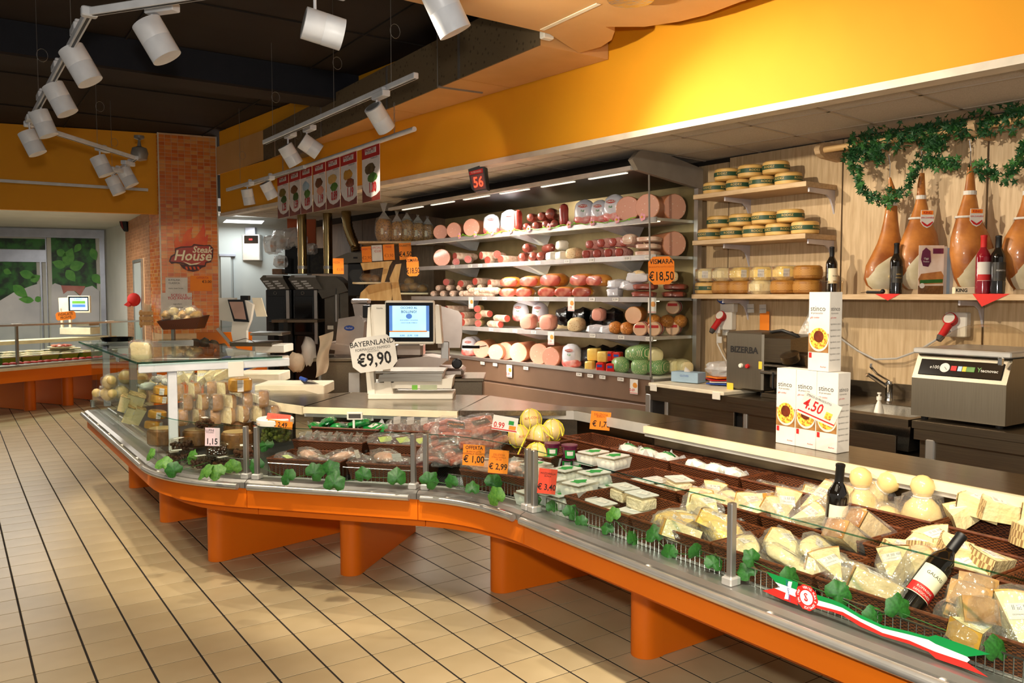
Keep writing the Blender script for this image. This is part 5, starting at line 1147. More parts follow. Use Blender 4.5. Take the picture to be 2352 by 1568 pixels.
# second shelf
sh('mort', 'mortadella with cut face', 1015, 2, .09, rz=-.6, sc=1.05); sh('mort', 'wrapped mortadella roll behind the side glass', 1548, 2, .10, rz=-.8, sc=1.15, tag_='rightmost')
for i, (x, dz, z) in enumerate(((1045, .06, .4), (1075, .02, -.2), (1105, .05, .5), (1120, .0, .2), (1142, .05, -.3), (1150, .0, .3), (1048, .0, -.3))): sh('sal_cut', 'dark cut salami', x, 2, .10, dz, -.4+z, sc=1.15)
for i, (x, dz) in enumerate(((1197, 0), (1222, 0), (1240, 0), (1207, .085))): sh('sal_red', 'tied brown bresaola', x, 2, .10, dz, -.4, sc=1.1)
for i, x in enumerate((1256, 1278)): sh('whitepack', 'white wrapped meat', x, 2, .08, sc=.95, rz=.2)
for i, (x, dz) in enumerate(((1268, .085), (1295, .1))): sh('sal_red' if not i else 'whitepack', ('long brown bresaola', 'white wrapped meat')[i], x, 2, .22, dz, -.8)
sh('speckled', 'pale rolled pork', 1310, 2, .09, rz=-.3, sc=1.0, tag_='single')
for i, (x, dz) in enumerate(((1345, 0), (1370, 0), (1395, 0), (1420, 0), (1352, .08), (1378, .085), (1405, .085), (1430, .08))): sh('netpink', 'pink netted salami', x, 2, .09, dz, -.3+.05*i)
for i, (x, dz) in enumerate(((1440, .09), (1478, .0), (1480, .055), (1482, .11))): sh('pancetta' if i == 0 else 'bacon', 'pale bacon', x, 2, .09, dz, -.3, sc=.9)
# third shelf
for i in range(7): sh('sal_white', 'mould white salami lower row', 993+22*i, 3, .09, 0, -.5)
for i in range(6): sh('sal_white', 'mould white salami upper row', 1005+24*i, 3, .11, .062, -.5)
for i in range(4): sh('sal_cut', 'cut salami piled on the white ones', 1025+33*i, 3, .13, .12-.02*(i % 2), -.5+.2*i, sc=1.1)
for i in range(4): sh('sal_white', 'mould white salami lying crosswise', 1110+13*i, 3, .10, .03*(i % 2), -1.2)
for i, x in enumerate((1165, 1202, 1255, 1294, 1335)): sh('prosc', 'raw ham piece in the lower row', x, 3, .07, 0, -.4, sc=.85)
for i, x in enumerate((1168, 1213, 1262, 1328, 1362)): sh('prosc', 'raw ham piece in the upper row', x, 3, .08, .095, -.4+.1*i, sc=(.9, .95, 1.1, 1.0, .9)[i])
for i, (x, dz) in enumerate(((1405, 0), (1400, .07), (1425, .06), (1440, .12))): sh('greypack', 'grey vacuum pack', x, 3, .08, dz, -.3+.4*i, sc=1.1)
for i, (x, dz) in enumerate(((1475, 0), (1478, .06), (1545, 0), (1548, .06))): sh('meatpack', 'dark vacuum packed ham', x, 3, .08, dz, -.4, sc=.95)
for i, (x, dz) in enumerate(((1470, .12), (1545, .12))): sh('speckled', 'pale filled roll', x, 3, .1, dz, -.6, sc=.9)
# lowest shelf
for i, (x, dz) in enumerate(((1020, .0), (1035, .07), (1045, .0), (1060, .065), (1062, .0), (1025, .13))): sh('sal_cut', 'thick cut salami', x, 4, .09, dz, -.9+.2*i, sc=1.15)
for i, (x, dz) in enumerate(((1098, 0), (1098, .073), (1096, .146))): sh('yellowsal', 'golden roll with red filling', x, 4, .08, dz, -.5)
for i, (x, dz) in enumerate(((1125, .1), (1150, .0), (1165, .06))): sh('sal_cut', 'cut salami with green band', x, 4, .12, dz, -1.0)
for i, x in enumerate((1207, 1252)): sh('cooked', 'cooked ham block', x, 4, .06, 0, -.35)
for i, x in enumerate((1190, 1235)): sh('vbag', 'white tulip printed ham bag', x, 4, .28, .06, -.3, sc=.9)
for i, x in enumerate((1285, 1325, 1365, 1395)): sh('blackbag', 'black ham bag', x, 4, .28, .04, 0, sc=1.0)
sh('speckled', 'veined rolled ham', 1317, 4, .06, 0, -.4, sc=1.15, tag_='front'); sh('cooked', 'small cooked ham', 1370, 4, .14, .10, -.3, sc=.75)
for i, x in enumerate((1348, 1378)): sh('greypack', 'grey wrapped meat', x, 4, .06, 0, .5, sc=1.0)
for i, (x, dz) in enumerate(((1410, 0), (1437, 0), (1500, .06), (1530, .06), (1560, .06))): sh('chicken', 'golden roast', x, 4, .09+.1*(i > 1), dz, -.4, sc=1.15)
sh('roastnet', 'netted golden turkey roast', 1455, 4, .12, .09, -.35, tag_='single')
for i, (x, dz) in enumerate(((1470, 0), (1502, 0), (1545, 0), (1545, .17))): sh('turkey', 'white and red sleeved turkey roll', x, 4, .07, dz, -.35, sc=1.1)
# bottom deck
for i, (x, off, s) in enumerate(((1105, .10, 1.0), (1138, .05, .9), (1160, .16, 1.0), (1190, .10, 1.05), (1238, .10, 1.1), (1265, .03, 1.0))): sh('mort', 'mortadella cut face', x, 5, off, 0, -.45+.04*i, sc=s)
for i, x in enumerate((1075, 1085)): sh('vbag', 'white tulip printed ham bag', x, 5, .14+.1*i, 0, -.5, sc=.95)
p = sh('vbag', 'purple and cream ham pack', 1308, 5, .07, 0, -.3, tag_='single'); 
for i, x in enumerate((1335, 1365, 1400)): sh('blackbag', 'black wrapped ham', x, 5, .16+.1*i, 0, .2, sc=1.15)
for i, (x, dz, off) in enumerate(((1360, .08, .08), (1382, .08, .04), (1352, 0, .03))): sh('yellowblock2', 'yellow cheese block', x, 5, off, dz, -.3, sc=(1.05, .9, .8)[i])
for i, (x, dz, off) in enumerate(((1378, 0, .02), (1402, 0, .02), (1398, .088, .10), (1416, .088, .10))): sh('redcube', 'red wax cheese block', x, 5, off, dz, -.3, sc=.95)
for i, (x, dz) in enumerate(((1430, 0), (1468, 0), (1500, 0), (1455, .11), (1440, .10))): sh('provnet', 'green netted provolone', x, 5, .06, dz, -.6+.2*i, sc=1.1)
for i, (x, dz) in enumerate(((1510, .10), (1555, 0), (1580, .0))): sh('provnet_face', 'pale provolone log', x, 5, .07, dz, -.7, sc=1.05)
# price tags on the rails
def rtag(px, shelf, txt, i, big=False):
    fx = (.06 if shelf < 4 else .03)-.0135 if shelf < 5 else -.014; p = PMd(px, 676, fx); z = (SHZ[shelf]-.014) if shelf < 5 else .905
    t = T('price_tag', '%s white price tag on the %s rail of the wall chiller' % (ORD[i] if not big else ORD[i]+' large pictured', SN[shelf]), 'price tag', MM @ Vector((fx, p.y, z)), R(MA), 'price tags of the wall chiller')
    w, h = (.07, .028) if not big else (.085, .115); dz = 0 if not big else -.045
    MB().box((-.001, 0, dz), (.0015, w, h)).build('paper', 'white_paper' if not big else 'white_paper', t)
    if big:
        MB().box((-.0022, 0, dz-.05), (.001, w, .004)).build('red_line', 'ink_red', t); MB().ball((-.002, -.012, dz+.01), (.001, .026, .022), 10, 4, nz=.3).build('picture', 'ham_rind', t); text(txt, .032, 'ink_red', t, (-.0028, .018, dz-.028), (PI/2, 0, -PI/2), .02)
    else: text(txt, .019, 'ink', t, (-.0025, 0, 0), (PI/2, 0, -PI/2), .012, sx=.8)
for s_, L in ((2, ((1040, '€ 17,90'), (1080, '€ 18,90'), (1103, '€ 13,90'), (1125, '€ 22,90'), (1140, '€ 17,90'), (1162, '€ 26,90'), (1198, '€ 15,90'), (1236, '€ 26,90'), (1302, '€ 13,50'), (1358, '€ 15,50'), (1440, '€ 10,50'), (1488, '€ 10,30'))),
              (3, ((1113, '€ 9,90'), (1151, '€ 16,90'), (1195, '€ 9,90'), (1233, '€ 15,90'), (1360, '€ 9,90'), (1414, '€ 15,90'))), (4, ((1128, '€ 15,90'), (1183, '€ 13,90'), (1226, '€ 8,99'), (1362, '€ 13,99'), (1428, '€ 14,90'), (1492, '€ 14,90'))),
              (5, ((1108, '€ 13,90'), (1137, '€ 12,90'), (1208, '€ 8,60'), (1331, '€ 9,90'), (1357, '€ 6,90'), (1385, '€ 10,99'), (1427, '€ 12,90')))):
    for i, (x, tx) in enumerate(L): rtag(x, s_, tx, i)
for s_, L in ((3, ((1082, '1.'), (1312, '1.19'), (1498, '1.'))), (4, ((1266, '1.19'),)), (5, ((1170, '0.89'), (1458, '0.69')))):
    for i, (x, tx) in enumerate(L): rtag(x, s_, tx, i, True)
# paper flowers along the top shelf
mat('flower_pink', 'f0a8b4', .6); mat('flower_yellow', 'f2c63a', .6); mat('vine_green', '7fbf2e', .5)
t = T('flower_garland', 'pink paper flower garland along the top chiller shelf', 'garland'); fl = MB()
for q in range(5):
    a = 2*PI*q/5; fl.ball((0, .011*math.cos(a), .011*math.sin(a)), (.003, .0085, .0085), 8, 4)
fm = fl.mesh('flower', True); fm.materials.append(MATS['flower_pink']); pts = []
for i, x in enumerate((1056, 1092, 1131, 1172, 1215, 1261, 1307, 1360, 1417, 1475)):
    p = PMd(x, 676, .04); w = MM @ Vector((.036, p.y, SHZ[1]+.012)); pts.append(w); o = link('flower', fm, None, t, loc=w, rot=(0, 0, R(MA))); o.scale = (1.7,)*3
    MB().ball((w.x-.008, w.y, w.z), .008, 8, 6).build('flower_centre', 'flower_yellow', t, smooth=True)
pp = []
for i in range(len(pts)-1):
    for k in range(4): q = pts[i].lerp(pts[i+1], k/4); pp.append(q+Vector((0, 0, .012*math.sin(i*2+k*1.6)-.006)))
MB().tube(pp, .0035, 5).build('vine', 'vine_green', t, smooth=True)
for i, q in enumerate(pp[1::3]): MB().ball((q.x-.003, q.y, q.z+.008*(-1)**i), (.003, .016, .007), 8, 4).build('paper_leaf', 'vine_green', t, smooth=True)
# ------------------------------------------------------------------ wooden wall shelves with cheese wheels
mat('bracket_lilac', 'cfc9cc', .4, .2); mat('rodez', 'dcb46c', .5, col2='cfa257', scale=10); mat('rodez_band', '2c4a30', .5); mat('band_gold', 'cfae62', .5)
mat('parm', 'b07a30', .5, col2='8f5c1e', scale=16, bump=.3, bscale=60); mat('parm_dot', 'c08c40', .5, kind='checker', col2='9a6626', scale=160)
shelfdef = [('topmost wooden wall shelf with two tiers of banded cheese wheels', 1592, 440, 1852, 404, 1932, 432), ('middle wooden wall shelf with nine banded cheese wheels', 1590, 546, 1850, 528, 1931, 548), ('lowest wooden wall shelf running behind cheeses, bottles and hams', 1588, 672, 2352, 676, 1931, 672)]
WSH = []
for i, (lab, xl, yl, xr, yr, xw, yw) in enumerate(shelfdef):
    z = PW(xw, yw-8).z if i < 2 else 1.578
    a = wl(PZ(xl, yl-5, z)) if i < 2 else wl(PW(xl, yl, .36)); b = wl(PZ(xr, yr-6, z)) if i < 2 else wl(PW(2400, yr, .36))
    x0 = -.36; y1 = wl(PW(xl, yl, .36)).y; y0 = wl(PW(xr, yr, .36)).y if i < 2 else wl(PW(2420, yr, .36)).y-.3
    t = T('wall_shelf', lab, 'shelf', WM.translation, R(WA), 'wooden wall shelves'); WSH.append((z, y0, y1))
    MB().cbox(((x0)/2, (y0+y1)/2, z-.017), (-x0, y1-y0, .034), .002).build('board', 'shelfwood', t)
    for yb in ((y0+.02, y1-.25) if i < 2 else (wl(PW(1932, 690)).y+.0, y1-.25, wl(PW(2258, 700)).y)):
        pr = [(0, 0), (-.30, 0), (-.30, -.03), (-.10, -.035), (-.05, -.06), (-.02, -.11), (0, -.16)]
        MB().prism([(p_[0], p_[1]) for p_ in pr], -.006, .006, Matrix.Translation((0, yb, z-.035)) @ Matrix.Rotation(PI/2, 4, 'X')).build('bracket', 'bracket_lilac', t)
def k_rodez():
    t = T('banded_cheese', '-', 'cheese'); r, h = .092, .088
    MB().lathe([(r-.012, 0), (r-.002, .008), (r+.002, h*.5), (r-.002, h-.008), (r-.012, h), (0, h+.001)], 24).build('rind', 'rodez', t, smooth=True)
    bd = MB().lathe([(r+.0025, h*.34), (r+.0035, h*.5), (r+.0025, h*.68)], 24).build('band', 'rodez_band', t, smooth=True)
    for j in range(4):
        tx = text('RODEZ', .022, 'band_gold', bd, (0, 0, 0), bold=.012); me = tx.data
        for v in me.vertices:
            a = -PI/2+j*PI/2+v.co.x*.024/r; v.co = ((r+.0042)*math.cos(a), (r+.0042)*math.sin(a), h*.51+v.co.y*.022)
        tx.scale = (1, 1, 1)
    return t
def k_parm(cut):
    def f():
        t = T('aged_cheese_piece', '-', 'cheese')
        if cut:
            MB().cbox((0, 0, .052), (.16, .15, .104), .025).build('cheese', 'ch_pale' if cut == 1 else 'ch_yellow', t, smooth=True); MB().cbox((0, .076, .052), (.15, .012, .10), .005).build('rind', 'parm', t); film(t, (0, 0, .052), (.092, .086, .06), 3, .05, .4)
        else: MB().lathe([(.085, 0), (.10, .012), (.104, .052), (.10, .092), (.085, .104), (0, .105)], 22).build('rind', 'parm', t, smooth=True); MB().lathe([(.1045, .03), (.1052, .052), (.1045, .074)], 22).build('stamped_band', 'parm_dot', t, smooth=True)
        return t
    return f
BUILD.update({'rodez': k_rodez, 'parm': k_parm(0), 'parm_cut': k_parm(1), 'parm_yel': k_parm(2)})
def onshelf(px, i, off, dz=0): p = PW(px, 676, off); return Vector((p.x, p.y, WSH[i][0]+.001+dz))
for i, x in enumerate((1640, 1693, 1747, 1806)): put('rodez', '%s green banded wheel in the bottom tier of the topmost wall shelf' % nth(i, 4), onshelf(x, 0, .22), .5*i, group='green banded cheese wheels')
for i, x in enumerate((1666, 1720, 1777)): put('rodez', '%s green banded wheel in the upper tier of the topmost wall shelf' % nth(i, 3), onshelf(x, 0, .22, .09), .7*i+.3, group='green banded cheese wheels')
for i, x in enumerate((1629, 1681, 1733, 1786, 1846)): put('rodez', '%s green banded wheel in the bottom tier of the middle wall shelf' % nth(i, 5), onshelf(x, 1, .22), .4*i, group='green banded cheese wheels')
for i, x in enumerate((1650, 1701, 1754, 1812)): put('rodez', '%s green banded wheel in the upper tier of the middle wall shelf' % nth(i, 4), onshelf(x, 1, .22, .09), .6*i+.2, group='green banded cheese wheels')
for i, (x, k) in enumerate(((1624, 'rodez'), (1664, 'parm'), (1703, 'parm'), (1748, 'parm_cut'), (1801, 'parm'), (1854, 'parm'))): put(k, '%s cheese in the bottom tier of the lowest wall shelf' % nth(i, 6), onshelf(x, 2, .22), -YAW+.2, scale=.92 if k != 'rodez' else 1)
for i, (x, k) in enumerate(((1622, 'parm_cut'), (1662, 'parm_cut'), (1703, 'parm_yel'), (1749, 'parm_yel'), (1803, 'parm_yel'), (1855, 'parm'))):
    o = put(k, '%s cheese in the upper tier of the lowest wall shelf' % nth(i, 6), onshelf(x, 2, .22, .098), -YAW+.15*(i % 3), scale=.92)
    if i in (0, 2): sticker(o, .05, .06, TR(-.03, -.0765, .055, rx=PI/2))
# ------------------------------------------------------------------ bottles, glasses, leaflet and napkins on the lowest shelf
ZS = WSH[2][0]+.001
def osh(px, off): return onshelf(px, 2, off)
bottle('dark wine bottle with cream label behind drinking glasses on wall shelf', osh(1909, .22), (0, 0, -YAW+.3), lines=(('Barbera', .012, .12, 'ink'),))
bottle('dark wine bottle with black label on the left red napkin', osh(2057, .27), (0, 0, -YAW), lab='label_black', lines=(('NERO', .012, .12, 'band_gold'), ('AVOLA', .012, .10, 'band_gold')))
bottle('red rose wine bottle with white label on the right red napkin', osh(2256, .27), (0, 0, -YAW), 'bottle_rose', 'ink_red', 'white_paper', band='ink_red', s=1.06)
bottle('dark wine bottle reading PRIMITIVO on the right red napkin', osh(2290, .26), (0, 0, -YAW), lab='label_black', lines=(('PRIMITIVO', .012, .125, 'white_paper'),), s=1.04)
for i, x in enumerate((1892, 1925)):
    t = T('drinking_glass', '%s empty drinking glass before the cream labelled bottle' % ('left', 'right')[i], 'glass', osh(x, .31)); MB().lathe([(.0, .006), (.026, .006), (.032, .085), (.034, .085), (.029, 0), (0, 0)], 16).build('cup', 'acrylic', t, smooth=True)
    MB().tube([(.033*math.cos(a), .033*math.sin(a), .085) for a in [2*PI*q/16 for q in range(16)]], .0012, 4, closed=True).build('rim', 'chrome', t)
t = T('corkscrew', 'black corkscrew lying on the wall shelf by the left bottle', 'corkscrew', osh(2008, .30), R(WA)); MB().tube([(0, -.05, .01), (0, .05, .012)], .009, 8).build('handle', 'black', t, smooth=True); MB().ball((0, -.055, .016), .015, 10, 6).build('knob', 'black', t, smooth=True); MB().tube([(0, .05, .012), (.0, .09, .008)], .003, 6).build('worm', 'chrome', t)
mat('burger_print', 'c98a4a', .5, col2='7a3a1c', scale=9); mat('leaf_board', 'e8dcd0', .5, col2='c8a890', scale=6)
f = LF(2139, 665, (osh(2139, .25).xy.dot(Vector((math.sin(YAW), math.cos(YAW)))))); t = T('leaflet_stand', 'standing brochure picturing a ham sandwich on the wall shelf', 'brochure', osh(2139, .25), -YAW); f.py = 664
f.box(2108, 553, 2166, 664, 0, .002, 'cover', 'leaf_board', t, .0005); f.poly([(2114, 618), (2160, 612), (2166, 622), (2164, 640), (2112, 642), (2108, 630)], -.001, 0, 'sandwich_print', 'burger_print', t); f.poly([(2112, 632), (2164, 630), (2164, 638), (2112, 640)], -.0016, -.001, 'lettuce_print', 'leaf_green', t); f.box(2108, 645, 2166, 664, -.001, 0, 'wood_print', 'rind_dark', t, .0003)
f.poly([(2116, 566), (2124, 558), (2134, 566), (2136, 590), (2130, 602), (2118, 600), (2113, 585)], -.0015, -.0005, 'badge', 'purple', t); f.text('Oggi', 2125, 583, 6, 'white_paper', t, -.0025); f.text('Panino', 2125, 590, 5, 'white_paper', t, -.0025); f.box(2140, 560, 2164, 572, -.0015, -.0005, 'banner', 'purple', t, .0003); f.poly([(2150+5*math.cos(a), 648+5*math.sin(a)) for a in [2*PI*q/12 for q in range(12)]] and [(2117+6*math.cos(-2*PI*q/12), 645+6*math.sin(-2*PI*q/12)) for q in range(12)], -.0018, -.001, 'map_badge', 'white_paper', t)
for k in range(3): f.box(2167+10*k, 555+3*k, 2175+10*k, 664, .01+.012*k, .012+.012*k, 'inner_page', ('white_paper', 'box_blue', 'white_paper')[k], t, .0004)
t = T('name_block', 'small cream block with black letters behind bottles on wall shelf', 'block', osh(2213, .28), -YAW); MB().cbox((0, 0, .02), (.12, .03, .04), .003).build('block', 'cream_label', t); text('KING', .028, 'ink', t, (-.02, -.0155, .02), (PI/2, 0, 0), .03)
for lab, a, b, tip in (('left red paper napkin folded over the wall shelf edge', 2010, 2068, (2039, 690)), ('right red paper napkin folded over the wall shelf edge', 2234, 2320, (2255, 704))):
    pa, pb = wl(PW(a, 668, .362)), wl(PW(b, 668, .362)); pt = wl(PW(tip[0], tip[1], .366)); t = T('napkin', lab, 'napkin', WM.translation, R(WA), 'red paper napkins')
    MB().add([(-.3625, pa.y, ZS+.001), (-.3625, pb.y, ZS+.001), (-.366, pt.y, pt.z), (-.22, pa.y*.9+pb.y*.1, ZS+.001), (-.22, pb.y*.9+pa.y*.1, ZS+.001)], [(0, 2, 1), (0, 1, 4, 3)]).build('paper', 'red_napkin' if 'red_napkin' in MATS else mat('red_napkin', 'd8281c', .7), t)
# ------------------------------------------------------------------ rail with hanging hams and garland
mat('railwood', 'd8b27a', .5, col2='c49a60', scale=6, stretch=(6, 1, 6)); mat('hamskin', 'c8803a', .4, col2='8a4a1c', scale=7, coat=.4, bump=.3, bscale=18, detail=5); mat('hamfat', 'd8cfb4', .5, col2='bfb391', scale=9, bump=.25, bscale=14); mat('hambone', 'b9a070', .5)
t = T('hanging_rail', 'round wooden rail on two wall brackets above the hams', 'rail', WM.translation, R(WA)); zr = PW(2100, 312, .20).z
ya, yb_ = wl(PW(1888, 345, .2)).y, wl(PW(2500, 250, .2)).y
MB().tube([(-.2, ya, zr), (-.2, yb_-.6, zr)], .021, 12).build('rod', 'railwood', t, smooth=True)
for y in (ya+.0, wl(PW(2258, 330, .1)).y): MB().prism([(0, -.06), (-.20, -.05), (-.25, -.03), (-.265, 0), (-.25, .03), (-.20, .05), (0, .06)], -.02, .02, Matrix.Translation((0, y, zr)) @ Matrix.Rotation(PI/2, 4, 'X')).build('bracket', 'shelfwood', t)
def ham(lab, prof, d, hook, badge=True, flip=1):   # prof: (y, xleft, xright) pixels top to bottom
    o = PD((prof[-1][1]+prof[-1][2])/2, prof[-1][0], d); f_ = LF((prof[-1][1]+prof[-1][2])/2, prof[-1][0], d); t = T('whole_ham', lab, 'ham', o, -YAW, 'whole hams hanging on the wall')
    n = 16; vs = []; fs = []; rows = [(f_.z(y), f_.x(a), f_.x(b)) for y, a, b in prof]
    for z, a, b in rows:
        for q in range(n): an = 2*PI*q/n; vs.append(((a+b)/2+(b-a)/2*math.cos(an), min(.62*(b-a)/2, .085)*math.sin(an), z))
    for i in range(len(rows)-1):
        for q in range(n): w = (q+1) % n; fs.append((i*n+q, (i+1)*n+q, (i+1)*n+w, i*n+w))
    fs += [tuple(range(n)), tuple(range((len(rows)-1)*n, len(rows)*n))]; MB().add(vs, fs).build('skin', 'hamskin', t, smooth=True)
    lo = [r for r in rows if r[0] < rows[-1][0]+.27]
    vs = []; fs = []; m_ = 9
    for i, (z, a, b) in enumerate(lo):
        c, w = (a+b)/2, (b-a)/2; s0 = -.97 if i > 1 else (-.1, -.6)[i]; s1 = .92
        for q in range(m_): u = s0+(s1-s0)*q/(m_-1); u = u*flip if flip < 0 else u; vs.append((c+w*u, -(min(.62*w, .085))*math.sqrt(max(0, 1-u*u))-.004, z+(.03*(u) if i == 0 else 0)))
    for i in range(len(lo)-1):
        for q in range(m_-1): fs.append((i*m_+q, (i+1)*m_+q, (i+1)*m_+q+1, i*m_+q+1))
    MB().add(vs, fs).build('fat_face', 'hamfat', t, smooth=True)
    z, a, b = lo[max(1, len(lo)-3)]; MB().ball(((a+b)/2+.012*flip, -.088, z+.012), (.018, .012, .014), 10, 6).build('bone', 'hambone', t, smooth=True)
    if badge:
        y_ = prof[4][0]; bx_ = (prof[4][1]+prof[4][2])/2; bd = f_.poly([(bx_-14, y_-18), (bx_-15, y_+8), (bx_-8, y_+18), (bx_, y_+22), (bx_+8, y_+18), (bx_+15, y_+8), (bx_+14, y_-18)], -.088, -.085, 'badge', 'white_paper', t)
        f_.box(bx_-13, y_-17, bx_+13, y_-8, -.0895, -.088, 'badge_block', 'orange_paper', bd, .0003); f_.text('KING', bx_, y_-12, 8, 'ink_red', bd, -.091, .02); f_.text('SAN DANIELE', bx_, y_-1, 5, 'ink_red', bd, -.091, .01); f_.poly([(bx_-13, y_+9), (bx_-7, y_+16), (bx_, y_+19), (bx_+7, y_+16), (bx_+13, y_+9), (bx_+12, y_+7), (bx_, y_+15), (bx_-12, y_+7)], -.0895, -.088, 'badge_border', 'ink_red', bd)
        z, a, b = rows[4]; MB().tube([((a+b)/2+((b-a)/2+.003)*math.cos(2*PI*q/16), (min(.62*(b-a)/2, .085)+.004)*math.sin(2*PI*q/16), z+.006) for q in range(16)], .007, 6, closed=True).build('strap', 'white_paper', t)
    z, a, b = rows[2]; MB().lathe([((b-a)/2+.004, z-.012), ((b-a)/2+.004, z+.012)], 14, Matrix.Translation(((a+b)/2, 0, 0)), sy=.75).build('paper_tag', 'white_paper', t)
    MB().tube([((rows[0][1]+rows[0][2])/2, 0, rows[0][0]-.01), (.0+(rows[0][1]+rows[0][2])/2, 0, f_.z(hook)), (f_.x((prof[0][1]+prof[0][2])/2)-.01, 0, f_.z(hook)+.06)], .003, 6).build('hook', 'chrome', t)
dh = PW(2100, 600, .14).xy.dot(Vector((math.sin(YAW), math.cos(YAW))))
def dhp(px): return PW(px, 600, .15).xy.dot(Vector((math.sin(YAW), math.cos(YAW))))
ham('leftmost whole ham, half hidden behind vine leaves', [(410, 2034, 2040), (440, 2034, 2052), (470, 2031, 2055), (505, 2026, 2058), (535, 2020, 2062), (560, 2012, 2068), (590, 1998, 2074), (610, 1988, 2074), (640, 1984, 2070), (655, 1990, 2062), (664, 2002, 2050)], dhp(2040), 380, False)
ham('second whole ham, with shield badge, behind the brochure', [(400, 2105, 2116), (425, 2101, 2118), (455, 2100, 2120), (480, 2094, 2126), (505, 2086, 2132), (540, 2072, 2148), (575, 2060, 2154), (610, 2056, 2150), (640, 2062, 2145), (655, 2072, 2138), (664, 2084, 2126)], dhp(2105), 370)
ham('third whole ham, with shield badge, left of the rose wine', [(385, 2214, 2226), (410, 2212, 2230), (445, 2208, 2234), (475, 2200, 2240), (502, 2192, 2246), (545, 2182, 2268), (580, 2180, 2280), (615, 2186, 2280), (640, 2192, 2272), (655, 2200, 2262), (664, 2212, 2250)], dhp(2220), 350)
ham('rightmost whole ham, cut by the picture edge', [(380, 2352, 2366), (410, 2348, 2370), (445, 2344, 2376), (475, 2338, 2382), (505, 2328, 2390), (545, 2306, 2404), (580, 2298, 2410), (615, 2306, 2408), (640, 2314, 2400), (655, 2322, 2392), (664, 2330, 2384)], dhp(2340), 350)
mat('ivy', '265a2a', .55, col2='173c1d', scale=20, lo=.3, hi=.7); mat('ivy2', '3f7432', .55, col2='2b5a25', scale=20)
def star(seed):
    pts = []; r_ = random.Random(seed)
    for i in range(10): a = 2*PI*i/10; r0 = (.5 if i % 2 == 0 else .2)*r_.uniform(.85, 1.15); pts.append((r0*math.cos(a), r0*math.sin(a), .05*r_.uniform(-1, 1)))
    return MB().add([(0, 0, .06)]+pts, [(0, 1+i, 1+(i+1) % 10) for i in range(10)])
IV = []
for i in range(6): me = star(i).mesh('ivy_leaf'); me.materials.append(MATS['ivy' if i % 3 else 'ivy2']); IV.append(me)
def ivy(lab, line, d_, n, spread, sz, seed, lim=300):
    t = T('ivy_garland', lab, 'garland'); r_ = random.Random(seed); P_ = [PW(x, y, d_) for x, y in line]; L = [(P_[i+1]-P_[i]).length for i in range(len(P_)-1)]; tot = sum(L); st = MB(); st2 = None
    MB().tube([p for p in P_], .004, 5).build('stem', 'ivy', t)
    for i in range(n):
        s = r_.random()*tot; j = 0
        while j < len(L)-1 and s > L[j]: s -= L[j]; j += 1
        q = P_[j].lerp(P_[j+1], s/L[j])+Vector((r_.gauss(0, spread*.6), r_.gauss(0, spread*.6), r_.gauss(0, spread)))
        rot = (r_.uniform(.3, 2.6), r_.uniform(-1, 1), -YAW+r_.uniform(-1.2, 1.2)); sc_ = sz*r_.uniform(.7, 1.3)
        if i < lim: o = link('ivy_leaf', IV[r_.randrange(6)], None, t, loc=q, rot=rot); o.scale = (sc_,)*3
        else: st.add([v for v in star(r_.randrange(6)).v], [(0, 1+k, 1+(k+1) % 10) for k in range(10)], Matrix.Translation(q) @ Euler(rot).to_matrix().to_4x4() @ Matrix.Scale(sc_, 4))
    if st.v: o = st.build('leaf_mass', 'ivy', t); o['kind'] = 'stuff'
ivy('artificial ivy wound along the wooden rail', [(1950, 345), (2010, 330), (2060, 312), (2120, 310), (2180, 295), (2240, 285), (2290, 275), (2352, 262), (2420, 250)], .22, 560, .045, .055, 1)
ivy('artificial ivy hanging in a loop between the first hams', [(1955, 345), (1955, 375), (1975, 400), (1975, 430), (1995, 450), (2030, 460), (2060, 452), (2085, 430), (2095, 405), (2110, 375)], .20, 210, .022, .048, 2)
ivy('artificial ivy hanging below the rail near the second ham', [(2112, 370), (2140, 372), (2170, 375), (2195, 378)], .20, 80, .022, .048, 3)
ivy('artificial ivy hanging in a loop at the right edge', [(2240, 390), (2270, 400), (2300, 405), (2325, 390), (2340, 365), (2352, 345), (2380, 330)], .20, 120, .028, .05, 4)
ivy('short ivy tuft hanging under the left part of the rail', [(2005, 335), (2012, 350), (2020, 365)], .21, 60, .025, .05, 5); ivy('short ivy tuft hanging under the middle of the rail', [(2140, 310), (2150, 335), (2140, 350)], .21, 90, .03, .05, 6)
# ------------------------------------------------------------------ back counter: steel refrigerated benches, sink, machines
BX, BZ = 4.27, .90
bench = T('steel_bench', 'long stainless steel refrigerated bench under the wooden wall shelves', 'bench'); ye = 4.50
Wx = lambda y: 5.12-.0437*(y-2.5)-.03
def bwt(y0, y1, name, par): return MB().prism([(BX, y0), (Wx(y0), y0), (Wx(y1), y1), (BX, y1)], BZ-.04, BZ).build(name, 'steel_dark', par)
bwt(3.0, ye, 'worktop', bench); MB().box((BX+.02, (3.0+ye)/2, BZ-.07), (.03, ye-3.0, .06)).build('upper_band', 'steel_dark', bench)
for y0, y1 in ((3.02, 3.62), (3.66, 4.34)):
    d_ = MB().cbox((BX+.03, (y0+y1)/2, .45), (.02, y1-y0-.03, .74), .003).build('door', 'steel_dark', bench); MB().cbox((BX+.02, y1-.045, .45), (.02, .03, .74), .003).build('handle_strip', 'alu', d_)
MB().box((BX+.35, (3.0+ye)/2, .43), (.6, ye-3.0-.02, .80)).build('carcass', 'black', bench); MB().cbox((BX+.01, ye-.03, .42), (.03, .05, .84), .004).build('end_post', 'alu', bench)
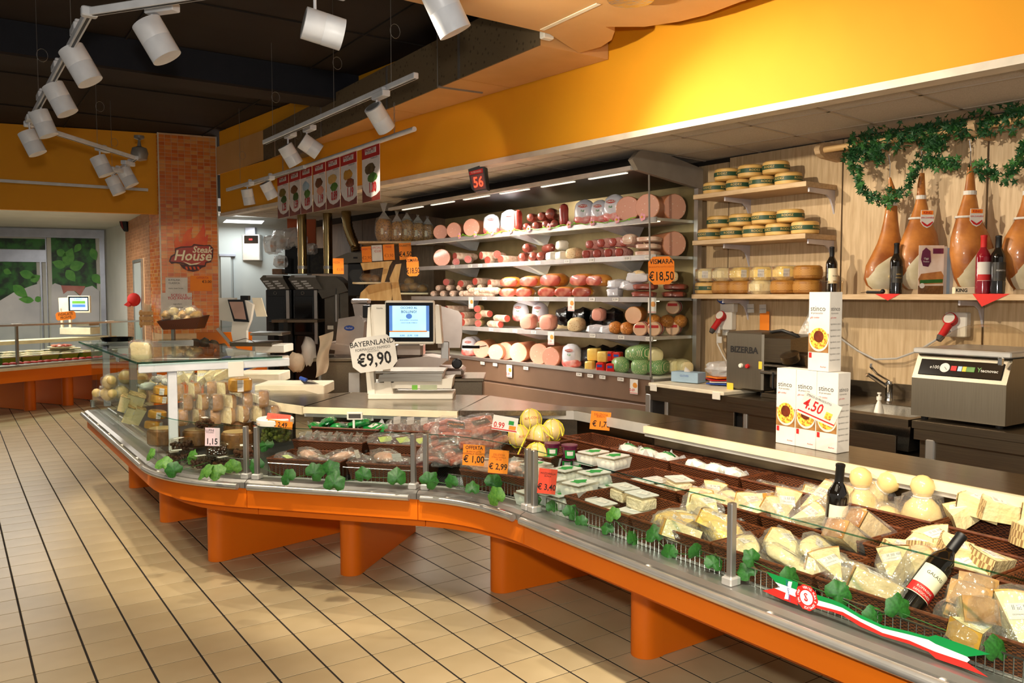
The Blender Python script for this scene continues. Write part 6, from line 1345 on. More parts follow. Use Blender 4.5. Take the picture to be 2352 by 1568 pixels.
for y0, y1 in ((1.1, 2.44), (2.46, 3.0), (3.0, ye)): MB().prism([(Wx(y0)-.012, y0), (Wx(y0), y0), (Wx(y1), y1), (Wx(y1)-.012, y1)], BZ, BZ+.10).build('splashback', 'steel_dark', bench)
sink = T('steel_sink_unit', 'stainless steel sink unit between bench and vacuum machine', 'sink'); sy0, sy1 = 2.46, 3.0
MB().prism([(BX, sy0), (BX+.10, sy0), (BX+.10, sy1), (BX, sy1)], BZ-.04, BZ).build('rim', 'steel_dark', sink); MB().prism([(BX+.52, sy0), (Wx(sy0), sy0), (Wx(sy1), sy1), (BX+.52, sy1)], BZ-.04, BZ).build('rim', 'steel_dark', sink)
for y0, y1 in ((sy0, sy0+.04), (sy1-.04, sy1)): MB().box((BX+.31, (y0+y1)/2, BZ-.02), (.42, y1-y0, .04)).build('rim', 'steel_dark', sink)
MB().add([(BX+.10, sy0+.04, BZ-.005), (BX+.52, sy0+.04, BZ-.005), (BX+.52, sy1-.04, BZ-.005), (BX+.10, sy1-.04, BZ-.005), (BX+.13, sy0+.07, BZ-.2), (BX+.49, sy0+.07, BZ-.2), (BX+.49, sy1-.07, BZ-.2), (BX+.13, sy1-.07, BZ-.2)], [(4, 5, 6, 7), (0, 1, 5, 4), (1, 2, 6, 5), (2, 3, 7, 6), (3, 0, 4, 7)]).build('basin', 'steel', sink)
MB().cbox((BX+.03, (sy0+sy1)/2, .45), (.02, sy1-sy0-.16, .70), .003).build('door', 'steel_dark', sink); MB().box((BX+.34, (sy0+sy1)/2, .35), (.58, sy1-sy0-.02, .66)).build('carcass', 'steel_dark', sink)
b2 = T('steel_bench', 'right stainless steel bench under the vacuum machine', 'bench'); bwt(1.0, 2.44, 'worktop', b2); MB().box((BX+.02, 1.72, BZ-.07), (.03, 1.42, .06)).build('upper_band', 'steel_dark', b2)
d_ = MB().cbox((BX+.03, 1.7, .45), (.02, 1.3, .72), .003).build('door', 'steel_dark', b2); MB().cbox((BX+.015, 2.34, .45), (.03, .05, .72), .006).build('handle_strip', 'alu', d_); MB().box((BX+.35, 1.72, .43), (.6, 1.40, .80)).build('carcass', 'steel_dark', b2)
# tap and soap
t = T('mixer_tap', 'chrome mixer tap with long lever at the sink', 'tap', PZ(2042, 920, BZ)+Vector((0, .0, 0)), 0); MB().lathe([(.03, 0), (.027, .012), (.024, .02), (.024, .10), (.026, .105), (.02, .125), (0, .128)], 14).build('body', 'chrome', t, smooth=True)
MB().tube([(0, 0, .08), (-.05, .07, .14), (-.075, .10, .165), (-.08, .11, .155)], [.016, .015, .013, .013], 8).build('spout', 'chrome', t, smooth=True); MB().tube([(0, 0, .125), (-.05, .055, .17), (-.075, .085, .215), (-.07, .085, .235)], [.006, .007, .009, .008], 8).build('lever', 'chrome', t, smooth=True)
t = T('soap_bottle', 'translucent white pump bottle in the sink', 'bottle', PZ(1992, 948, BZ-.03)+Vector((.12, 0, -.06))); MB().lathe([(.03, 0), (.036, .01), (.036, .06), (.024, .10), (.013, .12), (.013, .13)], 14, sy=.7).build('bottle', 'white_plastic', t, smooth=True); MB().lathe([(.016, .13), (.016, .15), (.006, .152), (.006, .165), (.012, .166), (.012, .175)], 10).build('pump', 'white_plastic', t, smooth=True)
# vacuum machine
f = LF(2215, 970, PZ(2240, 985, BZ).xy.dot(Vector((math.sin(YAW), math.cos(YAW))))+.02); vm = T('vacuum_machine', 'stainless vacuum packing machine with domed clear lid', 'machine', (BX+.34, 1.95, BZ+.03), 0)
VA = PX(2092, 950, BX+.06); VB = PX(2308, 985, BX+.06); w = VA.y-VB.y; cy = (VA.y+VB.y)/2; vm.location = (BX+.06, cy, BZ+.02); hh = PX(2112, 812, BX+.12).z-BZ-.02
PR = Matrix.Rotation(PI/2, 4, 'X')
MB().prism([(0, 0), (.56, 0), (.56, hh), (.06, hh), (0, hh*.62)], -w/2, w/2, PR).build('body', 'brushed', vm)
for sy in (-1, 1):
    for x in (.05, .5): MB().lathe([(.018, -.02), (.018, .005)], 10, Matrix.Translation((x, sy*(w/2-.05), 0))).build('foot', 'rubber', vm)
a = math.atan2(.06, hh*.38); M = Matrix.Translation((.028, 0, hh*.80)) @ Matrix.Rotation(-PI/2, 4, 'Z') @ Matrix.Rotation(PI/2-a, 4, 'X')
pn = MB().cbox((0, 0, .003), (w*.88, hh*.27, .006), .002).build('control_panel', 'black_gloss', vm); pn.matrix_local = M
text('e100', .026, 'white_paper', pn, (-w*.27, 0, .0075)); MB().lathe([(.026, .006), (.026, .010), (0, .0101)], 20, Matrix.Translation((-w*.155, 0, 0))).build('gauge', 'white_paper', pn, smooth=True); MB().box((-w*.155+.006, -.004, .0108), (.022, .002, .001), rz=-.8).build('gauge_needle', 'ink', pn)
for x, wd_, m in ((-.06, .03, 'ink_red'), (.005, .022, 'box_blue'), (.055, .022, 'flower_yellow'), (.115, .045, 'leaf_light')): MB().cbox((w*x, 0, .007), (wd_, .028, .004), .001).build('button', m, pn)
text('Y', .034, 'leaf_light', pn, (w*.205, 0, .0075), bold=.02); text('tecnovac', .024, 'white_paper', pn, (w*.31, -.002, .0075), bold=.01)
MB().cbox((.30, 0, hh+.02), (.56, w*1.04, .03), .006).build('lid_frame', 'alu_light', vm)
def dome(u, v): x, y = (u-.5)*2, (v-.5)*2; return (.30+.25*x, y*w*.43, hh+.036+.13*max(0, (1-x**4))*max(0, (1-abs(y)**2.4)))
MB().sheet(dome, 12, 16).build('domed_lid', 'acrylic', vm, smooth=True); MB().tube([dome(0, v/16) for v in range(17)], .004, 5).build('lid_edge', 'acrylic', vm)
MB().cbox((.0, -w/2+.03, hh-.01), (.03, .02, .04), .004).build('latch', 'chrome', vm)
# cutting board with clamps at the far right, and at the left bench
for lab, y0, y1, x1, cl in (('white cutting board on the right steel bench', .9, 1.58, .35, (1.42,)), ('white cutting board on the left end of the steel bench', 3.74, 4.46, .42, (4.40, 3.80))):
    t = T('cutting_board', lab, 'board', (0, 0, BZ), 0, 'white cutting boards'); MB().cbox((BX-.01+x1/2, (y0+y1)/2, .014), (x1, y1-y0, .026), .004).build('board', 'cream_plastic', t)
    for y in cl: MB().cbox((BX-.014, y, -.005), (.006, .07, .05), .004).build('clamp', 'white_plastic', t)
# tenderiser machine
ma, mb_ = PX(1670, 905, BX+.16), PX(1755, 925, BX+.16); cy = (ma.y+mb_.y)/2; w = ma.y-mb_.y; top = PX(1700, 762, BX+.2).z-BZ
t = T('meat_tenderiser', 'stainless meat processing machine reading BIZERBA on the bench', 'machine', (BX+.14, cy, BZ), 0)
MB().cbox((.17, 0, top/2+.02), (.34, w, top-.03), .012).build('housing', 'brushed', t)
for x in (.05, .3):
    for y in (-1, 1): MB().lathe([(.014, 0), (.010, .012), (.016, .036)], 8, Matrix.Translation((x, y*(w/2-.04), 0))).build('foot', 'rubber', t)
text('BIZERBA', .058, 'ink', t, (-.0015, .0, top*.72), (PI/2, 0, -PI/2), .03, sx=w/.058/4.6*.9)
for y, m in ((.02, 'white_plastic'), (-.035, 'ink_red')): MB().lathe([(.016, 0), (.013, .014), (0, .016)], 12, Matrix.Translation((-.001, y, top*.47)) @ Matrix.Rotation(-PI/2, 4, 'Y')).build('switch', m, t, smooth=True)
MB().cbox((-.001, w*.36, .05), (.002, .055, .045), .0006).build('warning_label', 'flower_yellow', t); MB().cbox((-.001, -w*.44, top*.5), (.002, .028, .05), .0006).build('warning_label', 'flower_yellow', t)
hx = .16
MB().prism([(.02, top*.56), (.28, top*.56), (.30, top*.98), (.02, top*.93)], .0, .20, Matrix.Translation((0, -w/2+.0, 0)) @ PR).build('hopper', 'steel_dark', t); MB().tube([(.10, -w/2+.02, top+.005), (.09, -w/2-.08, top+.02), (.12, -w/2-.17, top-.01), (.15, -w/2-.19, top-.05)], .011, 8).build('handle', 'black', t, smooth=True)
MB().lathe([(.055, 0), (.06, .01), (.06, .05), (.03, .06)], 16, Matrix.Translation((.0, -w/2-.22, top*.60)) @ Matrix.Rotation(-.4, 4, 'Y')).build('knob', 'steel_dark', t, smooth=True)
MB().lathe([(.05, 0), (.055, .02), (.055, .30), (.05, .32)], 14, Matrix.Translation((.12, -w/2+.05, top*.60)) @ Matrix.Rotation(PI/2, 4, 'X')).build('roller_housing', 'steel_dark', t, smooth=True)
MB().cbox((.16, -w/2-.16, top*.40), (.36, .34, .02), .004).build('tray', 'steel', t); MB().cbox((.17, -w/2-.14, .015), (.34, .30, .03), .004).build('base_plate', 'steel_dark', t)
t = T('steel_pan', 'deep stainless pan with black handle under the machine outlet', 'pan', (BX+.16, cy-w/2-.15, BZ+.032)); MB().cbox((.13, 0, .095), (.28, .25, .17), .03).build('pan', 'steel_dark', t, smooth=True); MB().cbox((.13, 0, .182), (.31, .28, .012), .004).build('rim', 'steel', t); MB().tube([(-.01, .05, .14), (-.04, .05, .14), (-.04, .05, .04), (-.01, .05, .04)], .008, 8).build('handle', 'black', t, smooth=True)
# small things on the left board
t = T('glove_box', 'pale blue box of gloves on the cutting board', 'box', PZ(1572, 878, BZ+.03)+Vector((.04, 0, 0)), .25); MB().cbox((0, 0, .04), (.12, .22, .075), .002).build('carton', 'box_blue', t); text('GLOVES', .02, 'ink_blue', t, (-.0605, 0, .05), (PI/2, 0, -PI/2)); MB().sheet(lambda u, v: ((u-.5)*.04, (v-.5)*.05, .078+.035*math.sin(PI*u)*v), 4, 4).build('tissue', 'white_paper', t)
t = T('paper_pile', 'pile of bags and coloured leaflets beside the machine', 'papers', PZ(1640, 885, BZ+.03)+Vector((.1, 0, 0)), .4)
for k, (m, h_, s) in enumerate((('ink_blue', .01, (.18, .2)), ('white_paper', .022, (.17, .18)), ('ink_red', .034, (.16, .2)), ('orange_paper', .05, (.15, .16)))): MB().cbox((.01*k, .01*k, h_), (s[0], s[1], .008), .002, rz=.3*k).build('leaflet', m, t)
MB().ball((.02, .02, .11), (.09, .12, .06), 12, 8, nz=.3, seed=5).build('film_bag', 'film_dense', t)
t = T('plastic_bag_roll', 'clear plastic bags hanging from a hook on the wall shelf', 'bag', PW(1868, 705, .30), -YAW); f = LF(1868, 705, 1); k_ = PW(1868, 705, .30).xy.dot(Vector((math.sin(YAW), math.cos(YAW))))/FPX
MB().sheet(lambda u, v: (k_*((-8+v*-38)*(1-u)+(14+v*18)*u)+.008*math.sin(9*v+5*u), .02*math.sin(6*u+4*v), -k_*v*118), 8, 12).build('bag', 'film_dense', t); MB().sheet(lambda u, v: (k_*((-4+v*-20)*(1-u)+(16+v*22)*u), -.03+.02*math.sin(7*u+3*v), -k_*v*115), 6, 10).build('bag', 'film_dense', t); MB().tube([(0, 0, 0), (0, 0, .03), (.01, 0, .045), (.02, 0, .035)], .003, 5).build('hook', 'chrome', t)
# sockets and cable
def socket(lab, px, py, up):
    t = T('power_socket', lab, 'socket', PW(px, py, .0), R(WA)); MB().cbox((-.03, 0, 0), (.06, .13, .15), .006).build('box', 'white_plastic', t)
    M = Matrix.Translation((-.06, .02, .02)) @ Matrix.Rotation(-PI/2+.5, 4, 'Y'); MB().lathe([(.036, 0), (.04, .01), (.04, .04), (.034, .044)], 16, M).build('flap_ring', 'ink_red' if up else 'ink_blue', t, smooth=True); MB().lathe([(.033, .0445), (0, .046)], 16, M).build('flap', 'white_plastic', t)
    if up: MB().tube([(-.10, .02, 0), (-.15, .04, -.07)], [.024, .022], 10).build('plug', 'ink_red', t, smooth=True); MB().tube([(-.15, .04, -.07), (-.165, .046, -.095)], [.024, .016], 10).build('plug_grip', 'ink_grey', t, smooth=True)
    return t
socket('red industrial socket with plug on the wall above the vacuum machine', 2205, 745, 1); socket('blue capped wall socket beside the chiller', 1680, 695, 0); socket('red capped wall socket with plug beside the chiller', 1676, 735, 1)
t = T('wall_switch', 'small white switch plate low on the wall beside the chiller', 'switch', PW(1668, 757, 0), R(WA)); MB().cbox((-.006, 0, 0), (.012, .06, .09), .004).build('plate', 'white_plastic', t); MB().cbox((-.013, 0, 0), (.004, .03, .05), .002).build('rocker', 'alu_light', t)
t = T('power_cable', 'grey power cable sagging along the wall from the red socket', 'cable'); pts = [PW(x, y, .08) for x, y in ((2183, 760), (2150, 780), (2110, 805), (2060, 823), (2010, 825), (1970, 805), (1935, 780), (1905, 755), (1890, 740))]; MB().tube(pts, .007, 6).build('cable', 'ink_grey' if 0 else mat('cable_grey', 'b9b3aa', .5), t, smooth=True)
t = T('power_cable', 'grey cable looped over the hook above the plastic bags', 'cable'); pts = [PW(x, y, .12) for x, y in ((1922, 790), (1916, 750), (1905, 710), (1890, 692), (1875, 690), (1867, 700), (1866, 720))]; MB().tube(pts, .007, 6).build('cable', 'cable_grey', t, smooth=True)
t = T('power_cable', 'white cable with tags running down beside the tenderiser', 'cable'); pts = [PW(x, y, .10) for x, y in ((1652, 735), (1647, 760), (1648, 790), (1660, 815), (1672, 835))]; MB().tube(pts, .006, 6).build('cable', 'white_plastic', t, smooth=True)
for x, y in ((1648, 757), (1652, 780)): p = PW(x, y, .11); MB().box((p.x, p.y, p.z), (.004, .045, .05), rz=.2).build('cable_tag', 'white_paper', t)
card('wall_note', 'plain orange note pinned to the wood wall', 'note', 1756, 737, PW(1756, 737, .02).xy.dot(Vector((math.sin(YAW), math.cos(YAW)))), 26, 44, 'orange_paper', (), .0, yaw=-PI/2+R(WA))
for i, (x, y) in enumerate(((1724, 708), (1752, 709))): card('wall_note', '%s small white note pinned to the wood wall' % ('left', 'right')[i], 'note', x, y, PW(x, y, .025).xy.dot(Vector((math.sin(YAW), math.cos(YAW)))), 18, 20, 'white_paper', (('promemoria', 0, 0, 3, 'ink_grey', N0),), .05, yaw=-PI/2+R(WA))
# ------------------------------------------------------------------ stinco boxes on the counter worktop
mat('potato', 'f0c84a', .5, kind='voronoi', col2='a86a20', scale=90, lo=.3, hi=.6); mat('shank', '7a3318', .4, col2='4f1c0c', scale=30); mat('plate', 'd8d2c8', .4)
def k_stinco():
    t = T('stinco_box', '-', 'box'); w, d, h = .105, .085, .34
    MB().cbox((0, 0, h/2), (w, d, h), .0015).build('carton', 'white_paper', t)
    for rz, ww, o in ((0, w, d/2), (PI/2, d, w/2)):
        M = Matrix.Rotation(rz, 4, 'Z'); p = M @ Vector((-ww*.05, -o-.001, h*.79)); text('stinco', ww*.30, 'ink_grey', t, p, (PI/2, 0, rz)); p = M @ Vector((-ww*.1, -o-.001, h*.735)); text('di prosciutto', ww*.11, 'ink_grey', t, p, (PI/2, 0, rz)); p = M @ Vector((-ww*.2, -o-.001, h*.68)); text('già cotto', ww*.12, 'ink_red', t, p, (PI/2, 0, rz), shear=.3)
    def disc(rx, rz_, cz, y, m, nm): MB().prism([(rx*math.cos(2*PI*i/24)+(w*.02), rz_*math.sin(2*PI*i/24)+cz) for i in range(24)], d/2+y, d/2+y+.0004, Matrix.Rotation(PI/2, 4, 'X')).build(nm, m, t)
    MB().box((.0, -d/2-.0006, h*.36), (w*.96, .0006, h*.24)).build('table_print', 'rind_brown', t)
    disc(w*.46, h*.15, h*.40, .0012, 'plate', 'plate_print'); disc(w*.43, h*.135, h*.415, .0018, 'potato', 'potato_print'); disc(w*.24, h*.075, h*.44, .0024, 'shank', 'meat_print')
    for i in range(7): p = Vector((w/2+.0008, -.002, h*(.60-.075*i))); text('ingredienti e valori', .009, 'ink_grey', t, p, (PI/2, 0, PI/2))
    MB().box((-w*.38, -d/2-.001, h*.20), (.014, .0006, .022)).build('logo', 'ink_red', t); text('Auchan', .010, 'ink_red', t, (w*.25, -d/2-.001, h*.06), (PI/2, 0, 0)); return t
BUILD['stinco'] = k_stinco
k0 = PZ(1842, 1026, .906)
th_ = 1.0; RT_ = Vector((math.cos(YAW), -math.sin(YAW), 0)); FW_ = Vector((math.sin(YAW), math.cos(YAW), 0)); sx_ = RT_*math.cos(th_)-FW_*math.sin(th_); k0 = PZ(1826, 1022, .906)+FW_*.05
for i, lab in enumerate(('left white stinco box of the lower row of three', 'middle white stinco box of the lower row, behind the price card', 'right white stinco box of the lower row of three')): put('stinco', lab, k0+sx_*.107*i, -YAW-th_, group='stinco cartons')
put('stinco', 'single white stinco box standing on top of the lower three', k0+sx_*.165+Vector((0, 0, .341)), -YAW-th_, group='stinco cartons')
card('price_card', 'white tilted card reading 4.50 leaning on the stinco boxes', 'price card', 1882, 940, 3.30, 92, 52, 'white_paper', (('4.50', -16, 0, 26, 'ink_red', BD), ('STINCO DI PROSCIUTTO', -10, -20, 5, 'ink', N0), ('#', (25, 16), 6, 16, 'potato', 0), ('#', (0, 92), 20, 3, 'ink_red', 0)), -.42)
def fl_(f): return f.py+(f.o.z-.001)/f.k   # pixel row of the floor under a local frame
# ------------------------------------------------------------------ counter scale with screen
mat('screen', 'a9d4ee', .3, emit=.9, col2='8fc0e4', scale=3); mat('screen_blue', '4a74b8', .3, emit=.6); mat('screen_orange', 'c8781e', .3, emit=.5); mat('ink_emit', '1a1f3a', .5); mat('lcd', 'b9c0a0', .4); mat('lcd_green', '6fae3a', .4, emit=.2)
f = LF(942, 917, 5.30); t = f.thing('counter_scale', 'white counter scale with tilted customer screen and steel weighing tray', 'scale')
f.box(845, 905, 1040, 917, 0, .30, 'base_slab', 'white_plastic', t, .004)
f.poly([(848, 906), (902, 906), (900, 893), (1036, 893), (1040, 868), (1010, 872), (905, 876), (902, 880), (850, 880)], .03, .26, 'body', 'white_plastic', t)
f.box(945, 885, 958, 896, .027, .031, 'green_button', 'lcd_green', t, .001); f.box(964, 885, 1003, 896, .027, .031, 'display', 'lcd', t, .001)
f.poly([(868, 876), (1014, 876), (1016, 858), (1005, 852), (872, 860)], .0, .24, 'weighing_tray', 'steel', t); f.box(862, 852, 1020, 857, -.01, .30, 'tray_top', 'steel', t, .003)
f.poly([(843, 905), (860, 905), (856, 830), (850, 705), (846, 706), (838, 830)], .02, .10, 'column', 'white_plastic', t); f.poly([(884, 905), (900, 905), (888, 790), (872, 790)], .02, .06, 'column', 'white_plastic', t)
f.poly([(846, 790), (890, 790), (890, 700), (852, 700)], .05, .20, 'printer_housing', 'white_plastic', t); f.text('bizerba', 871, 708, 5, 'ink_grey', t, .048)
f.poly([(998, 700), (1008, 702), (1014, 790), (1000, 790)], .06, .20, 'side_housing', 'white_plastic', t)
h = f.box(886, 690, 999, 790, .0, .05, 'screen_housing', 'white_plastic', t, .008); f.box(888, 695, 996, 784, -.003, .0, 'bezel', 'black_gloss', h, .001); s_ = f.box(896, 702, 987, 774, -.0045, -.003, 'screen', 'screen', h, .0004)
f.box(896, 702, 903, 760, -.006, -.0045, 'screen_edge', 'screen_blue', h, .0002); f.box(980, 702, 987, 760, -.006, -.0045, 'screen_edge', 'screen_blue', h, .0002); f.box(896, 759, 982, 762, -.006, -.0045, 'screen_bar', 'screen_orange', h, .0002)
for tx, y, s in (('OCCHIO AL', 707, 7), ('BOLLINO!', 716, 8), ('BUON GIORNO CI RAGGIUNGA', 735, 2.8), ('IL BANCO SALUMI E FORMAGGI', 741, 2.6), ('0,000    20,90    0,00', 770, 5)): f.text(tx, 941, y, s, 'ink_emit', h, -.0075, .012)
f.poly([(941+7*math.cos(-2*PI*q/16), 726+6*math.sin(-2*PI*q/16)) for q in range(16)], -.007, -.0055, 'screen_icon', 'screen_blue', h)
card('price_card', 'white octagonal card BAYERNLAND 9,90 euro before the scale', 'price card', 858, 812, 5.14, 104, 80, 'white_paper', (('BAYERNLAND', 0, -25, 13, 'ink', (.008, .95)), ('FORMAGGIO PAMIGO', 0, -12, 7, 'ink_grey', (0, .9)), ('STAGIONATO', 0, -6, 4, 'ink_grey', N0), ('€9,90', 0, 14, 31, 'ink', (.02, .82))), .14, cut=16)
# ------------------------------------------------------------------ slicers and steel tables behind the scale
mat('slicer', 'b9aca2', .3, .9, col2='a89a90', scale=4)
for lab, (x0, y0, x1, y1), d in (('steel table under the right slicer', (1000, 868, 1112, 1010), 6.3), ('steel table with grey door under the left slicer', (722, 822, 892, 1010), 6.6)):
    f = LF((x0+x1)/2, y1, d); t = f.thing('steel_table', lab, 'table'); f.box(x0, y0, x1, y0+8, 0, .5, 'table_top', 'steel_dark', t, .004); f.box(x0+6, y0+9, x1-4, fl_(f), .05, .45, 'cabinet', 'steel_dark', t, .004); f.box(x0+10, y0+18, x0+16, fl_(f), .03, .06, 'door_edge', 'alu', t, .003)
    if x0 < 800: f.box(800, 856, 826, 905, .03, .05, 'door_panel', 'alu_light', t, .004)
f = LF(990, 868, 6.25); t = f.thing('meat_slicer', 'steel meat slicer with round blade guard right of the scale', 'slicer')
f.box(908, 846, 1065, 866, .0, .35, 'base', 'slicer', t, .02); f.poly([(905, 845), (1000, 848), (1030, 825), (985, 818), (915, 824)], .0, .30, 'carriage', 'slicer', t)
f.poly([(1004, 800), (1055, 800), (1060, 770), (1060, 726), (1052, 715), (1008, 702), (1000, 740)], .08, .11, 'blade_guard', 'slicer', t); f.box(1012, 785, 1030, 830, .05, .12, 'pusher', 'alu', t, .004); f.box(905, 788, 970, 822, .05, .25, 'motor_housing', 'slicer', t, .02)
M = Matrix.Rotation(PI/2, 4, 'X'); MB().lathe([(.04, 0), (.04, .025), (.03, .04), (0, .042)], 14, Matrix.Translation((f.x(1050), 0, f.z(834))) @ M).build('thickness_knob', 'black', t, smooth=True); MB().tube([(f.x(1062), .0, f.z(796)), (f.x(1102), -.02, f.z(796))], .012, 8).build('handle', 'black', t, smooth=True); MB().tube([(f.x(1102), -.02, f.z(796)), (f.x(1118), -.02, f.z(793))], .004, 6).build('handle_pin', 'chrome', t)
for x in (980, 992): MB().lathe([(.012, 0), (.012, .012)], 10, Matrix.Translation((f.x(x), -.0, f.z(856))) @ M).build('button', 'white_plastic', t)
f = LF(800, 822, 6.7); t = f.thing('meat_slicer', 'steel meat slicer with blue oval badge and cloth, left of the scale', 'slicer')
f.poly([(768, 818), (830, 822), (838, 740), (826, 724), (778, 732)], .0, .12, 'body', 'slicer', t, True); f.poly([(748, 800), (830, 810), (826, 796), (756, 786)], -.05, .25, 'tray', 'slicer', t); f.poly([(815, 735), (845, 740), (838, 690), (806, 686)], .05, .12, 'arm', 'slicer', t); f.box(806, 686, 846, 698, .02, .16, 'arm_head', 'slicer', t, .01); f.box(766, 808, 812, 830, 0, .3, 'foot_block', 'slicer', t, .02); MB().ball((f.x(803), -.004, f.z(753)), (.042, .004, .022), 16, 6).build('badge', 'ink_blue', t, smooth=True); f.text('Berkel', 803, 753, 6, 'white_paper', t, -.01); f.box(834, 700, 850, 730, .0, .06, 'guard', 'black', t, .006)
f = LF(748, 830, 6.45); t = f.thing('cloth', 'beige cloth hanging over the left slicer', 'cloth'); MB().sheet(lambda u, v: (f.x(735+30*v*(1-u)-12*u+ (22*(1-v)))+ .012*math.sin(7*u+5*v), .03*math.sin(6*v+3*u), f.z(766+102*v-8*u*(1-v)+12*u*v)+0) if 0 else (f.x((733+v*-8)*(1-u)+(768-20*v)*u)+.008*math.sin(9*v), .025*math.sin(5*v+4*u), f.z(772+95*v-(12*u))), 6, 12).build('fabric', mat('cloth', 'c9b49a', .9, col2='bda88e', scale=12), t, smooth=True)
# ------------------------------------------------------------------ left worktop: boards, knives, second scale, small things
for i, (x0, y0, x1, y1, d, dep) in enumerate(((470, 838, 566, 852, 7.3, .30), (486, 858, 640, 880, 6.6, .35), (585, 884, 745, 908, 5.8, .33))):
    f = LF((x0+x1)/2, y1, d); t = f.thing('cutting_board', ('far', 'middle', 'near')[i]+' thick white cutting block on the left worktop', 'board', 'white cutting blocks'); f.box(x0, y0, x1, y1, 0, dep, 'block', 'cream_plastic', t, .006)
for i, (a, b, c, d) in enumerate((((478, 836), (510, 823), (530, 820), 7.25), ((530, 858), (560, 848), (581, 842), 6.6))):
    t = T('knife', ('far', 'near')[i]+' knife with blue handle lying on a cutting block', 'knife', group='blue handled knives'); A, B, Cc = PD(*a, d), PD(*b, d), PD(*c, d); mb = MB(); mb.add([A, B+Vector((0, 0, .012)), B-Vector((0, 0, .008)), A+Vector((.003, .003, 0)), B+Vector((.003, .003, .012))], [(0, 1, 2), (3, 4, 2)]); mb.build('blade', 'chrome', t); MB().tube([B, B.lerp(Cc, .5)+Vector((0, 0, .004)), Cc], [.009, .013, .010], 8).build('handle', 'ink_blue', t, smooth=True)
t = T('scraper', 'blue handled scraper on the near cutting block', 'scraper'); A, B = PD(690, 868, 5.85), PD(718, 878, 5.8); MB().tube([A, A.lerp(B, .5)], .014, 8).build('handle', 'ink_blue', t, smooth=True); MB().add([A.lerp(B, .4)+Vector((-.03, .03, 0)), A.lerp(B, .4)+Vector((.03, -.03, 0)), B+Vector((.035, -.04, -.01)), B+Vector((-.05, .03, -.01))], [(0, 1, 2, 3)]).build('blade', 'steel', t)
f = LF(565, 838, 7.3); t = f.thing('counter_scale', 'white counter scale seen from behind with operator touch screen', 'scale')
f.box(522, 822, 640, 842, .0, .35, 'plinth', 'white_plastic', t, .006); f.poly([(520, 800), (586, 806), (586, 818), (570, 818), (566, 814), (526, 818)], -.02, .04, 'body_end', 'white_plastic', t); f.box(586, 792, 654, 810, .0, .30, 'body', 'white_plastic', t, .006); f.box(530, 786, 626, 795, -.02, .34, 'weighing_tray', 'steel_dark', t, .004); f.box(565, 765, 640, 772, .12, .42, 'rear_tray', 'steel', t, .004)
f.poly([(531, 788), (562, 788), (562, 760), (572, 735), (578, 700), (560, 690), (514, 688), (530, 740), (527, 765)], .06, .12, 'column', 'white_plastic', t); f.poly([(522, 688), (560, 688), (570, 740), (535, 738)], .04, .058, 'touch_screen', 'black_gloss', t); f.poly([(526, 693), (557, 693), (564, 734), (538, 732)], .036, .04, 'screen', mat('screen_dim', '8a6a58', .3, emit=.25), t); f.poly([(492, 684), (533, 684), (533, 742), (494, 736)], .14, .17, 'customer_screen_back', 'white_plastic', t); f.poly([(568, 684), (590, 684), (602, 728), (578, 728)], .16, .18, 'side_panel', 'cream_plastic', t); f.box(546, 679, 565, 690, .1, .16, 'printer_top', 'black', t, .003); MB().tube([(f.x(530), -.03, f.z(786)), (f.x(570), -.05, f.z(776)), (f.x(585), 0, f.z(785))], .003, 5).build('wire_guard', 'chrome', t)
f = LF(325, 826, 5.2); t = f.thing('pasta_pack', 'clear pack of pale pasta standing on the tall glass case', 'pack'); MB().ball((0, 0, f.z(806)), (f.x(349)-f.x(325), .03, .055), 14, 8, e=.5, nz=.15).build('pasta', 'ch_pale', t, smooth=True); film(t, (0, 0, f.z(805)), (.075, .04, .07), 4, .2, .5)
t = T('black_tray', 'round black tray on the glass top behind the tall glass', 'tray', Vector((1.12, 7.27, TZ+.006))); MB().lathe([(.10, 0), (.115, .03), (.125, .032), (.112, .004), (0, .004)], 24).build('tray', 'black_gloss', t, smooth=True)
# ------------------------------------------------------------------ bread counter behind the left module
f = LF(440, 835, 8.4); t = f.thing('bread_counter', 'glass bread counter with brown rolls before the mosaic pillar', 'counter'); f.box(350, 828, 560, fl_(f), 0, .8, 'cabinet', 'orange', t, .006); f.box(345, 822, 565, 830, -.05, .85, 'ledge', 'alu_light', t, .004); f.box(352, 752, 500, 755, .0, .5, 'glass_top', 'glass', t, .001); f.poly([(497, 755), (503, 752), (560, 820), (555, 824)], .0, .02, 'slanted_rail', 'chiller_grey', t); f.poly([(352, 755), (500, 755), (555, 822), (352, 822)], .01, .014, 'front_glass', 'glass', t); f.box(385, 757, 392, 824, .1, .14, 'post', 'alu', t, .003); f.box(405, 768, 540, 824, .55, .57, 'case_back', 'orange', t, .003)
for i, (x, y) in enumerate(((424, 796), (448, 790), (470, 788), (490, 792), (510, 800), (432, 812), (455, 810), (480, 808), (505, 815), (525, 815))):
    p = PD(x, y+10, 8.65); o = T('bread_roll', '%s brown roll in the bread counter' % ORD[i], 'bread', p, .5*i, 'rolls in the bread counter'); MB().ball((0, 0, .05), (.06, .055, .05), 12, 8, nz=.25, seed=i).build('roll', mat('bread', '6a5230', .7, col2='4a371e', scale=18), o, smooth=True)
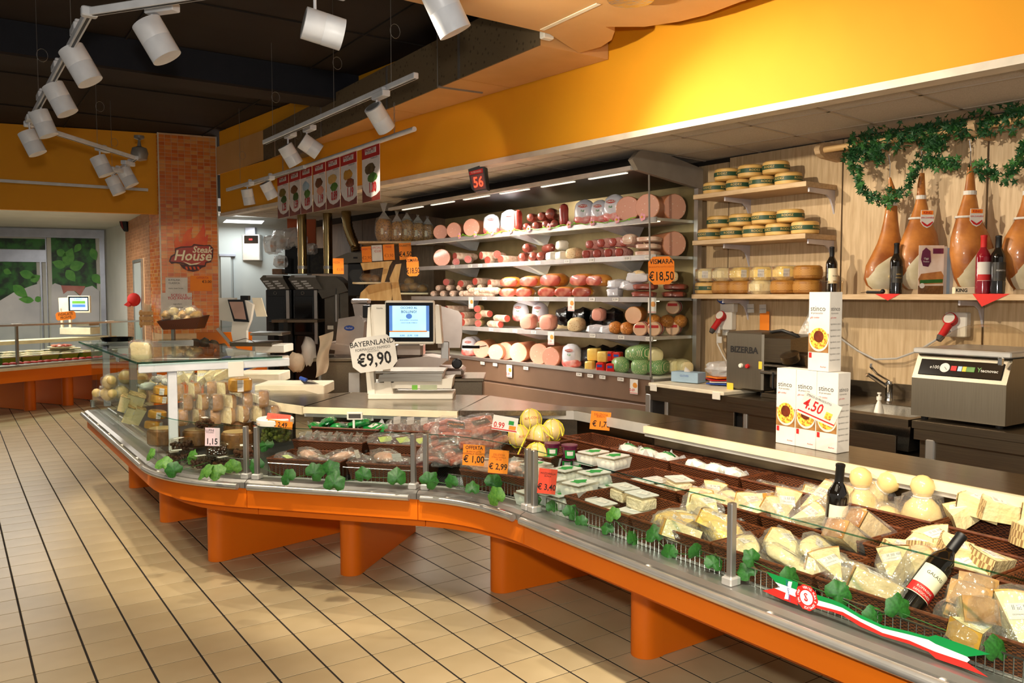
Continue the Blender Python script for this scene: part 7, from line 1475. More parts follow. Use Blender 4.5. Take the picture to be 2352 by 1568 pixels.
f = LF(408, 757, 8.3); t = f.thing('bread_basket', 'dark brown basket of bagged bread on the glass counter', 'basket'); MB().add([(f.x(360), 0, f.z(738)), (f.x(461), 0, f.z(728)), (f.x(450), .02, f.z(755)), (f.x(372), .02, f.z(757)), (f.x(360), .26, f.z(732)), (f.x(461), .26, f.z(724)), (f.x(450), .24, f.z(755)), (f.x(372), .24, f.z(757))], [(0, 3, 2, 1), (4, 5, 6, 7), (0, 4, 7, 3), (1, 2, 6, 5), (2, 3, 7, 6)]).build('basket', 'wicker', t)
for i, (x, y) in enumerate(((385, 722), (400, 715), (420, 722), (438, 714), (450, 722), (410, 730), (432, 732))):
    p = PD(x, y+8, 8.4); o = T('bread_bag', '%s bag of pale bread in the brown basket' % ORD[i], 'bread', p, .7*i, 'bagged bread'); MB().ball((0, 0, .03), (.06, .05, .045), 10, 7, nz=.3, seed=i).build('bread', 'ch_pale' if i % 2 else 'rodez', o, smooth=True); film(o, (0, 0, .035), (.075, .06, .06), i, .35)
# ------------------------------------------------------------------ far salad counter on the left
A_, B_ = Vector((-.6, 11.6)), Vector((2.6, 13.45)); dd = (B_-A_).normalized(); nn = Vector((-dd.y, dd.x)); FP = [(A_.x, A_.y, nn.x, nn.y), (B_.x, B_.y, nn.x, nn.y)]
t = T('serve_over_counter', 'distant orange salad counter with green tubs at the left', 'counter'); fc = t
for pr, nm, m in (([(.045, .44), (.045, .606), (.07, .606), (.07, .44)], 'fascia', 'orange'), ([(.028, .60), (.028, .66), (.14, .668), (.14, .60)], 'front_profile', 'alu'), ([(0, .60), (0, .635), (.03, .635), (.03, .60)], 'bumper_rail', 'strip_cream'), ([(.19, .5), (.19, .62), (.95, .66), (.95, .5)], 'deck', 'dark_inside'), ([(.85, .88), (.85, .93), (1.2, .93), (1.2, .88)], 'worktop', 'strip_cream'), ([(.081, .66), (.081, 1.17), (.089, 1.17), (.089, .66)], 'glass_pane', 'glass'), ([(.07, 1.17), (.07, 1.19), (.50, 1.19), (.50, 1.17)], 'glass_shelf', 'glass'), ([(.06, 1.165), (.06, 1.19), (.085, 1.19), (.085, 1.165)], 'shelf_edge', 'alu_light')): MB().sweep(FP, pr).build(nm, m, t)
def fp(px, off): # point on the far counter front line offset inward, for a pixel column
    d_ = ray(px, 676); a0 = A_+nn*off; k = (a0.dot(nn))/(d_.xy.dot(nn)); return d_.xy*k
for px in (148, 228, 60): p = fp(px, .40); lg = MB().lathe([(.075, 0), (.075, .46)], 14, Matrix.Translation((p.x, p.y, .009))).build('leg', 'orange', t, smooth=True); q = p+nn*.35; MB().box((q.x, q.y, .24), (.10, .7, .45), rz=math.atan2(dd.y, dd.x)).build('leg_panel', 'orange', lg)
for px in (35, 250): p = fp(px, .10); MB().box((p.x, p.y, .93), (.03, .03, .5), rz=math.atan2(dd.y, dd.x)).build('post', 'alu', t); MB().cbox((p.x, p.y, 1.18), (.12, .05, .035), .004, rz=math.atan2(dd.y, dd.x)).build('post_cap', 'white_plastic', t)
mat('lime_tub', '8fa828', .4, col2='7f9820', scale=5); mat('salad', 'e0d8b0', .6, col2='b89060', scale=40)
n_ = 0
for row, off, z in (('front', .34, .645), ('middle', .52, .66), ('back', .70, .68)):
    for px in (12, 58, 102, 148, 195, 240) if row != 'back' else (15, 65, 120, 165, 215):
        p = fp(px, off); o = T('salad_tub', '%s lime green salad tub of the %s row in the far counter' % (ORD[n_ % 6], row), 'tub', (p.x, p.y, z), math.atan2(dd.y, dd.x), 'lime green salad tubs'); n_ += 1
        MB().add([(-.10, -.07, 0), (.10, -.07, 0), (.10, .07, 0), (-.10, .07, 0), (-.13, -.09, .11), (.13, -.09, .11), (.13, .09, .11), (-.13, .09, .11)], [(0, 1, 5, 4), (1, 2, 6, 5), (2, 3, 7, 6), (3, 0, 4, 7), (3, 2, 1, 0)]).build('tub', 'lime_tub', o); MB().tube([(-.13, -.09, .11), (.13, -.09, .11), (.13, .09, .11), (-.13, .09, .11)], .008, 6, closed=True).build('rim', 'white_plastic', o); MB().ball((0, 0, .09), (.115, .075, .035), 12, 6, nz=.2, seed=n_).build('salad', 'salad', o, smooth=True)
for i, px in enumerate(range(8, 290, 16)): p = fp(px, .15); o = MB().ball((p.x, p.y, .675), (.05, .03, .022), 10, 6, nz=.35, seed=i).build('red_leaf', 'ink_red', fc, smooth=True)
p = fp(137, .55); o = T('salami_platter', 'platter of sliced salami on the far counter', 'platter', (p.x, p.y, .80)); MB().lathe([(.08, 0), (.17, .03), (.18, .035), (.0, .03)], 20).build('plate', 'cream_plastic', o, smooth=True)
for i in range(9): MB().ball((.09*math.cos(i*.9), .09*math.sin(i*.9), .05), (.05, .045, .018), 8, 5, nz=.3, seed=i).build('slice', 'raw_ham', o, smooth=True)
f = LF(172, 770, 12.6); t = f.thing('counter_scale', 'distant white counter scale with lit screen on the salad counter', 'scale'); f.box(137, 752, 208, 768, 0, .3, 'body', 'cream_plastic', t, .006); f.box(175, 740, 206, 748, 0, .3, 'tray', 'steel', t, .004); f.box(138, 708, 143, 760, .02, .06, 'column', 'cream_plastic', t, .003); f.box(157, 708, 162, 760, .02, .06, 'column', 'cream_plastic', t, .003); f.poly([(136, 716), (160, 716), (160, 683), (135, 684)], .02, .12, 'housing', 'cream_plastic', t); h = f.box(159, 679, 210, 718, -.02, .02, 'screen_housing', 'cream_plastic', t, .004); f.box(161, 681, 207, 714, -.022, -.02, 'bezel', 'black_gloss', h, .001); f.box(165, 684, 205, 712, -.025, -.022, 'screen', 'screen', h, .0005); f.box(170, 691, 200, 697, -.027, -.025, 'screen_bar', 'lcd_green', h, .0003); f.box(170, 699, 200, 705, -.027, -.025, 'screen_bar', 'screen_blue', h, .0003); f.text('IL BANCO', 184, 687, 4, 'ink_emit', h, -.029)
card('price_card', 'orange rounded card leaning on the far salad counter', 'price card', 151, 725, 11.9, 46, 19, 'orange_paper', (('INSALATE', 0, -4, 7, 'ink', N0), ('PRONTE', 0, 4, 6, 'ink', N0)), .1, cut=4)
f = LF(110, 920, 13.6); t = f.thing('hand_trolley', 'small trolley with red wheel under the far counter', 'trolley'); MB().tube([(f.x(85)+.05*math.cos(2*PI*q/14), 0, f.z(880)+.05*math.sin(2*PI*q/14)) for q in range(14)], .014, 6, closed=True).build('wheel', 'ink_red', t, smooth=True); f.box(40, 868, 100, 875, .0, .3, 'deck', 'alu', t, .004)
# ------------------------------------------------------------------ pillar sign, papers, speaker, cap
PA = math.atan2((PFR-PFL).y, (PFR-PFL).x); PN = Vector((math.sin(PA), -math.cos(PA)))
def pp_(x, y, off=.01):
    p0 = PFL+PN*off; d_ = ray(x, y); k = (p0.dot(PN))/(d_.xy.dot(PN)); return Vector((0, 0, EYE))+d_*k
def ppoly(pts, off, name, m, par, th=.004):
    a = [pp_(x, y, off) for x, y in pts]; b = [p-Vector((PN.x, PN.y, 0))*th for p in a]; n = len(pts)
    return MB().add(a+b, [tuple(range(n))]+[(i, n+i, n+(i+1) % n, (i+1) % n) for i in range(n)]).build(name, m, par)
mat('sign_red', 'b8361c', .4, col2='a62e16', scale=3); mat('sign_dark', '4a1a10', .5); mat('flame', 'd63c14', .5, col2='e86a20', scale=4); mat('sign_cream', 'f6e8c0', .5)
t = T('pillar_sign', 'red Steak House sign with flames on the mosaic pillar', 'sign')
ppoly([(402, 572), (400, 555), (407, 540), (410, 552), (418, 560), (420, 545), (428, 530), (444, 520), (438, 535), (440, 548), (448, 545), (460, 530), (468, 512), (472, 530), (470, 545), (478, 538), (476, 560), (477, 575), (440, 580)], .014, 'flames', 'flame', t)
ppoly([(388, 600), (392, 588), (402, 582), (402, 570), (415, 566), (440, 565), (445, 560), (460, 562), (470, 563), (482, 562), (490, 570), (489, 590), (484, 602), (474, 604), (472, 612), (462, 615), (450, 612), (430, 610), (420, 606), (402, 604), (394, 606)], .020, 'outline', 'sign_dark', t)
ppoly([(412, 606), (420, 616), (432, 622), (444, 624), (456, 621), (466, 613)], .018, 'grill', 'sign_dark', t)
ppoly([(391, 600), (395, 590), (405, 585), (405, 573), (416, 569), (441, 568), (447, 563), (460, 565), (480, 565), (487, 572), (486, 588), (482, 599), (472, 601), (470, 609), (450, 608), (430, 606), (418, 602), (402, 601)], .025, 'panel', 'sign_red', t)
def ptext(s, x, y, hpx, m, off, shear=.25, bold=.02, sx=1, par=None): p = pp_(x, y, off); o = text(s, hpx*p.xy.length/FPX*1.0, m, par or t, p, (PI/2, 0, PA), bold, shear, sx); return o
ptext('Steak', 464, 574, 19, 'sign_cream', .033, sx=.95); ptext('House', 442, 588, 30, 'sign_cream', .032, sx=.95); ppoly([(420, 600), (440, 606), (462, 602), (452, 607), (436, 609)], .029, 'swash', 'sign_cream', t)
for i in range(4): ppoly([(425+9*i, 612), (430+9*i, 612), (432+9*i, 619), (428+9*i, 619)], .021, 'grill_bar', 'flame', t)
def paper(lab, x0, y0, x1, y1, m, lines, off=.012):
    t_ = T('notice', lab, 'notice', group='notices on the pillar'); ppoly([(x0, y0), (x1, y0), (x1, y1), (x0, y1)][::-1], off, 'sheet', m, t_, .002)
    for s, x, y, hh_, mm in lines: ptext(s, x, y, hh_, mm, off+.003, 0, .01, par=t_)
    return t_
paper('white notice with small sign on the pillar', 380, 637, 431, 672, 'white_paper', (('BUFALINA', 400, 643, 5, 'ink_grey'), ('CLASSICA', 400, 650, 5, 'ink_grey'), ('menu steak house', 404, 662, 4, 'ink_grey')))
paper('orange notice reading 3.00 euro on the pillar', 437, 633, 487, 668, 'orange_paper', (('€3.00', 475, 647, 8, 'ink'), ('OFFERTA', 465, 638, 6, 'ink_red')))
paper('large white notice SCEGLI IL TUO PANINO low on the pillar', 370, 672, 441, 722, 'white_paper', (('SCEGLI IL', 412, 678, 8, 'ink_red'), ('TUO PANINO', 414, 685, 8, 'ink_red'), ('ingredienti', 408, 698, 4, 'ink_grey'), ('e condimenti', 408, 706, 4, 'ink_grey')))
f = LF(285, 512, 13.2); t = f.thing('wall_speaker', 'black wall speaker above the mosaic wall', 'speaker'); f.poly([(273, 502), (275, 496), (288, 495), (293, 530), (284, 531), (276, 518)], 0, .12, 'cabinet', 'black', t); f.poly([(276, 506), (280, 504), (284, 526), (280, 524)], -.006, 0, 'grille', mat('dark_red', '6a1512', .5), t); f.box(289, 500, 297, 506, .02, .2, 'arm', 'black', t, .003)
f = LF(308, 705, 12.2); t = f.thing('baseball_cap', 'red cap hanging by the mosaic wall', 'cap'); MB().ball((0, 0, f.z(688)), (.10, .06, .10), 14, 8).build('crown', 'red_napkin', t, smooth=True); f.poly([(290, 700), (300, 692), (306, 698), (300, 704)], -.08, .0, 'peak', 'red_napkin', t); f.box(327, 683, 335, 692, .05, .1, 'hook', 'black', t, .003)
f = LF(335, 760, 11.4); t = f.thing('wooden_crate', 'wooden crate with bread bags beside the mosaic wall', 'crate')
for i in range(3): f.box(320, 715+12*i, 365, 723+12*i, 0, .02, 'slat', 'railwood', t, .002)
f.box(320, 712, 324, 752, .02, .05, 'corner_post', 'railwood', t, .002); f.box(361, 712, 365, 752, .02, .05, 'corner_post', 'railwood', t, .002); MB().sheet(lambda u, v: (f.x(325+30*u+4*v), .06+.05*math.sin(5*u), f.z(740-45*v+6*math.sin(7*u))), 6, 6).build('paper_bag', 'cream_label', t)
# ------------------------------------------------------------------ back corner: ovens, hoods, flues, cabinet, lit ceiling panel
t = T('ceiling_light_panel', 'lit square ceiling panel near the pillar', 'light'); c = [PZ(x, y, SZ-.006) for x, y in ((512, 511), (520, 504), (607, 507), (601, 514))]; MB().add([(p.x, p.y, p.z) for p in c], [(0, 1, 2, 3)]).build('diffuser', mat('panel_emit', 'ffffff', .5, emit=2.5), t)
cc = (c[0]+c[2])/2; light('panel_light', 'AREA', (cc.x, cc.y, SZ-.05), 12, (.95, 1, 1), (cc.x, cc.y, 0), .5)
f = LF(577, 600, ep(577, 570, .14).xy.dot(Vector((math.sin(YAW), math.cos(YAW))))); t = f.thing('control_cabinet', 'grey wall control cabinet with dark display', 'cabinet'); f.box(557, 538, 597, 598, 0, .14, 'case', 'alu_light', t, .01); f.box(562, 541, 594, 559, -.008, 0, 'display', 'black_gloss', t, .003); f.box(573, 548, 581, 552, -.011, -.008, 'digits', 'ink_red', t, .001); f.box(563, 522, 586, 538, .02, .10, 'cable_duct', 'alu_blue', t, .003)
mat('oven_black', '14120f', .25, spec=.6); mat('oven_steel', '6e675c', .3, .9)
for i, (x0, x1) in enumerate(((612, 668), (674, 732))):
    f = LF((x0+x1)/2, 770, 10.8+.1*i); t = f.thing('oven', ('left', 'right')[i]+' tall dark glass oven in the back corner', 'oven', 'ovens in the back corner'); f.box(x0, 664, x1, 770, 0, .7, 'body', 'oven_black', t, .008); f.box(x0+5, 680, x1-12, 762, -.02, -.005, 'door_glass', 'black_gloss', t, .003); f.box(x1-9, 666, x1-1, 790, -.025, .0, 'steel_edge', 'alu', t, .004); MB().tube([(f.x((x0+x1)/2-6)+.02*math.cos(2*PI*q/14), -.008, f.z(673)+.02*math.sin(2*PI*q/14)) for q in range(14)], .003, 5, closed=True).build('badge', 'chiller_grey', t); f.box(x0, 770, x1, fl_(f), .05, .7, 'stand', 'oven_black', t, .005)
for i, (x0, x1) in enumerate(((597, 665), (662, 740))):
    f = LF((x0+x1)/2, 665, 10.7+.1*i); t = f.thing('extractor_hood', ('left', 'right')[i]+' steel extractor hood with slotted filters over an oven', 'hood', 'extractor hoods'); f.poly([(x0, 640), (x0+8, 632), (x1-18, 632), (x1, 664), (x0+18, 665)], 0, .6, 'shell', 'oven_steel', t)
    for k in range(4):
        for m_ in range(2): f.poly([(x0+7+5*k+22*m_, 646+5*k-1), (x0+20+5*k+22*m_, 645+5*k-1), (x0+21+5*k+22*m_, 647+5*k), (x0+9+5*k+22*m_, 648.5+5*k)], -.006, 0, 'filter_slot', 'alu_light', t)
    f.box(x0+15, 632, x1-14, 637, -.008, .0, 'hood_lip', 'alu', t, .002)
f = LF(770, 690, 10.9); t = f.thing('steel_cylinder_oven', 'wide steel rotisserie with shaped side panel in the back corner', 'oven'); f.poly([(712, 634), (770, 634), (790, 650), (800, 668), (740, 686)], 0, .5, 'side_hood', 'oven_steel', t); f.box(738, 668, 800, fl_(f), .1, .6, 'body', 'oven_steel', t, .02); f.box(768, 660, 776, 740, .0, .06, 'glass_tube', 'alu', t, .01); f.box(748, 748, 762, 757, .08, .1, 'socket', 'white_plastic', t, .003)
t0 = None
for i, (x, y0, y1) in enumerate(((695, 492, 628), (754, 485, 628))):
    f = LF(x, y1, 10.9); t = f.thing('flue_pipe', ('left', 'right')[i]+' straight shiny steel flue pipe above the ovens', 'pipe', 'straight flue pipes'); MB().lathe([(.06, 0), (.06, f.z(y0)), (.06, f.z(y0)+.05)], 18).build('pipe', mat('brass_steel', 'a89468', .18, 1), t, smooth=True); MB().lathe([(.064, .06), (.064, .10)], 18).build('collar', 'alu', t, smooth=True)
t = T('flexible_flue', 'bent corrugated metal flue right of the straight pipes', 'pipe'); P_ = [PD(x, y, 10.6) for x, y in ((794, 470), (796, 500), (800, 525), (808, 548), (816, 565), (818, 580))]; q = []
for i in range(len(P_)-1):
    for k in range(6): q.append(P_[i].lerp(P_[i+1], k/6))
MB().tube(q, [.06 if k % 2 else .066 for k in range(len(q))], 14).build('pipe', 'brass_steel', t, smooth=True)
f = LF(830, 630, 10.4); t = f.thing('coffee_grinder_hood', 'dark steel housing below the bent flue', 'housing'); f.poly([(770, 592), (800, 580), (840, 582), (842, 602), (800, 604), (765, 604)], 0, .5, 'housing', 'oven_steel', t); f.box(795, 604, 835, 680, .1, .5, 'body', 'oven_black', t, .01); f.box(812, 590, 822, 594, -.006, 0, 'vent', 'black', t, .001)
for i, (x0, y0, x1, y1, m) in enumerate(((655, 565, 690, 628, 'black'), (692, 575, 712, 628, 'black'), (712, 570, 745, 628, 'label_black'), (654, 593, 676, 628, 'rubber'), (625, 617, 648, 630, 'rind_dark'))):
    f = LF((x0+x1)/2, y1, 11.5); t = f.thing('storage_box', '%s dark box on top of the ovens' % ORD[i], 'box', 'boxes on the ovens'); f.box(x0, y0, x1, y1, 0, .3, 'carton', m, t, .004)
for i, (x, y, w_, h_) in enumerate(((628, 562, 22, 20), (650, 550, 24, 24), (672, 545, 20, 22), (690, 552, 16, 16), (645, 600, 16, 14), (716, 572, 12, 14))):
    f = LF(x, y+h_, 11.4); t = f.thing('cup_sleeve_bag', '%s clear bag of paper cups on the oven tops' % ORD[i], 'bag', 'bags of paper cups'); film(t, (0, 0, h_*f.k), (w_*f.k, .1, h_*f.k), i, .3, .7, mm='film_dense'); MB().lathe([(.035, .02), (.045, h_*f.k*1.4)], 12).build('cups', 'white_paper', t, smooth=True); MB().lathe([(.042, h_*f.k*.7), (.044, h_*f.k*.95)], 12).build('cup_print', 'orange_paper', t, smooth=True)
f = LF(640, 745, 9.6); t = f.thing('crate_stack', 'dark shelving and sacks below the ovens', 'shelving'); f.box(598, 740, 612, fl_(f), .3, .5, 'side', 'rubber', t, .004); f.box(640, 735, 650, fl_(f), .2, .4, 'post', 'rubber', t, .004); f.box(612, 735, 720, 742, .2, .6, 'shelf', 'steel_dark', t, .003); MB().ball((f.x(698), .2, f.z(810)), (.09, .1, .17), 12, 8, nz=.3).build('sack', 'cable_grey', t, smooth=True); MB().ball((f.x(672), .15, f.z(835)), (.10, .1, .12), 12, 8, nz=.3, seed=4).build('sack', 'cloth', t, smooth=True)
mat('redbrick', 'b0562e', .7, kind='brick', col2='c98a60', scale=9); f = LF(730, 540, 11.75); t = f.thing('brick_panel', 'strip of orange brick facing behind the flues', 'panel'); f.box(660, 500, 725, 590, 0, .05, 'panel', 'redbrick', t, .002)
# ------------------------------------------------------------------ bread shelves left of the chiller with snack bags and cards
mat('wood_light', 'd8b070', .5, col2='c89a58', scale=5, stretch=(6, 6, 1)); f = LF(890, 700, 9.55); t = f.thing('bread_display', 'wooden bread display with clear slanted bins left of the chiller', 'display')
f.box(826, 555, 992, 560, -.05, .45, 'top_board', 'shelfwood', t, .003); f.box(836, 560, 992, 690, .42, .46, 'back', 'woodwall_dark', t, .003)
for (x0, y0, x1, y1) in ((805, 620, 905, 652), (840, 650, 985, 676)):
    f.box(x0+8, y1-4, x1, y1, -.08, .42, 'bin_floor', 'strip_cream', t, .002); f.poly([(x0, y0+10), (x0+8, y0), (x0+90, y0-2), (x0+88, y0+8), (x0+8, y1), (x0+12, y1)], -.10, -.096, 'clear_front', 'acrylic', t)
for (pts) in (((832, 605), (905, 600), (898, 612), (886, 650), (878, 650), (884, 615), (838, 622)), ((905, 690), (898, 640), (912, 608), (925, 606), (918, 645), (925, 690)), ((828, 690), (832, 672), (850, 655), (895, 648), (905, 655), (902, 690))): f.poly(list(pts)[::-1], -.09, -.07, 'side_cheek', 'wood_light', t)
for i, (x, y, s) in enumerate(((845, 640, 1), (862, 642, .9), (930, 662, 1), (950, 660, 1.1), (968, 664, .9), (940, 648, .8))):
    p = PD(x, y+6, 9.6); o = T('bread_loaf', '%s golden loaf in the bread display bins' % ORD[i], 'bread', p, .8*i, 'loaves in the bread display'); MB().ball((0, 0, .04), (.08*s, .06, .045), 12, 8, nz=.2, seed=i).build('loaf', mat('loaf', 'b9883a', .6, col2='8a5c22', scale=14), o, smooth=True); film(o, (0, 0, .04), (.09*s, .07, .055), i+3, .3)
mat('pretzel', 'c89038', .5, kind='voronoi', col2='6a3f14', scale=55, lo=.2, hi=.5, coat=.4)
for i, (x, h_, w_) in enumerate(((882, 62, 19), (912, 55, 16), (935, 58, 17), (960, 52, 18), (982, 48, 15))):
    f2 = LF(x, 556, 9.65+.03*i); o = f2.thing('snack_bag', '%s tall clear bag of golden snacks on the bread display' % nth(i, 5), 'bag', 'bags of snacks'); MB().ball((0, 0, h_*f2.k*.42), (w_*f2.k, .07, h_*f2.k*.44), 14, 9, e=.7, nz=.12, seed=i).build('snacks', 'pretzel', o, smooth=True); film(o, (0, 0, h_*f2.k*.45), (w_*f2.k*1.1, .08, h_*f2.k*.5), i, .15, .7)
    MB().add([(-w_*f2.k*.7, 0, h_*f2.k*.85), (w_*f2.k*.7, 0, h_*f2.k*.85), (.012, 0, h_*f2.k*1.12), (w_*f2.k*.5, .01, h_*f2.k*1.5), (-w_*f2.k*.5, -.01, h_*f2.k*1.48), (-.012, 0, h_*f2.k*1.12)], [(0, 1, 2, 5), (5, 2, 3, 4)]).build('bag_neck', 'film_dense', o); MB().cbox((-.01, -.075, h_*f2.k*.38), (.03, .004, .07), .002).build('sticker', 'cream_label', o)
for i, (x, y, w_, h_, m, ln) in enumerate(((842, 584, 22, 36, 'orange_paper', (('CIABATTA', 0, -12, 5, 'ink_red', N0), ('€2,90', 0, 8, 8, 'ink_orange', N0))), (866, 581, 24, 36, 'white_paper', (('SPECIALI', 0, -12, 5, 'ink_red', N0), ('€3,00', 2, -4, 6, 'ink_red', N0))), (893, 579, 26, 36, 'orange_paper', (('PANE', 0, -12, 5, 'ink_red', N0), ('€3,90', 0, 8, 8, 'ink_orange', N0))), (931, 577, 28, 38, 'orange_paper', (('POLARETTO', 0, -13, 5, 'ink', N0), ('€4,50', 0, 7, 12, 'ink', BD))))): card('price_card', ('leftmost orange card', 'white card with small sign', 'second orange card', 'orange card reading 4,50 euro')[i]+' hung on the bread display', 'price card', x, y, 9.45, w_, h_, m, ln, .05)
card('price_card', 'plain orange card hanging before the ovens', 'price card', 777, 611, 8.6, 25, 36, 'orange_paper', (('PIZZA', -4, -8, 5, 'ink_orange', N0), ('€1,50', 4, 8, 6, 'ink_orange', N0)), 0)
pv = PMd(1520, 622, -.06); 
card('price_card', 'right orange octagonal VISMARA card reading 18,50 on the chiller glass', 'price card', 1519, 621, 6.0, 60, 64, 'orange_paper', (('VISMARA', 0, -20, 12, 'ink', (.012, .85)), ('PROSCIUTTO COTTO SCELTO', 0, -8, 4, 'ink_orange', (0, .8)), ('€18,50', 0, 14, 22, 'ink', (.01, .7))), .03, cut=12)
card('price_card', 'left orange octagonal VISMARA card reading 18,50 beside the bread display', 'price card', 948, 612, 8.55, 28, 44, 'orange_paper', (('VISMARA', 0, -14, 8, 'ink', (.01, .75)), ('€18,50', 0, 10, 14, 'ink', (.01, .6))), .05, cut=5)
# ------------------------------------------------------------------ number display
dq = PP(1098, 405, F0-FN*.06, FA).xy.dot(Vector((math.sin(YAW), math.cos(YAW)))); f = LF(1098, 405, dq, -YAW-.25); t = f.thing('queue_display', 'black queue number display glowing red 56 under the yellow fascia', 'display'); mat('digit', 'ff3a1c', .4, emit=2.2); mat('digit_back', '5a0c08', .4, emit=.15)
f.poly([(1074, 388), (1112, 378), (1118, 436), (1090, 440), (1082, 432)], 0, .10, 'case', 'black', t); f.poly([(1077, 394), (1109, 387), (1110, 397), (1078, 402)], -.004, 0, 'header', 'ink_red', t); f.text('VI SERVIAMO', 1094, 395, 6, 'white_paper', t, -.006, sx=.7, roll=.15); f.poly([(1080, 404), (1111, 398), (1116, 433), (1090, 437)], -.003, 0, 'window', 'digit_back', t); f.text('56', 1099, 419, 34, 'digit', t, -.006, .01, sx=.72, roll=.12)
light('digit_glow', 'POINT', PP(1098, 420, F0-FN*.2, FA), .4, (1, .15, .05), size=.03)
# ------------------------------------------------------------------ air duct
t = T('air_duct', 'tan insulated air duct along the yellow fascia with a side branch', 'duct'); DX, DZ = 3.15, 3.15
def fx_(y): return F0.x-(y-F0.y)*math.tan(R(FA))-.01
DH_ = .36
ys_ = [4.3, 5.3, 6.5, 8.0, 9.4, 10.4, 11.3]
for i in range(len(ys_)-1):
    y0, y1 = ys_[i]+.004, ys_[i+1]-.004; x0 = DX
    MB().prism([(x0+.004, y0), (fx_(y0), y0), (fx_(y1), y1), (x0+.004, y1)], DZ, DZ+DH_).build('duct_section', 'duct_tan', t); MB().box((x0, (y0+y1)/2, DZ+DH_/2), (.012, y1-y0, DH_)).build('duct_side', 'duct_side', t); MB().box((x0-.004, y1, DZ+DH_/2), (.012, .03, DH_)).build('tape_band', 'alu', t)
MB().box((DX-.008, 10.95, DZ+.18), (.01, .22, .16)).build('grille', 'alu_blue', t)
# branch towards the aisle with a rounded inner corner
cor = [PZ(*p, DZ).xy for p in ((1265, 88), (1275, 95))]
b_ = [PZ(x, y, DZ).xy for x, y in ((925, 0), (1262, 78), (1295, 100), (1330, 122), (1380, 108), (1405, 92), (1412, 72), (1390, 62), (1480, 62), (1560, 50), (1620, 35), (1700, 5))]
poly = [(b_[0].x-.6, b_[0].y-.75)]+[(p.x, p.y) for p in b_]+[(b_[-1].x+.1, b_[-1].y-.6), (b_[-1].x-.9, b_[-1].y-1.0)]
MB().prism(poly, DZ+.001, DZ+.30).build('branch', 'duct_tan', t)
q0, q1 = PZ(1375, 8, DZ), PZ(1245, 68, DZ); c = (q0+q1)/2; MB().box((c.x, c.y, DZ-.002), ((q1-q0).length, .03, .004), rz=math.atan2((q1-q0).y, (q1-q0).x)).build('tape_band', 'cream_plastic', t)
p = PZ(1450, -22, DZ); MB().lathe([(.12, -.02), (.13, -.005), (.12, .01), (.13, .02), (.12, .03)], 24, Matrix.Translation((p.x, p.y, DZ-.03))).build('spigot', 'foil', t, smooth=True)
p = PZ(1262, 90, DZ); MB().cbox((p.x-.02, p.y, DZ+.02), (.08, .05, .05), .006).build('corner_bracket', 'white_plastic', t)
p = PZ(1005, 198, DZ); q = PZ(1108, 212, DZ); MB().tube([p, q], .012, 6).build('support_bar', 'chiller_grey', t); MB().tube([p, p+Vector((0, 0, CZ-DZ))], .003, 4).build('hanger_wire', 'alu', t); p = PZ(605, 408, DZ-.02); MB().tube([p, p+Vector((0, 0, CZ-DZ))], .003, 4).build('hanger_wire', 'alu', t)
p = PZ(430, 395, DZ-.02)
f = LF(600, 395, 9.2); MB().cbox((3.25, 8.8, DZ-.05), (.22, .5, .08), .006).build('air_grille', 'chiller_grey', t)
# ------------------------------------------------------------------ lighting tracks and spotlights
TRZ = 2.90
def track(lab, pts, th=.028, wires=()):
    t = T('light_track', lab, 'track', group='white lighting tracks')
    for i in range(len(pts)-1):
        a, b = Vector(pts[i]), Vector(pts[i+1]); M = Matrix.Translation((a+b)/2) @ (b-a).to_track_quat('X', 'Z').to_matrix().to_4x4(); MB().cbox((0, 0, 0), ((b-a).length, .034, .036), .003, M).build('rail', 'white_metal', t); MB().box((0, 0, -.0185), ((b-a).length-.02, .012, .002), M).build('slot', 'black', t)
        if i: MB().cbox(a, (.07, .05, .045), .006).build('corner_joint', 'white_metal', t)
    for p in wires:
        p = Vector(p); MB().tube([p, (p.x, p.y, CZ)], .0016, 4).build('hanger_wire', 'alu', t); MB().tube([(p.x+.035*math.cos(2*PI*q/14)+.03, p.y, p.z+.35+.045*math.sin(2*PI*q/14)) for q in range(14)], .0015, 4, closed=True).build('wire_loop', 'alu', t)
    return t
a0, a1, b1, c1, d1 = PZ(205, 28, TRZ), PZ(66, 285, TRZ), PZ(480, -14, TRZ), PZ(308, 362, TRZ), PZ(258, 400, TRZ)
track('white track turning a corner above the customer aisle', [b1, a0, a1, c1], wires=[a0.lerp(a1, .2), a0.lerp(a1, .75), a1.lerp(c1, .6)])
track('short white track end with two spotlights near the pillar', [c1+Vector((.02, -.02, 0)), d1], wires=[d1])
e0, e1 = PZ(-40, 412, 2.9), PZ(340, 436, 2.9); track('white track along the far yellow fascia', [e0+Vector((0, -.0, 0)), e1])
g0, g1 = PZ(607, 327, TRZ), PZ(956, 173, TRZ); track('white suspended track before the duct with three spotlights', [g0, g1], wires=[g0.lerp(g1, .08), g0.lerp(g1, .55), g1.lerp(g0, .12)])
h0, h1 = PZ(522, 436, 2.82), PZ(700, 383, 2.82); track('thin white track behind the banners with two spotlights', [h0, h1], wires=[h0.lerp(h1, .2), h0.lerp(h1, .9)])
j0 = PZ(640, -60, TRZ); k1 = PZ(1010, -60, TRZ); track('white track above the picture carrying two large spotlights', [j0, k1], wires=[j0.lerp(k1, .5)])
RT = Vector((math.cos(YAW), -math.sin(YAW), 0)); FW = Vector((math.sin(YAW), math.cos(YAW), 0)); UP = Vector((0, 0, 1))
mat('spot_glow', 'fff4e0', .4, emit=9); mat('spot_inner', 'd8d4cc', .3, .6); mat('spot_back', 'a8a8a6', .5)
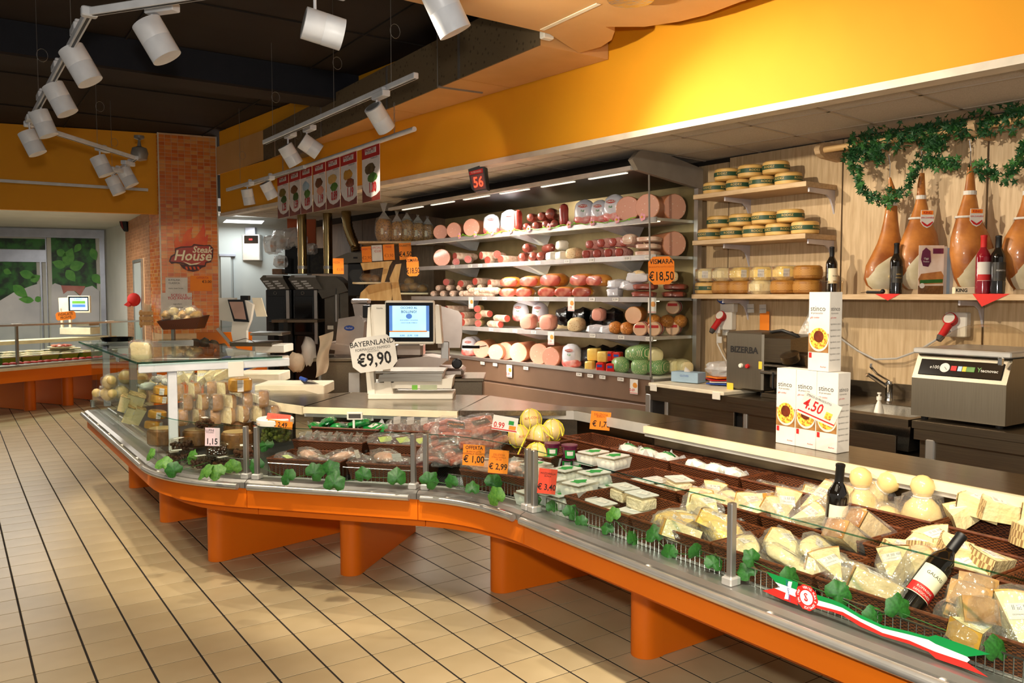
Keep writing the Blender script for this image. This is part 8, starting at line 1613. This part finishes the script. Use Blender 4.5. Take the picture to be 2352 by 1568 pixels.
def spot(lab, px, py, d, dv, size, box_dir, hang, energy=45, on=True, col=WARM, box_off=0, ang=50, blend=.4, tgt=None):
    c = PD(px, py, d); t = T('track_spotlight', lab, 'spotlight', c, group='white track spotlights'); v = (RT*dv[0]+UP*dv[1]+FW*dv[2]).normalized(); k = d/FPX; L, r = size[0]*k, size[1]*k/2
    M = v.to_track_quat('Z', 'Y').to_matrix().to_4x4()
    MB().lathe([(r*.86, -L/2), (r, -L/2+.002), (r, -.002), (r*.985, 0), (r, .002), (r, L/2), (r*.9, L/2)], 24, M).build('can', 'white_metal', t, smooth=True)
    MB().lathe([(0, -L/2-.001), (r*.8, -L/2-.001)], 24, M).build('back_plate', 'spot_back', t)
    MB().lathe([(r*.88, L/2-.001), (r*.5, L/2-.012), (0, L/2-.02)], 20, M).build('lens', 'spot_glow' if on else 'spot_inner', t, smooth=True)
    top = Vector((0, 0, hang*k)); p0 = Vector(v)*(-L*.2)+UP*(r*.55); MB().tube([p0, Vector((p0.x, p0.y, hang*k-.03))], .007, 8).build('stem', 'white_metal', t, smooth=True)
    B = Matrix.Translation((p0.x+box_dir[0]*.06, p0.y+box_dir[1]*.06, hang*k-.012)) @ Matrix.Rotation(math.atan2(box_dir[1], box_dir[0]), 4, 'Z'); MB().cbox((0, 0, 0), (.17, .055, .04), .004, B).build('driver_box', 'white_metal', t); MB().cbox((0.03, 0, .03), (.04, .03, .03), .004, B).build('adapter', 'white_metal', t)
    if on: light('spotlight_lamp', 'SPOT', c+v*(L/2+.01), energy, col, c+v*3 if tgt is None else tgt, .03, ang, blend)
yv = (0, -1); dn = (.45, -.85, .10)
spot('largest spotlight of the aisle track row, nearest the corner', 185, 150, 4.45, (.42, -.80, .1), (84, 58), yv, 78); spot('second spotlight of the aisle track row', 138, 228, 5.15, (.38, -.80, .1), (70, 48), yv, 72); spot('third spotlight of the aisle track row', 100, 284, 5.8, (.3, -.82, .1), (58, 42), yv, 62); spot('last spotlight of the aisle track row, before the yellow wall', 74, 328, 6.3, (.35, -.8, .1), (54, 40), yv, 55)
spot('spotlight hanging right of the track corner', 360, 92, 4.0, (.45, -.82, .1), (90, 68), (.6, -.8), 72); spot('large horizontal spotlight at the top seen from behind', 742, 66, 3.55, (.90, -.20, .36), (90, 72), (1, 0), 95, 210, ang=115, blend=1.0); spot('large spotlight cut by the top edge', 1022, 22, 3.4, (.40, -.82, .15), (110, 78), (1, 0), 80, 45)
spot('spotlight hanging from the slanted track', 234, 381, 7.6, (.35, -.82, .1), (45, 35), (.5, .6), 42); spot('left spotlight of the pair near the pillar', 265, 426, 7.9, (.35, -.82, .1), (40, 30), (.5, .6), 40); spot('right spotlight of the pair near the pillar', 293, 407, 8.1, (.4, -.8, .1), (42, 32), (.5, .6), 36, 70, tgt=pp_(455, 680), ang=40)
spot('left spotlight on the far yellow fascia track', 22, 453, 10.9, (.02, -1, .05), (30, 24), (.9, .1), 28, 40, False); spot('right spotlight on the far yellow fascia track', 165, 458, 11.2, (.02, -1, .05), (30, 24), (.9, .1), 28, 40, False)
spot('right spotlight on the suspended track before the duct', 872, 271, 5.4, (.42, -.72, .55), (62, 44), yv, 50, 9, ang=44, blend=.35, tgt=PP(1075, 385, F0, FA)); spot('middle spotlight on the suspended track, turned to the right', 713, 336, 6.7, (.75, -.52, .3), (46, 38), yv, 40, 14); spot('left spotlight on the suspended track', 667, 356, 7.0, (.40, -.75, .3), (48, 36), yv, 45, 30)
spot('left spotlight on the thin track behind the banners', 570, 452, 8.6, (.12, -.95, .2), (36, 26), yv, 30, 40); spot('right spotlight on the thin track behind the banners', 618, 437, 8.0, (.35, -.8, .3), (38, 28), yv, 28, 40)
# ------------------------------------------------------------------ banner rod and seven product banners
BXp = 3.06
r0, r1 = PX(640, 402, BXp), PX(952, 296, BXp); rz_ = (r0.z+r1.z)/2
t = T('banner_rod', 'white round rod hung on chains carrying the banners', 'rod'); MB().tube([(BXp, r0.y+.9, r0.z+.0), (BXp, r1.y, r1.z)], .02, 10).build('rod', 'white_metal', t, smooth=True)
for px, py in ((906, 306), (650, 395)):
    p = PX(px, py, BXp)
    for k in range(int((3.15-p.z)/.03)): MB().tube([(p.x+.006*math.cos(2*PI*q/8)*(k % 2), p.y+.006*math.cos(2*PI*q/8)*((k+1) % 2), p.z+.02+k*.03+.018*math.sin(2*PI*q/8)) for q in range(8)], .002, 4, closed=True).build('chain_link', 'alu', t)
mat('banner_white', 'efe6e2', .6); mat('banner_red', 'c0201c', .55); mat('banner_brown', '6a1a14', .55, col2='8a3a20', scale=4)
foods = [('olive', 'leaf_green'), ('salami_dark', 'leaf_green'), ('box_blue', 'leaf_light'), ('salami_dark', 'cooked_ham'), ('rodez', 'leaf_light'), ('rind_gold', 'sausage'), ('bread', 'leaf_light')]
for i, (xa, xb, price) in enumerate(((637, 663, '1.25'), (664, 690, '1.59'), (690, 717, '0.89'), (719, 748, '1.19'), (749, 781, '0.89'), (782, 820, '1.19'), (831, 873, '1.00'))):
    yt = lambda x: 402+(x-640)*(296-402)/312+6; yb = lambda x: 502-(x-637)*.185
    A, B, Cq, Dq = PX(xa, yt(xa), BXp), PX(xb, yt(xb), BXp), PX(xb, yb(xb), BXp), PX(xa, yb(xa), BXp); zt = (A.z+B.z)/2; zb = (Cq.z+Dq.z)/2; H_ = zt-zb; Wd = A.y-B.y-.012; cy = (A.y+B.y)/2
    o = T('product_banner', '%s hanging product banner, priced %s' % (nth(i, 7), price.replace('.', ',')), 'banner', (BXp, cy, zb), 0, 'hanging product banners')
    MB().box((0, 0, H_/2), (.003, Wd, H_)).build('sheet', 'banner_white', o); MB().box((-.0025, 0, H_*.90), (.001, Wd, H_*.2)).build('red_header', 'banner_red', o); MB().box((-.0035, 0, H_*.92), (.001, Wd*.62, H_*.10)).build('logo_panel', 'banner_white', o)
    rt = (PI/2, 0, -PI/2); text('MAXI SIMPLY', Wd*.10, 'ink_red', o, (-.0045, 0, H_*.945), rt, .02); text('QUALITÀ', Wd*.11, 'ink_grey', o, (-.0045, 0, H_*.905), rt); text('Prodotto scelto', Wd*.06, 'ink', o, (-.003, -Wd*.2, H_*.78), rt)
    MB().add([(-.0025, Wd*(.5-u), z) for u, z in ((0, 0), (1, 0), (1, H_*.16), (.8, H_*.10), (.5, H_*.07), (.25, H_*.12), (.05, H_*.24), (0, H_*.32))], [tuple(range(8))]).build('swoosh', 'banner_brown', o); MB().ball((-.003, Wd*.05, H_*.60), (.002, Wd*.30, H_*.10), 14, 6, nz=.35, seed=i).build('food_print', foods[i][0], o, smooth=True); MB().ball((-.003, -Wd*.08, H_*.43), (.002, Wd*.26, H_*.09), 14, 6, nz=.35, seed=i+9).build('food_print', foods[i][1], o, smooth=True)
    text(price, H_*.25, 'ink_red', o, (-.0065, -Wd*.10, H_*.24), rt, .03, sx=.75*min(1, Wd/.32*1.1))
f = LF(320, 335, 8.6); t = f.thing('ceiling_camera', 'grey ceiling camera globe near the pillar', 'camera'); MB().lathe([(0, f.z(370)), (.07, f.z(366)), (.085, f.z(352)), (.07, f.z(340)), (.02, f.z(336)), (.012, f.z(322)), (.05, f.z(318)), (.05, f.z(312))], 18).build('globe', 'chiller_grey', t, smooth=True)
bpy.data.scenes.remove(TSC)
